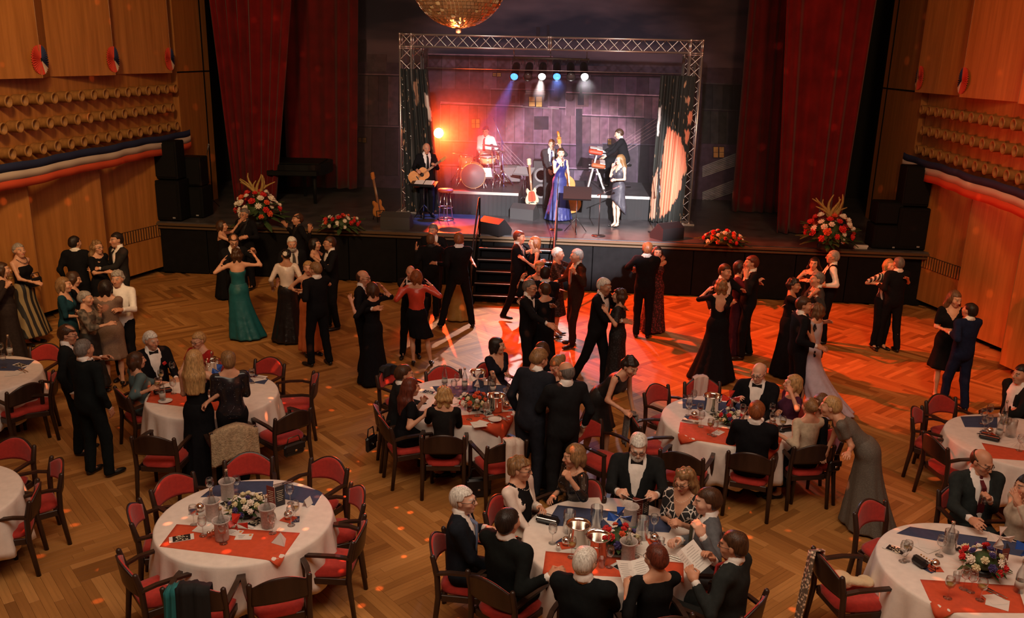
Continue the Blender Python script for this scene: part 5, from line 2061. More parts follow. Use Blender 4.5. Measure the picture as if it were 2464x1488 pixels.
        def hl(X, Y, Z):
            px, py, pz = X - hc[0], Y - hc[1], Z - hc[2]
            return (ihr[0, 0] * px + ihr[0, 1] * py + ihr[0, 2] * pz, ihr[1, 0] * px + ihr[1, 1] * py + ihr[1, 2] * pz,
                    ihr[2, 0] * px + ihr[2, 1] * py + ihr[2, 2] * pz)

        def face(X, Y, Z):
            x, y, z = hl(X, Y, Z)
            longh = st in ('bob', 'curlbob', 'long', 'curllong')
            if longh:
                m = np.minimum(np.minimum(y - .012 - .25 * np.abs(x), .060 - z + .0 * x), .066 - np.abs(x))
                return m
            w = np.minimum(y - (.030 - .55 * np.clip(.05 - z, 0, .1) * (z < .05)), .062 - z)
            ear = np.minimum(np.minimum(y + .03, .018 - z), np.abs(x) - .03)
            return np.maximum(w, ear)
        S.cut(face)
        if st in ('short', 'crop', 'bald', 'balding', 'curl', 'updo'):
            S.cut(lambda X, Y, Z: -.075 - hl(X, Y, Z)[2])
        if st == 'bald':
            S.cut(lambda X, Y, Z: (lambda t: np.maximum(t[2] - .035 + .3 * np.clip(t[1], -.2, .2), t[1] - .01))(hl(X, Y, Z)))
        if st == 'balding':
            S.ell(A(0, .035, .125), (.06, .085, .055), Rh, 0, 's')
        V, F = S.run()
        if len(V):
            d = V - hc
            n_ = d / np.maximum(np.linalg.norm(d, axis=1)[:, None], 1e-6)
            fq = 75 if 'curl' in st else 45
            V = V + n_ * (nz * (np.sin(fq * d[:, 0] + ph) * np.sin(fq * d[:, 1] + 2 * ph) + np.sin(fq * .8 * d[:, 2] + ph * 3) * .6))[:, None]
            child('hair', (V, F), hair_mat(hcn))
    if beard:
        S = SD(.0078 * max(rs, .9))
        S.ell(A(0, .056, -.095), (.060, .054, .046), Rh, .02)
        S.cap(A(-.022, .098, -.047), A(.022, .098, -.047), .009, None, .02)
        S.cap(A(-.058, .02, -.02), A(-.05, .045, -.08), .014, .022, .02).cap(A(.058, .02, -.02), A(.05, .045, -.08), .014, .022, .02)
        S.ell(A(0, .10, -.060), (.018, .02, .006), Rh, 0, 's')
        child('beard', S, hair_mat(beard))
    if gl:
        b = MB()
        for sd in (-1, 1):
            b.tube([A(sd * .032 + .021 * math.cos(t), .103 - .008 * abs(math.cos(t)) * (1 if math.cos(t) * sd > 0 else 0), .002 + .017 * math.sin(t)) for t in [i_ * .6283 for i_ in range(10)]], .0022, 5, closed=True)
            b.tube([A(sd * .054, .098, .006), A(sd * .074, .06, .008), A(sd * .081, .0, .008)], .0022, 4)
        b.tube([A(-.011, .106, .006), A(.011, .106, .006)], .0022, 4)
        for i_ in range(len(b.v)): b.v[i_] = b.v[i_] * s_
        b.build('glasses', mat('glasses_frame', (.015, .012, .01), .3), ob)
    PLACED.append(dict(ob=ob, root=root, yaw=yaw, sit=sit, hands=[(root + Rw @ (h[0] * s_), Rw @ h[1], Rw @ h[2]) for h in hinf], s=s_, hc=root + Rw @ (hc * s_), Rw=Rw, Rh=Rw @ Rh, T=lambda x, y, z: root + Rw @ (T(x, y, z) * s_)))
    return ob

# ------------------------------------------------------------------ the people
BLK = (.007, .007, .009)
HOLDS = {}


def P_(key, *a, **k):
    o = person(*a, **k)
    HOLDS[key] = PLACED[-1]
    return o


# band
P_('guitarist', 'bald man in dark suit and tie playing the acoustic guitar', 'm', 1027, 345, 14, base=ZS, hair=('bald', 'grey'), tie='tie', hd=(0, 14), Rn=(1004, 410, -.22), Ln=(1046, 397, -.25), hp=('grip', 'soft'), hn=(None, (0, 1, .3)), legs=((-.12, 0), (.12, 0)))
P_('drummer', 'drummer in glasses, white shirt and red patterned tie behind the drum kit', 'm', 1168, 305, -22, base=ZR, sit=.52, hair=('short', 'dark'), gl=True, out='shirt', tie='tie', tiec=(.5, .05, .05), hd=(8, 22), Rn=(1156, 368, -.3), Ln=(1198, 374, -.3), hp=('grip', 'grip'), c=BLK)
P_('bassist', 'man in dark suit and blue tie standing with the double bass', 'm', 1328, 336, 4, base=ZS, hair=('short', 'ginger'), skin='p', tie='tie', tiec=(.03, .03, .09), c=(.035, .035, .037), Rn=(1322, 412, -.25), Ln=(1347, 352, -.25), hp=('grip', 'soft'))
P_('singer', 'dark haired singer in a long blue gown holding a microphone', 'f', 1350, 357, 22, H=1.74, base=ZS, hair=('updo', 'brown'), skin='p', out='dress', c=(.022, .026, .12), ck='sequin', skirtc=(.03, .035, .13), skck='silk', neck='v', flare=.34, Rn=(1349, 396, -.16), Ln=('d',), hp=('rel', 'grip'), hd=(-12, 2), skirtpleat=15)
P_('keyboardist', 'man in black suit bent over the red keyboard', 'm', 1487, 311, -92, base=ZR, sit=.60, hair=('short', 'brown'), skin='p', tie=None, hd=(6, 10), lean=16, Rn=(1446, 368, 0), Ln=(1447, 385, -.15), hp=('flat', 'flat'))
P_('singer2', 'long haired singer in a grey high low dress and black heels', 'f', 1492, 372, -48, H=1.70, base=ZS, hair=('long', 'dkblond', .34), skin='p', out='dress', c=(.055, .055, .068), ck='silk', neck='v', hem=.50, hilo=.20, flare=.26, Rn=(1474, 401, -.2), Ln=(1482, 433, -.22), hp=('soft', 'grip'), hd=(-10, 5), legs=((-.07, .03), (.08, -.02)), shoec=(.01, .01, .01))
# dancers before the stage, left
P_('d1', 'woman with brown bob and bare shoulders dancing below the left flower stand', 'f', 533, 531, 75, hair=('bob', 'brown'), out='dress', c=BLK, neck='strapless', Rn=(584, 572, -.1), Ln=(575, 537, .15), hp=('flat', 'soft'))
P_('d2', 'smiling man in glasses and dark shirt under the left flower stand', 'm', 587, 502, -40, hair=('short', 'salt'), gl=True, shirt=(.015, .015, .017), tie=None, Rn=('back',), Ln=(592, 572, -.15), hd=(0, 4))
P_('d3', 'man with receding hair and glasses embracing the woman in teal', 'm', 562, 567, 15, hair=('balding', 'brown'), gl=True, hd=(-10, 22), Rn=(562, 659, -.35), Ln=(613, 606, -.2), hp=('grip', 'flat'))
P_('d4', 'woman in a strapless teal gown with both arms raised, back to the camera', 'f', 568, 598, 182, H=1.67, hair=('curlbob', 'brown'), out='dress', c=(.010, .10, .115), ck='silk', neck='strapless', flare=.34, Ln=(535, 630, 0, (-1, -.3, -1)), Rn=(610, 612, .05, (1, -.3, -1)), hp=('flat', 'soft'), drag=(.12, -.02))
P_('d5', 'dark haired man in black reaching out at the stage edge', 'm', 716, 514, -75, hair=('balding', 'brown'), tie=None, shirt=(.015, .015, .017), Rn=(690, 545, .1), Ln=(745, 556, -.2), hp=('flat', 'flat'))
P_('d6', 'white haired bearded man in dark suit and grey tie facing the camera', 'm', 702, 571, 12, hair=('short', 'white'), beard='grey', tie='tie', tiec=(.06, .055, .05), shirt=(.62, .55, .50), hd=(-8, 6), Rn=(668, 674, -.3), Ln=(722, 660, -.15), hp=('grip', 'flat'))
P_('d7', 'woman in a cream blouse and long black skirt with white flower in black hair', 'f', 688, 600, 172, H=1.70, hair=('updo', 'black'), skin='t', out='jacket', c=(.66, .56, .49), ck='satin', neck='boat', sleeve='long', skirtc=BLK, flare=.33, Rn=(722, 664, .1), Ln=(655, 690, .2), hd=(25, 0))
P_('d8', 'woman with dark bob facing the bow tied man in glasses', 'f', 757, 574, 70, hair=('bob', 'dark'), out='dress', c=BLK, neck='scoop', Rn=('sho',), Ln=('hold',))
P_('d9', 'man in tuxedo and glasses near the stage, facing the dark bobbed woman', 'm', 793, 570, -75, hair=('short', 'brown'), gl=True, Ln=(768, 624, -.1), Rn=('back',), hp=('grip', 'flat'), legs=((-.1, -.05), (.1, .05)))
P_('d10', 'blonde woman in a strapless orange dress dancing with a suited man', 'f', 741, 629, 18, hair=('short', 'blond'), out='dress', c=(.55, .15, .05), ck='silk', neck='strapless', hem=.10, flare=.22, Rn=(722, 705, 0), Ln=('sho',), hd=(-20, 0))
P_('d11', 'man in black suit seen from behind, dancing with the woman in orange', 'm', 757, 631, 212, hair=('short', 'dkblond'), Ln=(724, 708, .1), Rn=('back',), hp=('grip', 'flat'), legs=((-.13, .05), (.14, -.08)), hd=(20, 6))
# dancers, middle
P_('d12', 'bald man in glasses holding a woman in a long black dress', 'm', 874, 651, 72, hair=('bald', 'brown'), gl=True, Rn=(898, 744, -.25), Ln=('hold',), hp=('grip', 'flat'), legs=((-.12, -.1), (.12, .0)), hd=(-8, 4))
P_('d13', 'brown haired woman in a long black dress leaning on the bald man', 'f', 894, 680, 228, hair=('bob', 'brown'), out='dress', c=BLK, neck='boat', sleeve='elbow', flare=.28, Ln=(846, 728, 0), Rn=(920, 692, .05, (1, -.2, -.6)), hp=('flat', 'flat'))
P_('d14', 'bald man hidden behind the woman in the red satin jacket', 'm', 988, 640, 0, H=1.62, hair=('bald', 'grey'), Rn=(993, 731, -.35), Ln=('hold',), hp=('grip', 'grip'), legs=((-.12, 0), (.16, .05)))
P_('d15', 'woman in a shiny red satin jacket and short black skirt, seen from behind', 'f', 1002, 650, 176, H=1.68, hair=('bob', 'ginger'), out='jacket', c=(.55, .055, .03), ck='satin', neck='boat', sleeve='long', skirtc=BLK, skck='wool', hem=.55, flare=.22, Ln=(968, 690, 0, (-1, -.4, -.8)), Rn=(1036, 686, 0, (1, -.4, -.8)), hp=('flat', 'flat'), legs=((-.06, .02), (.24, .0)), hd=(12, 0))
P_('d16', 'grey haired man in dark suit standing against the stage front', 'm', 1042, 540, -8, H=1.8, hair=('short', 'salt'), tie='tie', Rn=('back',), Ln=('hold',), hp=('flat', 'flat'), hd=(-18, 4))
P_('d17', 'brown haired person in dark jacket dancing with the grey man by the stage', 'm', 1036, 563, 180, H=1.72, hair=('short', 'ltbrown'), Ln=(1006, 602, 0), Rn=('sho',), hp=('flat', 'flat'), shirt=(.02, .02, .02), tie=None)
P_('d18', 'tall man in black suit seen from behind with legs planted wide apart', 'm', 1104, 560, 184, H=1.87, hair=('short', 'ginger'), Ln=(1050, 634, .05), Rn=('back',), hp=('flat', 'flat'), legs=((-.32, -.08), (.26, .02)))
P_('d19', 'woman in a gold satin gown hidden behind the tall wide legged man', 'f', 1106, 572, 10, hair=('updo', 'ginger'), out='dress', c=(.42, .25, .07), ck='satin', neck='scoop', flare=.3, Ln=(1141, 636, -.4), Rn=('hold',), hp=('flat', 'flat'))
P_('d20', 'tall brown haired man in dark suit before the stage steps', 'm', 1251, 556, 78, H=1.80, hair=('short', 'auburn'), tie='tie', Rn=('back',), Ln=('hold',), hp=('flat', 'flat'), legs=((-.12, .2), (.12, -.25)), hd=(0, 6))
P_('d21', 'smiling red haired woman in a sleeveless black dress at the stage steps', 'f', 1287, 570, -72, H=1.72, hair=('bob', 'ginger'), out='dress', c=BLK, neck='scoop', Ln=(1262, 626, -.1), Rn=('sho',), hp=('flat', 'flat'), hem=.4)
P_('d22', 'short white haired woman in black lace dress holding hands with a grey man', 'f', 1343, 596, 75, H=1.70, hair=('short', 'white'), out='dress', c=(.03, .02, .02), ck='lace', neck='boat', sleeve='elbow', hem=.42, flare=.24, Rn=(1376, 653, -.1), Ln=('sho',), hp=('flat', 'soft'))
P_('d23', 'grey haired man in brown suit and pale tie clasping hands', 'm', 1388, 600, -62, H=1.8, hair=('short', 'grey'), tie='tie', tiec=(.5, .25, .2), c=(.035, .018, .013), Ln=(1383, 656, -.15), Rn=('back',), hp=('grip', 'flat'), hd=(-10, 4), legs=((-.12, .1), (.12, -.05)))
P_('d24', 'smiling blonde woman facing the camera over her partner\'s shoulder', 'f', 1299, 629, -6, H=1.70, hair=('updo', 'blond'), out='dress', c=(.10, .07, .035), ck='lace', neck='scoop', Ln=(1341, 697, -.3, (1, 0, -.2)), Rn=(1256, 668, -.1), hp=('flat', 'soft'))
P_('d25', 'dark haired man in black seen from behind, dancing with the smiling blonde', 'm', 1313, 642, 172, H=1.76, hair=('short', 'dark'), Ln=(1258, 672, .05), Rn=('back',), hp=('grip', 'flat'))
P_('d26', 'grey cropped man in glasses dancing with a woman in black, mid floor', 'm', 1277, 674, 72, H=1.76, hair=('crop', 'salt'), gl=True, Rn=(1318, 780, -.25), Ln=('hold',), hp=('flat', 'flat'), hd=(-6, 6))
P_('d27', 'short dark haired woman in black with her hand on his shoulder', 'f', 1311, 680, 215, H=1.70, hair=('short', 'brown'), out='dress', c=BLK, neck='boat', sleeve='elbow', hem=.45, flare=.24, Ln=(1258, 738, 0), Rn=('hold',), hp=('flat', 'flat'))
P_('d30', 'white haired man in tuxedo striding with a woman in black sequins', 'm', 1457, 671, 66, H=1.82, hair=('short', 'white'), skin='t', Rn=('back',), Ln=('hold',), hp=('flat', 'flat'), lean=6, legs=((-.10, .12), (.12, -.34)), hd=(-4, 6))
P_('d31', 'curly brown haired woman in a long black sequinned dress', 'f', 1492, 695, -98, H=1.66, hair=('curlbob', 'brown'), out='dress', c=BLK, ck='lace', neck='boat', sleeve='half', flare=.22, Ln=(1460, 752, -.1), Rn=('sho',), hp=('flat', 'flat'))
P_('d32', 'ginger haired man in black suit seen from behind, right of the steps', 'm', 1559, 583, 178, H=1.84, hair=('short', 'ginger'), Ln=(1520, 648, .05), Rn=('back',), hp=('soft', 'flat'))
P_('d33', 'dark haired woman in a dark red lace gown half hidden by the ginger man', 'f', 1583, 594, 8, H=1.68, hair=('long', 'dark', .2), out='dress', c=(.10, .012, .015), ck='lace', neck='strapless', Ln=(1588, 628, -.1, (1.4, 0, -.5)), Rn=(1524, 645, 0), hp=('flat', 'soft'))
# dancers, right
P_('d34', 'brown haired man in dark suit behind the woman with the cut out back', 'm', 1747, 637, 55, H=1.78, hair=('short', 'brown'), Rn=(1712, 749, -.25), Ln=('hold',), hp=('flat', 'flat'), hd=(0, 4))
P_('d35', 'woman with wavy fair hair in a long black dress with cut out back', 'f', 1737, 672, 190, H=1.70, hair=('curlbob', 'dkblond'), out='dress', c=BLK, neck='backless', sleeve='elbow', flare=.40, Rn=(1759, 722, 0), Ln=('sho',), hp=('flat', 'flat'), drag=(-.05, -.05))
P_('d36', 'tall man in tuxedo facing left beside a woman in purple', 'm', 1811, 616, -80, H=1.86, hair=('short', 'auburn'), Ln=(1796, 668, -.05), Rn=('back',), hp=('flat', 'flat'), legs=((-.1, .05), (.12, -.12)))
P_('d37', 'dark haired woman in a deep purple dress behind the tall tuxedoed man', 'f', 1783, 628, 85, H=1.72, hair=('bob', 'dark'), out='dress', c=(.055, .014, .028), neck='boat', sleeve='elbow', Rn=('sho',), Ln=('hold',))
P_('d38', 'woman with long black hair facing the camera beside the vested man', 'f', 1961, 620, -12, hair=('long', 'black', .2), out='dress', c=BLK, neck='scoop', Ln=('hold',), Rn=('hold',))
P_('d39', 'balding man in black waistcoat and white shirt sleeves', 'm', 2007, 603, -85, hair=('crop', 'grey'), gl=True, out='vest', Ln=(1976, 688, -.1), Rn=('back',), hp=('flat', 'flat'), skirtc=BLK)
P_('d40', 'short dark haired woman in a black dress facing the man in grey', 'f', 1911, 671, 80, H=1.68, hair=('curl', 'dark'), skin='t', out='dress', c=BLK, neck='scoop', sleeve='cap', Rn=(1958, 706, -.15), Ln=('sho',), hp=('flat', 'soft'))
P_('d41', 'grey haired man in charcoal suit looking left over a dancer', 'm', 1969, 655, -72, H=1.8, hair=('short', 'salt'), c=(.04, .038, .038), tie='tie', Ln=(1962, 710, -.15), Rn=('back',), hp=('grip', 'flat'))
P_('d42', 'brown haired man in black suit dancing with the woman in pale lavender', 'm', 1936, 715, 112, H=1.80, hair=('short', 'brown'), Rn=(1966, 834, .02), Ln=('hold',), hp=('flat', 'flat'), hd=(-18, 0))
P_('d43', 'woman with wavy auburn hair in a long pale lavender gown with black lace', 'f', 1966, 730, 240, H=1.70, hair=('curlbob', 'ltbrown'), out='dress', c=(.52, .47, .52), ck='satin', neck='v', sleeve='none', skirtc=(.56, .52, .64), skck='silk', flare=.34, Ln=(1943, 800, -.1), Rn=('sho',), hp=('flat', 'flat'), drag=(.25, -.35))
P_('d44', 'grey cropped man in black suit by the right loudspeakers, back turned', 'm', 2165, 619, 214, H=1.77, hair=('crop', 'salt'), Ln=(2114, 684, .1), Rn=('back',), hp=('grip', 'flat'), legs=((-.10, .12), (.14, -.1)))
P_('d45', 'blonde woman in black and white striped top hidden by her partner', 'f', 2142, 624, 38, H=1.70, hair=('bob', 'blond'), out='jacket', c=(.012, .012, .014), ck='stripe', neck='boat', sleeve='half', skirtc=BLK, hem='pants', Rn=(2118, 684, 0), Ln=('sho',), hp=('flat', 'soft'))
P_('d46', 'long haired woman in a black knee length dress near the right wall', 'f', 2303, 702, 12, H=1.76, hair=('long', 'ltbrown', .22), out='dress', c=BLK, neck='v', sleeve='half', hem=.50, flare=.30, Rn=(2277, 796, -.2), Ln=('sho',), hp=('flat', 'soft'), hd=(30, 12), legs=((-.14, -.10), (.06, .06)))
P_('d47', 'man in navy suit kissing the long haired woman\'s cheek by the right wall', 'm', 2339, 731, 222, H=1.70, hair=('short', 'dark'), c=(.010, .016, .048), Ln=(2285, 800, .05), Rn=('back',), hp=('grip', 'flat'), hd=(14, -6), legs=((-.1, .12), (.12, -.1)))
# bystanders by the left wall
P_('l0', 'person in dark clothes at the left edge holding a glass', 'f', 2, 632, 85, H=1.74, hair=('bob', 'brown'), out='dress', c=(.03, .02, .018), sleeve='long', neck='boat', Rn=(16, 690, -.15), Ln=(14, 725, -.1), hp=('grip', 'grip'))
P_('l1', 'grey haired woman with necklace in strapless black top and gold panelled skirt', 'f', 42, 586, 45, H=1.80, hair=('short', 'grey'), out='dress', c=BLK, neck='strapless', skirtc=(.26, .19, .09), skck='panel', flare=.36, hem=.18, Rn=(84, 680, -.15), Ln=(88, 668, .1), hp=('soft', 'soft'), hd=(-15, -6))
P_('l2', 'dark haired young man in black suit facing the left wall', 'm', 178, 569, 158, H=1.78, hair=('short', 'dark'), hd=(-30, 0))
P_('l3', 'woman with long frizzy blonde hair and glasses in black by the wall', 'f', 232, 580, 38, H=1.72, hair=('curllong', 'dkblond', .26), gl=True, out='dress', c=BLK, neck='boat', sleeve='half', hem=.5, Ln=(242, 634, -.1), Rn=('fwd',), hp=('soft', 'soft'))
P_('l4', 'dark haired man in charcoal suit clasping the frizzy haired woman\'s hand', 'm', 279, 561, -62, H=1.84, hair=('short', 'dark'), tie='tie', c=(.022, .02, .02), Rn=(248, 634, -.1), Ln=('back',), hp=('flat', 'grip'))
P_('l5', 'fair bobbed woman in a teal blue dress with short sleeves, near the left table', 'f', 151, 668, 72, H=1.68, hair=('bob', 'dkblond'), out='dress', c=(.012, .045, .062), neck='v', sleeve='elbow', Rn=('waist',), Ln=('waist',))
P_('l6', 'dark bobbed woman in black behind the woman in teal blue', 'f', 179, 655, 82, H=1.66, hair=('bob', 'brown'), out='dress', c=BLK, neck='v', sleeve='elbow', hd=(0, 14))
P_('l7', 'short white haired woman in a crinkled brown patterned shawl', 'f', 203, 701, 68, H=1.62, hair=('short', 'grey'), out='jacket', c=(.15, .115, .085), ck='print', neck='scoop', sleeve='loose', skirtc=BLK, hem=.15, Rn=('fwd',), Ln=('chin',), wide=1.1)
P_('l8', 'brown bobbed woman in a speckled brown short sleeved dress, back turned', 'f', 252, 674, 166, H=1.72, hair=('bob', 'dark'), out='dress', c=(.16, .095, .065), ck='tweed', neck='scoop', sleeve='half', hem=.50, flare=.24, Rn=('chin',), Ln=('fwd',), wide=1.1)
P_('l9', 'curly grey haired man in a white shirt facing the speckled dress', 'm', 281, 653, -22, H=1.76, hair=('curl', 'grey'), out='shirt', tie=None, skirtc=BLK, Ln=('fwd',), Rn=('fwd',))
P_('l10', 'balding man with glasses in black suit beside the grey man at the left', 'm', 164, 784, 78, H=1.72, hair=('balding', 'brown'), gl=True, tie='tie', hd=(-8, 10), Rn=('d',), Ln=('fwd',), c=(.010, .012, .013))
P_('l11', 'grey haired man in black suit raising a hand, standing with his back turned', 'm', 199, 818, 128, H=1.76, hair=('short', 'salt'), c=(.008, .011, .012), Ln=(224, 862, .25), Rn=('d',), hp=('flat', 'rel'), fat=1.1, wide=1.06, legs=((-.12, .0), (.13, .06)), hdr=((.8, .8, -.1), None))
# table left
P_('t2a', 'white haired man in tuxedo with red pocket square seated at the left table', 'm', 363, 799, 20, sit=.46, hair=('short', 'white'), Ln=('tab',), Rn=('lap',), hd=(15, 8))
P_('t2b', 'blonde woman in glasses and red dress seated behind the left table', 'f', 474, 801, -38, sit=.46, hair=('short', 'blond'), gl=True, out='dress', c=(.36, .02, .018), neck='scoop', sleeve='cap', Rn=('tab',), Ln=('tab',), hd=(-10, 10))
P_('t2c', 'woman in a floral teal shawl seated with a glass at the left table', 'f', 326, 848, 108, sit=.46, H=1.64, hair=('bob', 'brown'), out='dress', c=(.065, .115, .125), ck='floral', neck='scoop', sleeve='loose', Rn=(360, 938, -.1), Ln=('tab',), wide=1.12, hem=.2)
P_('t2d', 'woman with long blonde hair in a strapless black gown standing at the left table', 'f', 466, 842, 158, H=1.70, hair=('long', 'blond', .36), out='dress', c=(.008, .008, .010), neck='strapless', flare=.25, Rn=(500, 968, 0), Ln=('waist',), hp=('soft', 'soft'))
P_('t2e', 'short haired blonde woman in a black sequinned jacket and trousers, back turned', 'f', 548, 846, 186, H=1.70, hair=('short', 'dkblond'), out='jacket', c=(.012, .013, .018), ck='sequin', neck='boat', sleeve='long', skirtc=(.008, .008, .010), hem='pants', Ln=('waist',), Rn=('waist',), wide=1.1)
# table middle
P_('t3a', 'dark haired man in suit seated at the middle table, seen from behind', 'm', 973, 879, 100, sit=.46, hair=('short', 'brown'), Rn=('tab',), Ln=('tab',), lean=8, c=(.016, .017, .018))
P_('t3b', 'woman with long auburn hair in black resting her elbow on the middle table', 'f', 990, 911, 108, sit=.46, hair=('long', 'auburn', .32), out='dress', c=BLK, neck='boat', sleeve='cap', Rn=(1022, 1000, -.05), Ln=('chin',), lean=10, hem=.2)
P_('t3c', 'wavy blonde woman in a sheer backed black top seated at the middle table', 'f', 1069, 931, 178, sit=.46, hair=('curlbob', 'blond'), out='dress', c=(.012, .011, .011), neck='boat', sleeve='long', Ln=(1048, 972, .15), Rn=('tab',), lean=10, hp=('soft', 'soft'), hem=.2)
P_('t3d', 'dark bobbed woman in a navy wrap dress seated behind the middle table', 'f', 1196, 813, 42, sit=.46, hair=('bob', 'dark'), out='dress', c=(.012, .012, .020), neck='deepv', sleeve='cap', Ln=(1222, 900, -.1), Rn=('lap',), hd=(35, 0), hem=.3)
P_('t3e', 'fair haired man in navy suit leaning to talk beside the middle table', 'm', 1306, 840, 148, H=1.84, hair=('short', 'dkblond'), c=(.016, .018, .026), lean=12, Rn=('fwd',), Ln=('d',), hd=(-15, 20))
P_('t3f', 'bald man in dark suit standing with his back turned by the middle table', 'm', 1361, 871, 205, H=1.78, hair=('bald', 'salt'), c=(.012, .013, .015), Ln=('fwd',), Rn=('d',), hd=(15, 6), wide=1.06)
P_('t3g', 'blonde woman in black and cream squeezed between the two standing men', 'f', 1334, 862, -38, H=1.68, hair=('updo', 'dkblond'), out='jacket', c=(.55, .47, .38), ck='silk', neck='vest_open', sleeve='long', skirtc=BLK, hd=(-10, 30), Ln=('waist',), Rn=('waist',))
P_('t3i', 'brown haired woman bending behind the fair haired man in navy', 'f', 1303, 824, -60, H=1.5, hair=('bob', 'brown'), out='dress', c=BLK, sleeve='elbow', neck='boat')
P_('t3h', 'woman in black sleeveless dress and heels bending over a chair', 'f', 1523, 864, 58, H=1.72, hair=('curl', 'dark'), out='dress', c=(.014, .013, .013), ck='silk', neck='boat', hem=.50, flare=.30, lean=42, Rn=(1502, 990, 0), Ln=('d',), hp=('soft', 'soft'), legs=((-.08, .1), (.08, -.15)), hd=(-10, 0))
# table right
P_('t4a', 'bald man with glasses and bow tie seated behind the right table', 'm', 1826, 877, -8, sit=.46, H=1.82, hair=('bald', 'grey'), gl=True, skin='p', Rn=(1772, 962, -.2), Ln=('tab',), hd=(-12, 18), wide=1.06, fat=1.15)
P_('t4b', 'blonde bobbed woman in a purple shawl resting her chin on her hand', 'f', 1913, 903, -60, sit=.46, hair=('bob', 'blond'), out='dress', c=(.075, .022, .05), neck='scoop', sleeve='cap', Ln=(1903, 944, -.15), Rn=(1874, 990, -.1), hp=('grip', 'soft'), hd=(-10, -4), hem=.3)
P_('t4c', 'ginger haired man in black suit drinking at the right table, back turned', 'm', 1823, 966, 178, sit=.46, H=1.80, hair=('short', 'ginger'), Ln=(1781, 1018, .1), Rn=('tab',), hp=('flat', 'grip'), wide=1.05)
P_('t4d', 'blonde woman with a braided updo and beige bolero at the right table', 'f', 1952, 959, 208, sit=.46, H=1.68, hair=('updo', 'dkblond'), out='jacket', c=(.52, .43, .31), ck='wool', neck='boat', sleeve='tq', skirtc=(.008, .009, .010), Ln=(1872, 1045, .0), Rn=('tab',), hem=.3)
P_('t4f', 'blonde woman in black squeezed in behind the beige bolero', 'f', 1977, 949, -70, sit=.46, hair=('bob', 'ltbrown'), out='dress', c=(.008, .009, .011), neck='boat', sleeve='long', hem=.2)
P_('t4e', 'fair haired woman in a long grey gown leaning over a chair', 'f', 2000, 955, -80, H=1.72, hair=('short', 'blond'), out='dress', c=(.115, .10, .082), ck='tweed', neck='scoop', sleeve='cap', lean=48, flare=.34, Ln=(2042, 1090, -.1), Rn=('d',), drag=(0, -.1), hd=(-10, -20))
# front table
P_('t5a', 'white haired man in navy suit and pale blue tie at the front table', 'm', 1111, 1173, 80, sit=.46, H=1.80, hair=('short', 'white'), skin='p', gl=True, tie='tie', tiec=(.16, .22, .36), c=(.012, .015, .022), Rn=('lap',), Ln=(1170, 1272, .1), hd=(-8, -4))
P_('t5b', 'woman in an ivory blazer with dark piping seated at the front table', 'f', 1252, 1101, 58, sit=.48, H=1.74, hair=('curl', 'dkblond'), gl=True, out='jacket', c=(.80, .70, .63), ck='silk', neck='vest_open', sleeve='long', skirtc=(.6, .5, .4), Rn=('lap',), Ln=(1300, 1222, -.1), wide=1.15, fat=1.2, hd=(20, 4), hem=.3)
P_('t5c', 'fair bobbed woman in black sequins with pearl necklace, hand at her mouth', 'f', 1380, 1072, -58, sit=.46, H=1.70, hair=('bob', 'dkblond'), out='dress', c=(.012, .011, .011), ck='sequin', neck='scoop', sleeve='tq', Ln=(1372, 1154, -.3), Rn=(1330, 1196, -.1), hp=('grip', 'rel'), hd=(-15, 8), wide=1.08, hem=.3)
P_('t5d', 'white bearded man in tuxedo reading a menu behind the front table', 'm', 1538, 1052, -2, sit=.47, H=1.84, hair=('short', 'white'), beard='white', gl=True, skin='p', Rn=(1488, 1184, -.35), Ln=(1578, 1192, -.35), hp=('soft', 'soft'), hd=(5, 24), wide=1.1, fat=1.15, c=(.013, .015, .016))
P_('t5e', 'woman with long wavy hair in a black dress with white branch pattern', 'f', 1646, 1132, -22, sit=.46, H=1.70, hair=('curllong', 'dkblond', .18), gl=True, out='dress', c=(.010, .011, .013), ck='branch', neck='deepv', sleeve='half', Rn=(1612, 1256, -.15), Ln=(1640, 1262, -.2), hp=('soft', 'soft'), hd=(-6, 16), hem=.3)
P_('t5f', 'brown haired man in grey suit resting his arm on the front table', 'm', 1704, 1176, -78, sit=.46, H=1.84, hair=('short', 'brown'), skin='p', tie='tie', tiec=(.05, .05, .03), c=(.105, .112, .125), Ln=(1690, 1290, -.25), Rn=(1632, 1300, -.1), hp=('soft', 'soft'), hd=(-4, 6))
P_('t5g', 'man in charcoal suit and red tie reading a menu at the front table', 'm', 1766, 1281, -112, sit=.46, H=1.80, hair=('short', 'brown'), gl=True, tie='tie', tiec=(.4, .03, .03), c=(.022, .026, .026), Rn=(1716, 1348, .0), Ln=(1672, 1400, .0), hp=('soft', 'soft'), hd=(10, 6))
P_('t5h', 'woman with short dark red hair in black reading at the front table', 'f', 1577, 1311, 205, sit=.46, H=1.68, hair=('short', 'auburn'), gl=True, out='dress', c=(.008, .009, .010), neck='boat', sleeve='tq', Ln=(1508, 1415, .1), Rn=('tab',), hp=('soft', 'soft'), hd=(15, 14), hem=.2, wide=1.1)
P_('t5i', 'white haired man with glasses in black suit, back to the camera, front table', 'm', 1412, 1318, 168, sit=.46, H=1.80, hair=('short', 'white'), gl=True, skin='p', c=(.008, .010, .011), Rn=('tab',), Ln=('tab',), wide=1.08, fat=1.1, hd=(-15, 10))
P_('t5j', 'dark haired man in black suit with his hand on the red runner', 'm', 1222, 1226, 142, sit=.46, H=1.84, hair=('short', 'dark'), c=(.008, .010, .010), Rn=(1322, 1388, -.05), Ln=('lap',), hp=('soft', 'soft'), wide=1.08)
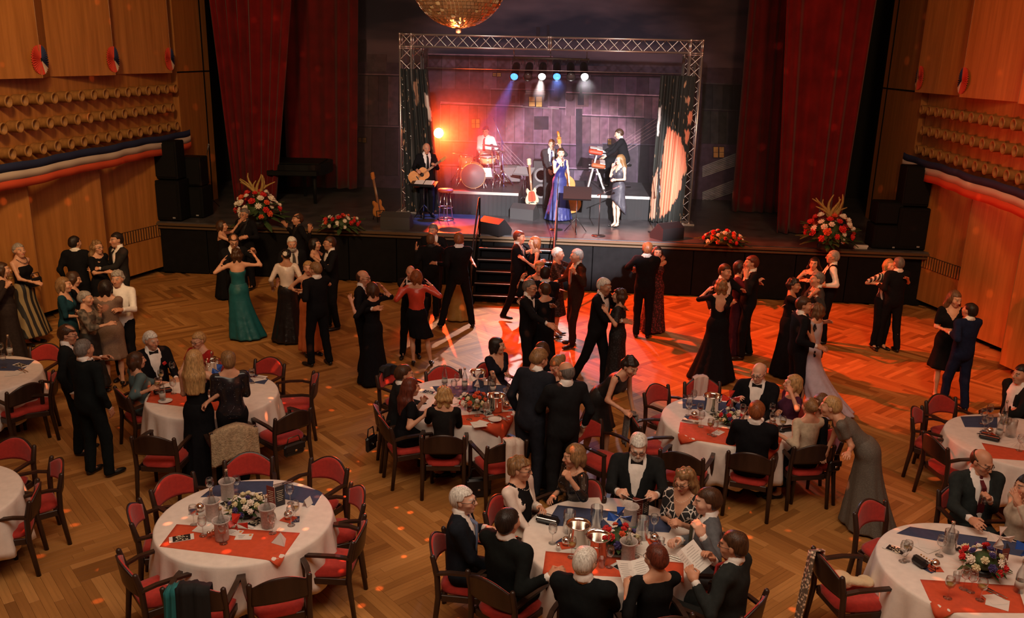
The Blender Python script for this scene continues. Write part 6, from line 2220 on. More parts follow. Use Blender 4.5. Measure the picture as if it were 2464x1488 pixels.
# right edge
P_('r1', 'balding man in dark suit and wine red tie holding a glass at the right', 'm', 2374, 1088, 32, sit=.46, H=1.82, hair=('bald', 'brown'), gl=True, tie='tie', tiec=(.10, .01, .015), c=(.022, .028, .028), Ln=(2380, 1200, -.3), Rn=(2336, 1250, -.3), hp=('grip', 'rel'), hd=(20, 16), wide=1.1, fat=1.15)
P_('r2', 'woman in a cream cardigan clapping at the right edge', 'f', 2475, 1145, -50, sit=.46, H=1.68, hair=('bob', 'dark'), out='jacket', c=(.50, .42, .33), ck='wool', neck='boat', sleeve='long', skirtc=BLK, Rn=(2446, 1215, -.2), Ln=(2452, 1212, -.25), hp=('flat', 'flat'), hem=.3)
P_('r3', 'man in dark suit seated at the far right table', 'm', 2462, 880, -42, sit=.46, H=1.80, hair=('short', 'dark'), c=(.010, .012, .013), tie=None, Rn=(2440, 985, -.2), Ln=('tab',))


def local(k_, w):
    h = HOLDS[k_]
    return (h['Rw'].T @ (np.asarray(w, float) - h['root']))


def necklace(k_, m, r=.085, drop=.06, bead=.0045):
    h = HOLDS[k_]
    c = local(k_, h['T'](0, .0, .53))
    b = MB()
    n = 30
    for i in range(n):
        a_ = 6.2832 * i / n
        b.sph((c[0] + r * math.cos(a_), c[1] + .02 + r * math.sin(a_) * 1.05, c[2] + .012 - drop * max(0, math.sin(a_)) ** 1.5 * 1.2), bead, 6)
    b.build('necklace', m, h['ob'])


pearl = mat('pearl', (.80, .70, .58), .25)
for k_ in ('t5b', 't5c', 't5e'): necklace(k_, pearl, .088, .05)
necklace('l1', mat('dark_beads', (.08, .05, .05), .3), .09, .06, .009)
necklace('d46', mat('dark_beads', (.08, .05, .05), .3), .075, .10, .003)
for k_, p in (('t2a', (-.095, .145, .37)), ('d42', (-.095, .145, .40))):
    h = HOLDS[k_]
    b = MB(); q = Vector(local(k_, h['T'](*p))); b.box(q, (.05, .02, .045), R=Matrix.Rotation(.5, 3, 'Y'), bev=.006); b.build('pocket_square', mat('petal_red', (.58, .02, .02), .6), h['ob'])
h = HOLDS['d7']
q = link('hair_flower', DAISY, h['ob'], local('d7', h['hc'] + h['Rh'] @ v3(-.05, -.115, .06)))
q.scale = (.05, .05, .05); q.rotation_euler = (1.2, 0, .3)
h = HOLDS['d43']
b = MB()
r = random.Random(5)
for cx, cy, cz in ((-.13, .06, .05), (-.10, -.11, .04), (-.15, 0, -.02), (-.16, .0, .50), (.08, -.12, .02), (-.12, -.08, .46)):
    for i in range(7):
        an = r.uniform(0, 6.28)
        l = r.uniform(.01, .05)
        q = local('d43', h['T'](cx * 1.06, cy * 1.06 + .4 * l * math.cos(an), cz + l * math.sin(an)))
        b.sph(q, .018, 6, sc=(.7, .7, 1.2))
b.build('lace_applique', mat('lace_black', (.012, .011, .014), .8), h['ob'])
# ------------------------------------------------------------------ tables, cloths, chairs
ZT = .757
linen = mat('linen_white', (.80, .72, .66), .85, noise=.06, nscale=12, bump=.1, bscale=150)
run_b = mat('runner_blue', (.045, .060, .125), .85, noise=.1, nscale=20)
run_r = mat('runner_red', (.62, .085, .030), .85, noise=.08, nscale=20)
TABLES = dict(T1=(590, 1250, 'the empty front left table'), T2=(512, 950, 'the rear left table'), T3=(1105, 965, 'the middle table'), T4=(1752, 1012, 'the rear right table'),
              T5=(1470, 1300, 'the crowded front table'), T6=(2345, 1372, 'the front right corner table'), T7=(2452, 1062, 'the far right table'),
              T8=(-62, 905, 'the far left table'), T9=(-175, 1205, 'the cut off left edge table'))
TP = {}
for k_, (px, py, nm) in TABLES.items():
    TP[k_] = Vector(at(px, py, .75))
for k_, (px, py, nm) in TABLES.items():
    c = TP[k_]
    t = empty('round_table', (c.x, c.y, 0), 0, 'round banquet table hidden under the white cloth of ' + nm, 'table', 'round tables')
    b = MB(); b.lathe([(.001, .715), (.79, .715), (.79, .745), (.001, .745)], n=32); b.build('tabletop', mat('ply', (.3, .18, .08)), t)
    b = MB(); b.cyl((0, 0, .02), (0, 0, .72), .05, n=8)
    for q in range(4): b.cyl((0, 0, .10), (.38 * math.cos(q * 1.571), .38 * math.sin(q * 1.571), .02), .025, n=6)
    b.build('pedestal', can_m, t)
    n = 144
    prof = [(0.0, .7525), (.3, .7525), (.6, .7525), (.785, .7525), (.800, .748), (.806, .735), (.809, .70), (.812, .62), (.815, .52), (.817, .42), (.818, .33), (.818, .26)]
    sd = sum(map(ord, k_))
    V, F = [], []
    for j, (r, z) in enumerate(prof):
        hang = max(0, (.72 - z) / .46)
        for i in range(n):
            th = 6.2832 * i / n
            w = math.sin(th * 17 + sd + .8 * math.sin(th * 3 + sd)) + .5 * math.sin(th * 29 + sd * 2)
            rr2 = r + (.038 * w + .03) * hang ** .8 if hang > 0 else r
            V.append((rr2 * math.cos(th), rr2 * math.sin(th), z + (.012 * math.sin(th * 4 + sd) * hang if hang else 0)))
    for j in range(len(prof) - 1):
        for i in range(n):
            a = j * n + i; b_ = j * n + (i + 1) % n
            F.append((a, a + n, b_ + n, b_)[::-1])
    o = link('tablecloth', raw_mesh('tablecloth', np.array(V), np.array(F), linen), None, (c.x, c.y, 0))
    md = o.modifiers.new('thickness', 'SOLIDIFY'); md.thickness = .003; md.offset = -1
    tag(o, 'white floor length tablecloth with folds on ' + nm, 'tablecloth', 'white tablecloths')


def runner(k_, name, pxs, m, label, dz=0.0):
    c = TP[k_]
    P = [Vector(at(x, y, ZT)) for x, y in pxs]
    nu, nv = 24, 8
    V, F = [], []
    for j in range(nv + 1):
        for i in range(nu + 1):
            u, v = i / nu, j / nv
            p = (P[0].lerp(P[1], u)).lerp(P[3].lerp(P[2], u), v)
            d = Vector((p.x - c.x, p.y - c.y, 0))
            r = d.length
            z = ZT - .001 + dz
            if r > .795:
                ex = r - .795
                d = d.normalized() * (.795 + min(ex * 1.15, .05) + dz)
                z -= max(0, ex - .01)
                p = Vector((c.x + d.x, c.y + d.y, 0))
            V.append((p.x, p.y, z))
    for j in range(nv):
        for i in range(nu):
            a = j * (nu + 1) + i
            F.append((a, a + nu + 1, a + nu + 2, a + 1))
    o = link(name, raw_mesh(name, np.array(V), np.array(F), m))
    md = o.modifiers.new('thickness', 'SOLIDIFY'); md.thickness = .002; md.offset = 0
    tag(o, label, 'runner', 'table runners')


BL_ = {'T1': [[(530, 1159), (658, 1158), (655, 1190), (482, 1197)], [(680, 1163), (778, 1183), (757, 1217), (668, 1198)]], 'T2': [[(574, 893), (652, 905), (636, 925), (565, 915)]], 'T3': [[(1040, 930), (1236, 926), (1236, 965), (1058, 956)]], 'T4': [[(1642, 960), (1830, 975), (1872, 998), (1643, 983)]],
       'T5': [[(1342, 1216), (1628, 1248), (1610, 1282), (1313, 1264)]], 'T6': [[(2190, 1268), (2480, 1310), (2460, 1340), (2157, 1284)]], 'T7': [[(2311, 1003), (2400, 1000), (2400, 1030), (2322, 1028)]], 'T8': [[(-20, 862), (83, 867), (52, 893), (-40, 892)]]}
RD_ = {'T1': [(425, 1262), (722, 1283), (674, 1352), (384, 1316)], 'T2': [(365, 938), (540, 962), (530, 990), (352, 968)], 'T3': [(1085, 1002), (1232, 990), (1245, 1030), (1098, 1022)], 'T4': [(1637, 1016), (1885, 1050), (1868, 1090), (1630, 1053)],
       'T5': [(1313, 1327), (1645, 1355), (1645, 1396), (1306, 1380)], 'T6': [(2214, 1395), (2448, 1410), (2470, 1476), (2250, 1474)], 'T7': [(2362, 1066), (2480, 1087), (2480, 1110), (2383, 1103)]}
for k_, L_ in BL_.items():
    for i, q in enumerate(L_):
        runner(k_, 'table_runner', q, run_b, 'navy blue paper runner%s across the far side of %s' % ('' if len(L_) == 1 else (', left piece,', ', right piece,')[i], TABLES[k_][2]))
for k_, q in RD_.items():
    runner(k_, 'table_runner', q, run_r, 'orange red paper runner across the near side of ' + TABLES[k_][2])

# ---- the chair
dkw = wood_mat('chair_wood', (.020, .009, .006), (.042, .020, .013), .38, (10, 10, 1.2))
upho = mat('upholstery_red', (.46, .030, .020), .85, noise=.12, nscale=30, bump=.2, bscale=300, sheen=.2)
ch = empty('banquet_chair', (0, 0, 0), 0, 'chair', 'chair', 'wooden banquet chairs')
b = MB()
V, F = [], []
for z, e in ((.415, .0), (.425, -.0), (.455, .005), (.472, -.02), (.477, -.08)):
    for i in range(24):
        t_ = 6.2832 * i / 24
        cx, sx = math.cos(t_), math.sin(t_)
        q = (abs(cx) ** 5 + abs(sx) ** 5) ** (-.2)
        w = .215 + .018 * (sx * q)
        V.append(((w + e) * cx * q, (.225 + e) * sx * q, z))
b.add(V, [tuple(range(23, -1, -1)), tuple(range(96, 120))] + [(k * 24 + i, k * 24 + (i + 1) % 24, k * 24 + 24 + (i + 1) % 24, k * 24 + 24 + i) for k in range(4) for i in range(24)], 0, True)
b.build('seat', upho, ch)
b = MB()
for sy in (-1, 1): b.box((0, sy * .205, .385), (.40, .022, .065), bev=.004)
for sx in (-1, 1): b.box((sx * .222, 0, .385), (.022, .40, .065), bev=.004)
b.build('seat_frame', dkw, ch)
for sx in (-1, 1):
    b = MB(); b.tube([(sx * .245, -.27, 0), (sx * .238, -.225, .40), (sx * .238, -.235, .62), (sx * .242, -.275, .80), (sx * .242, -.277, .815)], [.022, .027, .027, .024, .014], 8); b.build('leg', dkw, ch)
    b = MB(); b.tube([(sx * .245, .225, 0), (sx * .245, .22, .40), (sx * .25, .215, .645), (sx * .25, .215, .66)], [.021, .026, .025, .014], 8); b.build('leg', dkw, ch)
    b = MB()
    pts = [(.245, -.24, .640), (.262, -.12, .668), (.268, .04, .672), (.26, .15, .665), (.25, .235, .655)]
    V, F = [], []
    for x, y, z in pts:
        for dx, dz in ((-.022, -.012), (.022, -.012), (.022, .012), (-.022, .012)):
            V.append((sx * x + dx, y, z + dz))
    F = [(3, 2, 1, 0), (16, 17, 18, 19)] + [(k * 4 + i, k * 4 + (i + 1) % 4, k * 4 + 4 + (i + 1) % 4, k * 4 + 4 + i) for k in range(4) for i in range(4)]
    b.add(V, F); b.build('armrest', dkw, ch)


def back_sheet(y_off, grow, th, zlift):
    V, F = [], []
    nu, nv = 18, 8
    for side in (0, 1):
        for j in range(nv + 1):
            for i in range(nu + 1):
                u = -1 + 2 * i / nu
                zb = .585 + .025 * (1 - u * u) - grow
                zt_ = .765 + .095 * (1 - abs(u) ** 2.2) ** 1.2 + grow
                z = zb + (zt_ - zb) * j / nv
                y = -.245 - .055 * (1 - u * u) - .12 * (z - .6) + y_off - (th if side else 0)
                V.append((u * (.232 - (.012 if grow < 0 else 0)), y, z))
    n = (nu + 1) * (nv + 1)
    for j in range(nv):
        for i in range(nu):
            a = j * (nu + 1) + i
            F.append((a, a + nu + 1, a + nu + 2, a + 1)); F.append((n + a, n + a + 1, n + a + nu + 2, n + a + nu + 1))
    for i in range(nu):
        F.append((i, i + 1, n + i + 1, n + i)); a = nv * (nu + 1) + i; F.append((a, n + a, n + a + 1, a + 1))
    for j in range(nv):
        a = j * (nu + 1); F.append((a, n + a, n + a + nu + 1, a + nu + 1)); a += nu; F.append((a, a + nu + 1, n + a + nu + 1, n + a))
    return np.array(V), np.array(F)


V, F = back_sheet(0, 0, .016, 0)
bo = link('backrest', raw_mesh('backrest', V, F, dkw), ch)
V, F = back_sheet(.016, -.010, .016, 0)
link('backrest_pad', raw_mesh('backrest_pad', V, F, upho), bo)
proto(ch)
first_chair = [True]
ORD = ['first', 'second', 'third', 'fourth', 'fifth', 'sixth', 'seventh', 'eighth', 'ninth', 'tenth', 'eleventh', 'twelfth', 'thirteenth', 'fourteenth', 'fifteenth', 'sixteenth']


def chair(pos, rz, label, arms=True):
    if first_chair[0] and arms:
        first_chair[0] = False
        ch.location = pos; ch.rotation_euler = (0, 0, rz); ch['label'] = label
        return ch
    return copy_tree(ch, pos, rz, label, skip=() if arms else ('armrest',))


CH = {'T1': [(597, 1097, 0), (793, 1108, 0), (862, 1180, 0), (866, 1264, 8), (672, 1388, -8), (462, 1410, 5), (300, 1346, -10), (322, 1222, 15), (412, 1150, 0)],
      'T2': [(650, 865, 0), (757, 903, -12), (706, 990, -14), (365, 1048, 5), (562, 1030, 0)],
      'T8': [(112, 832, 20), (60, 925, 0), (128, 900, 30)], 'T9': [(34, 1060, 0), (137, 1112, 0), (82, 1172, 10)],
      'T3': [(938, 888, 0), (1066, 886, 0), (1222, 1062, 0), (1412, 1015, 160)],
      'T4': [(1578, 930, 0), (1690, 914, 0), (1527, 1002, 0), (1640, 1088, 10)],
      'T6': [(2094, 1212, 5), (1990, 1345, 10)], 'T7': [(2264, 955, 0), (2206, 985, 0), (2250, 1052, 0)]}
CHW = {}
for k_, L_ in CH.items():
    order = sorted(range(len(L_)), key=lambda i: L_[i][0])
    for i, (px, py, tw) in enumerate(L_):
        p = Vector(at(px, py, .84)); c = TP[k_]
        d = Vector((c.x - p.x, c.y - p.y, 0)).normalized()
        if abs(tw) < 100: 
            dist = Vector((c.x - p.x, c.y - p.y, 0)).length
        d = Matrix.Rotation(R_(tw), 3, 'Z') @ d
        pos = (p.x + d.x * .285, p.y + d.y * .285, 0)
        n_ = order.index(i)
        lab = 'empty red seated chair at %s, %s from the left' % (TABLES[k_][2], ORD[n_])
        CHW[(k_, i)] = chair(pos, math.atan2(-d.x, d.y), lab, not (k_ == 'T6' and i == 0))
# chairs under the seated
for k_, h in list(HOLDS.items()):
    if h['sit'] is not None and k_ not in ('drummer', 'keyboardist'):
        f = Vector(h['Rw'] @ v3(0, 1, 0))
        r = h['root']
        lab = h['ob']['label'].split()
        chair((r[0] + f.x * .06, r[1] + f.y * .06, 0), h['yaw'], 'red seated wooden chair under the ' + ' '.join(lab[:9]))
h = HOLDS['drummer']; o = D.objects['drum_stool']; o.location = (h['root'][0], h['root'][1], ZR)
h = HOLDS['keyboardist']
t = empty('keyboard_stool', (h['root'][0], h['root'][1], ZR), 0, 'round black stool under the keyboardist', 'stool')
b = MB(); b.lathe([(.001, .53), (.17, .54), (.18, .58), (.001, .60)], n=14); b.build('seat', can_m, t)
b = MB(); b.cyl((0, 0, 0), (0, 0, .54), .02, n=6); b.build('post', chrome, t)
b = MB(); b.lathe([(.001, .0), (.2, 0), (.19, .02), (.001, .03)], n=14); b.build('base', chrome, t)

# ------------------------------------------------------------------ things on the tables
def glass_mat():
    m, N, L, b = new_mat('clear_glass')
    N.remove(b)
    tr_, gl_, mx = N.new('ShaderNodeBsdfTransparent'), N.new('ShaderNodeBsdfGlossy'), N.new('ShaderNodeMixShader')
    tr_.inputs[0].default_value = (.95, .96, .96, 1); gl_.inputs['Roughness'].default_value = .04
    lw = N.new('ShaderNodeLayerWeight'); lw.inputs[0].default_value = .28
    L.new(lw.outputs['Facing'], mx.inputs[0]); L.new(tr_.outputs[0], mx.inputs[1]); L.new(gl_.outputs[0], mx.inputs[2])
    L.new(mx.outputs[0], N['Material Output'].inputs[0])
    return m


glass = glass_mat()
frost = mat('frosted_plastic', (.62, .55, .52), .35, alpha=.72, noise=.15, nscale=60)
silver = mat('silver', (.78, .74, .68), .14, 1.0)
amber = mat('white_wine', (.62, .42, .12), .1, alpha=.8)
redw = mat('red_wine', (.10, .008, .012), .1)
paperm = mat('paper', (.75, .72, .68), .8)
PROT = {}


def reg(kind, cat):
    def deco(f):
        t = empty({'wine': 'wine_glass', 'wined': 'wine_glass', 'rwine': 'wine_glass', 'cooler': 'bottle_cooler', 'bottle': 'water_bottle', 'vase': 'glass_cylinder'}.get(kind, kind), (0, 0, 0), 0, kind, cat)
        f(t)
        PROT[kind] = [proto(t), cat, True]
        return f
    return deco


def wineglass(t, fill=None):
    b = MB(); b.lathe([(.001, 0), (.036, .0015), (.034, .004), (.006, .008), (.0045, .012), (.0045, .085), (.012, .095), (.034, .115), (.041, .140), (.040, .165), (.033, .195), (.0315, .195), (.038, .165), (.039, .140), (.032, .117), (.010, .098), (.001, .096)], n=16); b.build('bowl', glass, t)
    if fill:
        b = MB(); b.lathe([(.001, .0985), (.010, .100), (.031, .119), (.0365, .134), (.001, .134)], n=14); b.build('wine', fill, t)
@reg('wine', 'glass')
def _(t): wineglass(t)
@reg('wined', 'glass')
def _(t): wineglass(t, amber)
@reg('rwine', 'glass')
def _(t): wineglass(t, redw)
@reg('tumbler', 'glass')
def _(t):
    b = MB(); b.lathe([(.001, 0), (.028, 0), (.033, .09), (.031, .09), (.026, .012), (.001, .010)], n=14); b.build('body', glass, t)
@reg('vase', 'glass')
def _(t):
    b = MB(); b.lathe([(.001, 0), (.058, 0), (.058, .21), (.054, .21), (.054, .012), (.001, .012)], n=18); b.build('body', glass, t)
@reg('bottle', 'bottle')
def _(t):
    b = MB(); b.lathe([(.001, 0), (.036, 0), (.038, .01), (.038, .16), (.030, .20), (.014, .25), (.013, .285), (.011, .285), (.011, .25), (.027, .20), (.034, .16), (.034, .012), (.001, .012)], n=14); b.build('body', glass, t)
    b = MB(); b.lathe([(.001, .28), (.0155, .28), (.0155, .305), (.001, .307)], n=10); b.build('cap', mat('bottle_cap', (.55, .42, .3), .35, .7), t)
    b = MB(); b.lathe([(.0386, .05), (.0386, .11), (.0384, .11), (.0384, .05)], n=14); b.build('label', mat('bottle_label', (.5, .45, .4), .7), t)
@reg('cooler', 'cooler')
def _(t):
    b = MB(); b.lathe([(.001, 0), (.058, 0), (.062, .02), (.062, .17), (.078, .188), (.082, .20), (.078, .205), (.072, .198), (.056, .175), (.055, .02), (.001, .02)], n=18); b.build('body', frost, t)
@reg('ice_bucket', 'bucket')
def _(t):
    b = MB(); b.lathe([(.001, 0), (.075, 0), (.082, .02), (.098, .19), (.112, .205), (.114, .215), (.106, .213), (.092, .19), (.076, .03), (.001, .03)], n=20); b.build('body', silver, t)
    for sx in (-1, 1):
        b = MB(); b.tube([(sx * .097, -.03, .16), (sx * .125, -.025, .165), (sx * .125, .025, .165), (sx * .097, .03, .16)], .006, 6); b.build('handle', silver, t)
    b = MB(); b.lathe([(.001, .10), (.088, .10), (.088, .103), (.001, .103)], n=16); b.build('melt_water', mat('ice_water', (.10, .07, .03), .08), t)
@reg('mirror_bauble', 'ornament')
def _(t):
    b = MB(); b.sph((0, 0, .045), .042, 14); b.build('ball', silver, t)
    b = MB(); b.lathe([(.001, 0), (.022, 0), (.022, .008), (.001, .008)], n=10); b.build('foot', silver, t)
    b = MB(); b.box((0, 0, .0006), (.12, .12, .0012), rz=.4); b.build('napkin_red', run_r, t)
    b = MB(); b.box((.04, .03, .0004), (.11, .11, .0008), rz=1.0); b.build('napkin_blue', run_b, t)
@reg('shaker', 'shaker')
def _(t):
    b = MB(); b.lathe([(.001, 0), (.02, 0), (.022, .03), (.016, .05), (.001, .05)], n=10); b.build('jar', glass, t)
    b = MB(); b.lathe([(.017, .048), (.018, .06), (.010, .068), (.001, .069)], n=10); b.build('lid', silver, t)
@reg('cutlery', 'cutlery')
def _(t):
    for i, nm in enumerate(('knife', 'fork')):
        b = MB(); x = (i - .5) * .035; b.box((x, 0, .006), (.012, .12, .004), bev=.001); b.box((x, .10, .006), (.018, .09, .003), bev=.001); b.build(nm, silver, t)
@reg('napkin_pyramid', 'napkin')
def _(t):
    b = MB(); b.add([(-.075, -.055, 0), (.075, -.055, 0), (.0, .06, 0), (0, -.01, .10)], [(2, 1, 0), (0, 1, 3), (1, 2, 3), (2, 0, 3)]); b.build('cloth', paperm, t)
    b = MB(); b.tube([(-.075, -.057, .002), (0, -.012, .101), (.075, -.057, .002)], .0012, 4); b.build('fold', paperm, t)
@reg('place_card', 'card')
def _(t):
    b = MB(); b.add([(-.05, -.03, 0), (.05, -.03, 0), (.05, 0, .075), (-.05, 0, .075), (.05, .03, 0), (-.05, .03, 0), (-.05, -.028, 0), (.05, -.028, 0), (.05, 0, .073), (-.05, 0, .073), (.05, .028, 0), (-.05, .028, 0)], [(0, 1, 2, 3), (3, 2, 4, 5), (9, 8, 7, 6), (11, 10, 8, 9)]); b.build('paper', paperm, t)
@reg('note_card', 'card')
def _(t):
    b = MB(); b.box((0, 0, .0012), (.15, .10, .0015)); o = b.build('paper', paperm, t)
    b = MB()
    for i in range(3): b.box((-.025, .02 - i * .02, .0024), (.06 - i * .012, .004, .0004))
    b.build('ink_lines', mat('ink', (.08, .08, .1)), o)
    b = MB(); b.box((.052, .026, .0024), (.022, .028, .0004)); b.build('stamp', mat('stamp_orange', (.8, .25, .04)), o)
@reg('napkin_sheet', 'napkin')
def _(t):
    b = MB(); b.box((0, 0, .0015), (.17, .17, .002), rz=.3, bev=.0005); b.box((.03, .03, .004), (.14, .14, .0015), rz=1.0); b.build('paper', paperm, t)


def skyline(b_dark, t, w, h, z, seed, par):
    """printed programme cover: night bridge lights as small flat print"""
    r = random.Random(seed)
    b = MB(); b.box((0, 0, z), (w, h, .0006)); b.build('cover_print', mat('print_black', (.012, .013, .014), .5), par)
    b = MB()
    for i in range(26):
        b.box((r.uniform(-.45, .45) * w, r.uniform(-.35, .35) * h, z + .0007), (r.uniform(.006, .02), r.uniform(.004, .012), .0004), rz=.5)
    b.build('light_print', mat('print_light', (.65, .58, .42), .6), par)
    b = MB(); b.tube([(-.45 * w + .09 * w * i, -.25 * h + .3 * h * math.sin(i * .35), z + .001) for i in range(11)], .0016, 4); b.build('arch_print', mat('print_light', (.65, .58, .42)), par)
@reg('programme', 'booklet')
def _(t):
    b = MB(); b.box((0, 0, .003), (.10, .21, .006), bev=.001); o = b.build('pages', paperm, t)
    skyline(None, t, .098, .15, .0064, 4, o)
@reg('menu_card', 'menu')
def _(t):
    for sx in (-1, 1):
        R3 = Matrix.Rotation(sx * .6, 3, 'Z')
        b = MB(); b.box(R3 @ Vector((sx * .052, 0, .105)), (.10, .003, .21), R=R3); o = b.build('leaf', mat('menu_red' if sx < 0 else 'menu_dark', (.20, .03, .02) if sx < 0 else (.02, .02, .025), .5), t)
        b = MB()
        for i in range(6): b.box(R3 @ Vector((sx * .05, -.0022 , .06 + i * .02)), (.05 + .01 * (i % 3), .0012, .005), R=R3)
        b.build('text_lines', mat('print_light', (.65, .58, .42)), o)
@reg('plate', 'plate')
def _(t):
    b = MB(); b.lathe([(.001, .004), (.05, .004), (.06, .012), (.085, .018), (.086, .021), (.06, .016), (.05, .009), (.001, .008)], n=24); b.build('dish', mat('porcelain', (.78, .74, .70), .2), t)
@reg('evening_bag', 'handbag')
def _(t):
    b = MB(); b.box((0, 0, .025), (.22, .11, .05), bev=.02); b.build('body', mat('bag_black', (.010, .010, .012), .35), t)
    b = MB(); b.box((0, -.045, .055), (.2, .008, .012), bev=.003); b.build('clasp', silver, t)
    b = MB(); b.tube([(-.1, 0, .04), (-.14, .08, .01), (-.05, .14, .008), (.06, .12, .01), (.1, 0, .04)], .004, 5); b.build('strap', mat('bag_black', (.010, .010, .012)), t)
@reg('spotted_purse', 'handbag')
def _(t):
    b = MB(); b.box((0, 0, .04), (.14, .08, .08), R=Matrix.Rotation(.5, 3, 'X'), bev=.02); o = b.build('body', mat('bag_black', (.010, .010, .012)), t)
    b = MB()
    for i in range(4):
        for j in range(2): b.sph((-.045 + i * .03, -.045 - .01 * j, .04 + j * .03), .008, 6)
    b.build('gold_dots', mat('gold', (.6, .35, .08), .3, .8), o)
    b = MB(); b.tube([(-.07, 0, .03), (-.13, -.05, .006), (-.06, -.12, .005), (.05, -.1, .006), (.12, -.05, .02), (.07, 0, .05)], .004, 5); b.build('strap', mat('bag_black', (.010, .010, .012)), t)


def pinwheel(loc, m, label, lean=(0, 0), stick=.26, s=.10, rz=0):
    t = empty('paper_pinwheel', loc, rz, label, 'pinwheel', 'paper pinwheels')
    b = MB(); top = Vector((lean[0], lean[1], stick)); b.cyl((0, 0, 0), top, .004, n=6); b.build('stick', paperm, t)
    for i in range(4):
        an = i * math.pi / 2 + .3
        R3 = Matrix.Rotation(an, 3, 'Y')
        V = [(0, 0, 0), (s * 1.3, 0, -.15 * s), (s * 1.15, -.02, .75 * s), (.45 * s, -.045, .42 * s)]
        V = [top + R3 @ Vector(v) + Vector((0, -.012, 0)) for v in V]
        V2 = [v + Vector((0, .003, 0)) for v in V]
        b = MB(); b.add(V + V2, [(0, 1, 2, 3), (7, 6, 5, 4), (0, 4, 5, 1), (1, 5, 6, 2), (2, 6, 7, 3), (3, 7, 4, 0)]); b.build('blade', m, t)
    b = MB(); b.sph(top + Vector((0, -.035, 0)), .009, 8); b.build('pin', silver, t)
    return t


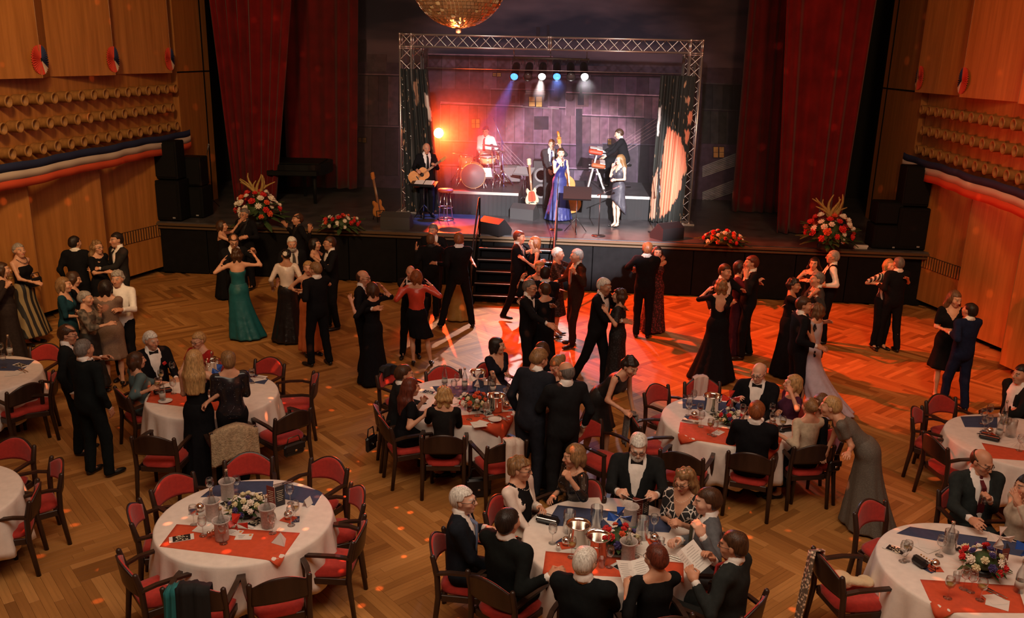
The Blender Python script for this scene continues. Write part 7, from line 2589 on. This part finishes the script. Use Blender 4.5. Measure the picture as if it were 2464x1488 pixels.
NAMES = {'wine': 'clear stemmed wine glass', 'wined': 'stemmed glass of white wine', 'rwine': 'stemmed glass of red wine', 'tumbler': 'small water tumbler', 'vase': 'tall clear glass cylinder', 'bottle': 'glass water bottle', 'cooler': 'frosted bottle cooler', 'ice_bucket': 'silver champagne bucket',
         'mirror_bauble': 'silver ball on coloured napkins', 'shaker': 'small glass shaker', 'cutlery': 'knife and fork pair', 'napkin_pyramid': 'white napkin folded to a pyramid', 'place_card': 'small white tent card', 'note_card': 'white handwritten card',
         'napkin_sheet': 'white unfolded paper napkin', 'programme': 'programme with dark night bridge cover', 'menu_card': 'upright red and black menu card', 'plate': 'white dessert plate', 'evening_bag': 'flat black evening bag', 'spotted_purse': 'small black purse with gold dots'}
ITEMS = {
    'T1': [('cooler', 549, 1203), ('bottle', 549, 1203, .02), ('cooler', 513, 1252), ('bottle', 513, 1252, .02), ('cooler', 645, 1268), ('bottle', 645, 1268, .02), ('cooler', 535, 1300), ('bottle', 535, 1300, .02),
           ('wine', 571, 1190), ('wine', 507, 1195), ('wine', 699, 1212), ('wined', 712, 1253), ('wine', 701, 1265), ('wine', 467, 1263), ('wine', 489, 1290), ('wine', 656, 1284), ('wine', 538, 1309), ('mirror_bauble', 482, 1232), ('mirror_bauble', 694, 1250),
           ('programme', 549, 1216, 0, .9), ('programme', 622, 1199, 0, .5), ('programme', 617, 1258, 0, -.4), ('programme', 437, 1297, 0, -1.1), ('menu_card', 663, 1222, 0, .2), ('napkin_pyramid', 678, 1305), ('place_card', 740, 1216, 0, 1.3), ('note_card', 563, 1283, 0, -.1), ('note_card', 587, 1293, 0, .15),
           ('cutlery', 672, 1168, 0, -.9), ('shaker', 503, 1296), ('shaker', 515, 1291), ('napkin_sheet', 500, 1235, 0, .3), ('napkin_sheet', 590, 1200, 0, .8), ('napkin_sheet', 494, 1272, 0, 1.1)],
    'T2': [('ice_bucket', 513, 903), ('bottle', 513, 905, .04), ('wine', 608, 922), ('wined', 389, 925), ('wine', 416, 905), ('wine', 418, 948), ('bottle', 392, 965), ('evening_bag', 392, 945, 0, .6), ('plate', 398, 968), ('napkin_sheet', 622, 912, 0, .4), ('wine', 500, 930), ('cutlery', 626, 910, 0, 1.4)],
    'T3': [('ice_bucket', 1150, 930), ('ice_bucket', 1194, 990), ('bottle', 1070, 930), ('bottle', 1118, 938), ('vase', 1183, 945), ('bottle', 1186, 948, .0), ('wine', 1100, 935), ('wine', 1092, 950), ('wine', 1222, 935), ('wine', 1226, 960), ('wined', 1148, 1002), ('rwine', 1129, 1010), ('wine', 1168, 1008), ('wined', 1167, 985), ('vase', 1220, 975),
           ('plate', 1191, 1012), ('cutlery', 1216, 1010, 0, .9), ('programme', 1170, 995, 0, .6), ('programme', 1032, 945, 0, 1.3), ('napkin_sheet', 1152, 1022, 0, .1), ('mirror_bauble', 1219, 982), ('napkin_sheet', 1095, 965, 0, .5)],
    'T4': [('ice_bucket', 1712, 990), ('wine', 1658, 985), ('wine', 1656, 1000), ('wine', 1668, 975), ('rwine', 1683, 1008), ('wine', 1686, 1028), ('wined', 1708, 1046), ('wine', 1718, 1050), ('rwine', 1785, 1010), ('rwine', 1803, 972), ('wined', 1840, 985), ('rwine', 1856, 1008), ('wine', 1857, 1030), ('wined', 1881, 1040), ('mirror_bauble', 1670, 1006), ('mirror_bauble', 1858, 1022), ('cutlery', 1669, 1018, 0, 1.2), ('programme', 1722, 1002, 0, .4), ('note_card', 1728, 1042, 0, .9), ('napkin_sheet', 1900, 1020, 0, .5), ('evening_bag', 1890, 1036, 0, .4), ('bottle', 1757, 1018)],
    'T5': [('ice_bucket', 1390, 1312), ('ice_bucket', 1438, 1342), ('vase', 1369, 1280), ('vase', 1434, 1268), ('vase', 1544, 1296), ('cooler', 1510, 1352), ('bottle', 1510, 1352, .02), ('wine', 1329, 1308), ('wined', 1375, 1342), ('wine', 1572, 1285), ('wine', 1466, 1365), ('tumbler', 1447, 1365), ('wine', 1530, 1340), ('tumbler', 1590, 1318), ('mirror_bauble', 1362, 1313), ('mirror_bauble', 1574, 1305), ('menu_card', 1545, 1250, 0, .3), ('cooler', 1515, 1265), ('programme', 1500, 1370, 0, .8), ('napkin_sheet', 1480, 1255, 0, .2), ('shaker', 1343, 1325), ('cutlery', 1625, 1345, 0, 1.1), ('evening_bag', 1318, 1258, 0, -.3), ('napkin_sheet', 1540, 1320, 0, .6)],
    'T6': [('bottle', 2282, 1328), ('vase', 2282, 1328), ('wined', 2180, 1350), ('wine', 2172, 1352), ('wine', 2260, 1338), ('wined', 2280, 1440), ('wine', 2335, 1425), ('wined', 2358, 1445), ('tumbler', 2300, 1402), ('wine', 2318, 1418), ('spotted_purse', 2212, 1362), ('mirror_bauble', 2248, 1368), ('programme', 2155, 1325, 0, .9), ('programme', 2322, 1330, 0, .8), ('napkin_sheet', 2228, 1318, 0, .3), ('napkin_sheet', 2400, 1452, 0, .8), ('bottle', 2450, 1425), ('menu_card', 2420, 1372, 0, .8), ('cutlery', 2405, 1435, 0, .7)],
    'T7': [('wine', 2363, 1020), ('wine', 2376, 1035), ('rwine', 2378, 1010), ('wine', 2366, 1040), ('bottle', 2413, 1020), ('bottle', 2402, 1055), ('vase', 2430, 1050), ('mirror_bauble', 2380, 1045), ('evening_bag', 2380, 1058, 0, -.5), ('wine', 2452, 1085), ('wined', 2420, 1042)],
    'T8': [('bottle', 25, 856), ('wine', 5, 858), ('programme', 50, 880, 0, 1.2), ('napkin_sheet', 30, 900, 0, .2), ('cutlery', 60, 895, 0, 1.0), ('wine', 10, 885)]}
for k_, L_ in ITEMS.items():
    byk = {}
    for it in L_: byk.setdefault(it[0], []).append(it)
    for kd, its in byk.items():
        its = sorted(its, key=lambda q: q[1])
        for i, it in enumerate(its):
            p = at(it[1], it[2], ZT)
            z = ZT + .0015 + (it[3] if len(it) > 3 else 0)
            lab = NAMES[kd] + ' on ' + TABLES[k_][2]
            if len(its) > 1: lab += ', %s from the left' % ORD[i]
            pr = PROT[kd]
            rz = it[4] if len(it) > 4 else (it[1] * .37) % 6.28
            if pr[2]:
                pr[2] = False; o = pr[0]; o.location = (p[0], p[1], z); o.rotation_euler = (0, 0, rz); o['label'] = lab
            else:
                o = copy_tree(pr[0], (p[0], p[1], z), rz, lab)
            o['group'] = NAMES[kd].split(' ', 1)[1] + ' on ' + TABLES[k_][2]
for k_, px, py, kinds, lab, s in (('T1', 592, 1243, ['cream', 'cream', 'white', 'daisy', 'violet'], 'cream rose and violet table bouquet on the empty front left table', 1), ('T2', 503, 935, ['cream', 'white', 'daisy'], 'small cream bouquet on the rear left table between the standing women', .7),
                              ('T3', 1140, 985, ['cream', 'red', 'white', 'daisy', 'violet', 'orange'], 'mixed bouquet with red gerbera on the middle table', 1.05), ('T4', 1755, 1022, ['cream', 'white', 'red', 'violet', 'daisy'], 'mixed bouquet on the rear right table', .9),
                              ('T5', 1488, 1325, ['cream', 'red', 'white', 'orange', 'daisy', 'violet'], 'mixed bouquet with red blooms on the crowded front table', 1.1), ('T6', 2362, 1380, ['cream', 'white', 'red', 'daisy', 'violet'], 'white and violet bouquet on the front right corner table', 1.2)):
    p = at(px, py, ZT)
    t = bouquet('table_bouquet', (p[0], p[1], ZT + .03), lab, .15 * s, .17 * s, 26, kinds, px, .036 * s, 22, 'table bouquets')
    b = MB(); b.lathe([(.001, -.028), (.07 * s, -.028), (.09 * s, .02), (.001, .02)], n=12); b.build('bowl', can_m, t)
blue_p = mat('pinwheel_blue', (.02, .09, .42), .4)
red_p = mat('pinwheel_red', (.62, .035, .02), .45)
wht_p = mat('pinwheel_white', (.78, .68, .62), .5)
for px, py, m_, lab, ln, st_ in ((560, 1262, red_p, 'red paper pinwheel fallen among the bouquet on the front left table', (.07, -.06), .05), (1145, 968, wht_p, 'white paper pinwheel above the middle table', (.02, 0), .32), (1487, 1300, blue_p, 'blue paper pinwheel above the crowded front table', (0, 0), .24),
                                (2388, 1375, wht_p, 'white paper pinwheel above the front right corner table', (0, 0), .34), (1745, 1005, red_p, 'red paper pinwheel above the rear right table', (.04, 0), .26), (532, 915, blue_p, 'blue paper pinwheel on the rear left table', (.0, 0), .12), (2462, 1360, blue_p, 'blue paper pinwheel at the frame edge on the corner table', (0, 0), .2)):
    p = at(px, py, ZT)
    pinwheel((p[0], p[1], ZT + .002), m_, lab, ln, st_, .085)

# ------------------------------------------------------------------ things held or hung
def sheet(c, w, h, R3, label, fold=True, name='menu_sheet', tilt=.35):
    t = empty(name, c, 0, label, 'menu')
    for sx in ((-1, 1) if fold else (1,)):
        R2 = R3 @ Matrix.Rotation(-sx * tilt if fold else 0, 3, 'Y')
        off = R2 @ Vector((sx * w / 2 if fold else 0, 0, 0))
        b = MB(); b.box(off, (w, h, .003), R=R2); o = b.build('page', paperm, t)
        b = MB()
        for i in range(9): b.box(off + R2 @ Vector((-.01 * (i % 3), h * .36 - i * h * .085, .0022)), (w * (.5 + .08 * (i % 4)), h * .018, .0006), R=R2)
        b.build('text_lines', mat('print_grey', (.42, .40, .38), .8), o)
    return t


def near_hands(k_):
    h = HOLDS[k_]['hands']
    return Vector((h[0][0] + h[1][0]) / 2)


def facing(h, pitch):
    f = Vector(HOLDS[h]['Rw'] @ v3(0, 1, 0))
    return Matrix.Rotation(math.atan2(-f.x, f.y), 3, 'Z') @ Matrix.Rotation(pitch, 3, 'X')


HF = lambda h: Vector(HOLDS[h]['Rw'] @ v3(0, 1, 0))
sheet(near_hands('t5d') + HF('t5d') * .12 + Vector((0, 0, -.02)), .155, .22, facing('t5d', .5), 'open white menu held by the white bearded man')
sheet(near_hands('t5g') + HF('t5g') * .13 + Vector((0, 0, .03)), .155, .24, facing('t5g', .7), 'open white menu held by the man in charcoal suit')
sheet(near_hands('t5h') + HF('t5h') * .10 + Vector((0, 0, .03)), .15, .22, facing('t5h', .55), 'open white menu held by the woman with dark red hair')


def mic(k_, i, label):
    h = HOLDS[k_]['hands'][i]
    hc_ = Vector(HOLDS[k_]['hc']); f = HF(k_)
    mouth = hc_ + f * .15 + Vector((0, 0, -.07))
    c = Vector(h[0]) + Vector(h[1]) * .075 - Vector(h[2]) * .03
    d = (mouth - c).normalized()
    t = empty('hand_microphone', c, 0, label, 'microphone')
    b = MB(); b.cyl(-d * .10, d * .09, .012, .018, n=8); b.build('handle', mat('mic_handle', (.5, .48, .48), .35, .6), t)
    b = MB(); b.sph(d * .11, .028, 10); b.build('head', mat('mic_grey', (.12, .12, .13)), t)


mic('singer', 1, 'microphone in the blue gown singer\'s hand')
mic('singer2', 1, 'microphone in the grey dress singer\'s hand')
for i, lab in ((0, 'drum stick in the drummer\'s hand towards the ride cymbal'), (1, 'drum stick in the drummer\'s hand over the snare drum')):
    h = HOLDS['drummer']['hands'][i]
    t = empty('drum_stick', Vector(h[0]), 0, lab, 'drum stick')
    d = (Vector((0, -1, .15)) + Vector(h[1]) * .5).normalized()
    b = MB(); b.cyl(Vector(h[1]) * .06 - d * .08, Vector(h[1]) * .06 + d * .30, .008, .006, n=6); b.build('shaft', spruce, t)
    b = MB(); b.sph(Vector(h[1]) * .06 + d * .305, .009, 6); b.build('tip', spruce, t)
for k_, i, kd, lab in (('t4c', 0, 'rwine', 'glass of red wine raised by the ginger haired man'), ('l0', 1, 'wined', 'glass held by the person at the left edge'), ('r1', 0, 'tumbler', 'tumbler held by the balding man with wine red tie'), ('t2c', 1, 'wined', 'glass of wine in the hand of the woman in floral teal'), ('t4d', 0, 'wined', 'glass of white wine before the beige bolero')):
    h = HOLDS[k_]['hands'][i]
    p = Vector(h[0]) + Vector(h[1]) * .085 - Vector(h[2]) * .045
    o = copy_tree(PROT[kd][0], (p.x, p.y, p.z - .06), 0, lab); o['group'] = 'held glasses'


def draped(name, k_, i, m, label, w=.3, front=.3, back=.42, x0=0.0, cat='garment', fur=False):
    """garment hung over the back of a chair"""
    c = CHW[(k_, i)]
    V, F = [], []
    nu, nv = 14, 22
    L_ = front + back
    for j in range(nv + 1):
        s_ = j / nv * L_
        for q in range(nu + 1):
            u = -1 + 2 * q / nu
            x = x0 + u * w / 2
            ub = x / .232
            zt_ = .775 + .095 * max(0, 1 - abs(ub) ** 2.2) ** 1.2
            yb = -.245 - .055 * max(0, 1 - ub * ub) - .12 * .22
            wv = .012 * math.sin(u * 7 + j * .15) + .008 * math.sin(u * 15)
            if s_ < front: y, z = yb + .045 + wv, zt_ - (front - s_)
            else:
                y, z = yb - .045 + wv - .05 * (s_ - front), zt_ - (s_ - front)
            if abs(s_ - front) < .05: z = zt_ + .012 - .1 * abs(s_ - front)
            V.append((x * (1 + .12 * (s_ - front)), y, z))
    for j in range(nv):
        for q in range(nu):
            a = j * (nu + 1) + q
            F.append((a, a + 1, a + nu + 2, a + nu + 1))
    o = link(name, raw_mesh(name, np.array(V), np.array(F), m), None, c.location, c.rotation_euler[2])
    md = o.modifiers.new('thickness', 'SOLIDIFY'); md.thickness = .012 if not fur else .04; md.offset = 0
    tag(o, label, cat)


draped('white_shawl', 'T3', 2, mat('shawl_white', (.70, .58, .50), .9, bump=.3, bscale=80), 'white shawl hung over the chair at the front of the middle table', .24, .2, .5, .06, 'shawl')
draped('white_shawl', 'T4', 1, mat('shawl_pink', (.68, .50, .44), .9, bump=.3, bscale=80), 'pale pink shawl over the chair behind the rear right table', .2, .38, .3, .02, 'shawl')
draped('teal_scarf', 'T1', 5, mat('scarf_teal', (.015, .16, .17), .8), 'teal scarf trailing from the front chair of the empty table', .12, .2, .5, -.16, 'scarf')
draped('dark_jacket', 'T1', 5, mat('jacket_dark', (.008, .009, .010), .85), 'black jacket hung over the front chair beside the teal scarf', .26, .25, .5, .02, 'jacket')
draped('lace_scarf', 'T6', 1, cloth_mat((.50, .36, .26), 'lace'), 'long beige lace scarf hanging from the chair at the corner table', .16, .2, .78, -.16, 'scarf')
draped('grey_scarf', 'T4', 2, mat('scarf_grey', (.16, .15, .14), .9, noise=.4, nscale=60), 'grey woollen scarf over the chair beside the bending woman', .22, .3, .4, -.05, 'scarf')
draped('fur_stole', 'T2', 4, mat('fur_beige', (.42, .31, .19), .95, noise=.3, nscale=30, bump=1.0, bscale=60), 'beige fur stole over the chair behind the two standing women', .52, .2, .36, 0, 'stole', True)
draped('dark_coat', 'T3', 0, mat('jacket_dark', (.008, .009, .010)), 'black jacket over the rear left chair of the middle table', .3, .12, .3, 0, 'jacket')
c = CHW[('T6', 1)].location
S = SD(.014)
for i in range(9): S.ell((random.uniform(-.13, .13), random.uniform(-.1, .12), .02 + random.uniform(0, .05)), (random.uniform(.05, .09), random.uniform(.04, .08), .04), rotz(i), .03)
V, F = S.run()
tag(link('crumpled_cardigan', raw_mesh('crumpled_cardigan', V, F, mat('cardigan_cream', (.66, .52, .33), .9, bump=.5, bscale=50)), None, (c[0] + .02, c[1] + .02, .50)), 'crumpled cream cardigan lying on the red seat at the corner table', 'cardigan')


def handbag(loc, rz, label, w=.3, h=.24, d=.12, chain=False):
    t = empty('handbag', loc, rz, label, 'handbag')
    bm_ = mat('bag_black', (.010, .010, .012))
    b = MB(); b.box((0, 0, h / 2), (w, d, h), bev=.035); b.box((0, -d * .5, h * .72), (w * .96, .012, h * .5), bev=.005); b.build('body', bm_, t)
    b = MB(); b.tube([(-w * .35, 0, h * .95), (-w * .25, 0, h * 1.5), (w * .25, 0, h * 1.5), (w * .35, 0, h * .95)], .008, 6); b.build('handle', mat('bag_handle', (.12, .10, .07), .3, .7) if chain else bm_, t)
    b = MB(); b.box((0, -d * .5 - .012, h * .5), (.03, .01, .025), bev=.003); b.build('clasp', silver, t)


p = at(1150, 1195, 0); handbag(p, .3, 'shiny black handbag on the floor near the middle table')
c = CHW[('T2', 2)]; f = Matrix.Rotation(c.rotation_euler[2], 3, 'Z') @ Vector((-.05, -.34, .30))
handbag(Vector(c.location) + f, c.rotation_euler[2], 'black shoulder bag hanging from the front right chair of the rear left table', .28, .16, .07, True)
p = at(893, 1090, .25); handbag((p[0], p[1], .28), 1.2, 'small black handbag hanging beside the chair at the middle table', .2, .2, .06)
h = HOLDS['l1']; q = near_hands('l1')
handbag((q.x, q.y, q.z - .12), h['yaw'], 'black clutch bag held by the grey haired woman in gold', .26, .16, .05)
handbag(Vector(HOLDS['t4d']['root']) + Vector((.32, -.12, .47)), .4, 'small beige purse hanging beside the beige bolero', .16, .14, .05, True)
# ------------------------------------------------------------------ lamps that belong to built fixtures, stage haze
o = lamp('SPOT', 'spot_lamp_red', RED_AT, tuple(RED_AT + aim), 5000, (1, .06, .012), .10, cone=105, blend=1.0)
for i, (kind, p, d) in enumerate(LAMPS):
    if i == 1:
        lamp('SPOT', 'can_lamp', p + d * .03, (-1.5, 15.4, 0), 2600, (1, .78, .76), .05, cone=24, blend=.2)
    elif i == 0:
        lamp('SPOT', 'can_lamp', p + d * .03, (-3.1, 20.4, 1.2), 1500, (.12, .22, 1), .05, cone=30, blend=.5)
    else:
        lamp('SPOT', 'can_lamp', p + d * .03, tuple(p + d * 3), 260 if kind == 'blue' else 420, (.15, .32, 1) if kind == 'blue' else (1, .92, .98), .07, cone=46, blend=.5)
# reflections thrown by the mirror ball: a patterned lamp just under the ball
l = D.lights.new('mirror_ball_reflections', 'POINT')
o = D.objects.new('mirror_ball_reflections', l); COL.objects.link(o)
o.location = (BALL.x, BALL.y, BALL.z - BR - .12)
l.energy = 2000; l.color = (1, .22, .07); l.shadow_soft_size = .01
l.use_nodes = True
N, L = l.node_tree.nodes, l.node_tree.links
em = N['Emission']
ge = N.new('ShaderNodeNewGeometry'); vo = N.new('ShaderNodeTexVoronoi'); mr = N.new('ShaderNodeMapRange')
vo.inputs['Scale'].default_value = 21
L.new(ge.outputs['Incoming'], vo.inputs['Vector'])
L.new(vo.outputs['Distance'], mr.inputs['Value'])
mr.inputs['From Min'].default_value = .10; mr.inputs['From Max'].default_value = .17; mr.inputs['To Min'].default_value = 1; mr.inputs['To Max'].default_value = 0
L.new(mr.outputs['Result'], em.inputs['Strength'])
# haze over the stage
b = MB(); b.box((-1.2, 22.7, 4.4), (12.0, 4.3, 6.3))
hz = b.build('stage_haze', D.materials.new('haze'))
m = hz.data.materials[0]; m.use_nodes = True
N, L = m.node_tree.nodes, m.node_tree.links
N.remove(N['Principled BSDF'])
vs = N.new('ShaderNodeVolumeScatter'); vs.inputs['Density'].default_value = .036; vs.inputs['Anisotropy'].default_value = .45
vs.inputs['Color'].default_value = (1, .97, .97, 1)
L.new(vs.outputs[0], N['Material Output'].inputs['Volume'])
tag(hz, 'thin haze hanging over the stage', 'haze', kind='stuff')
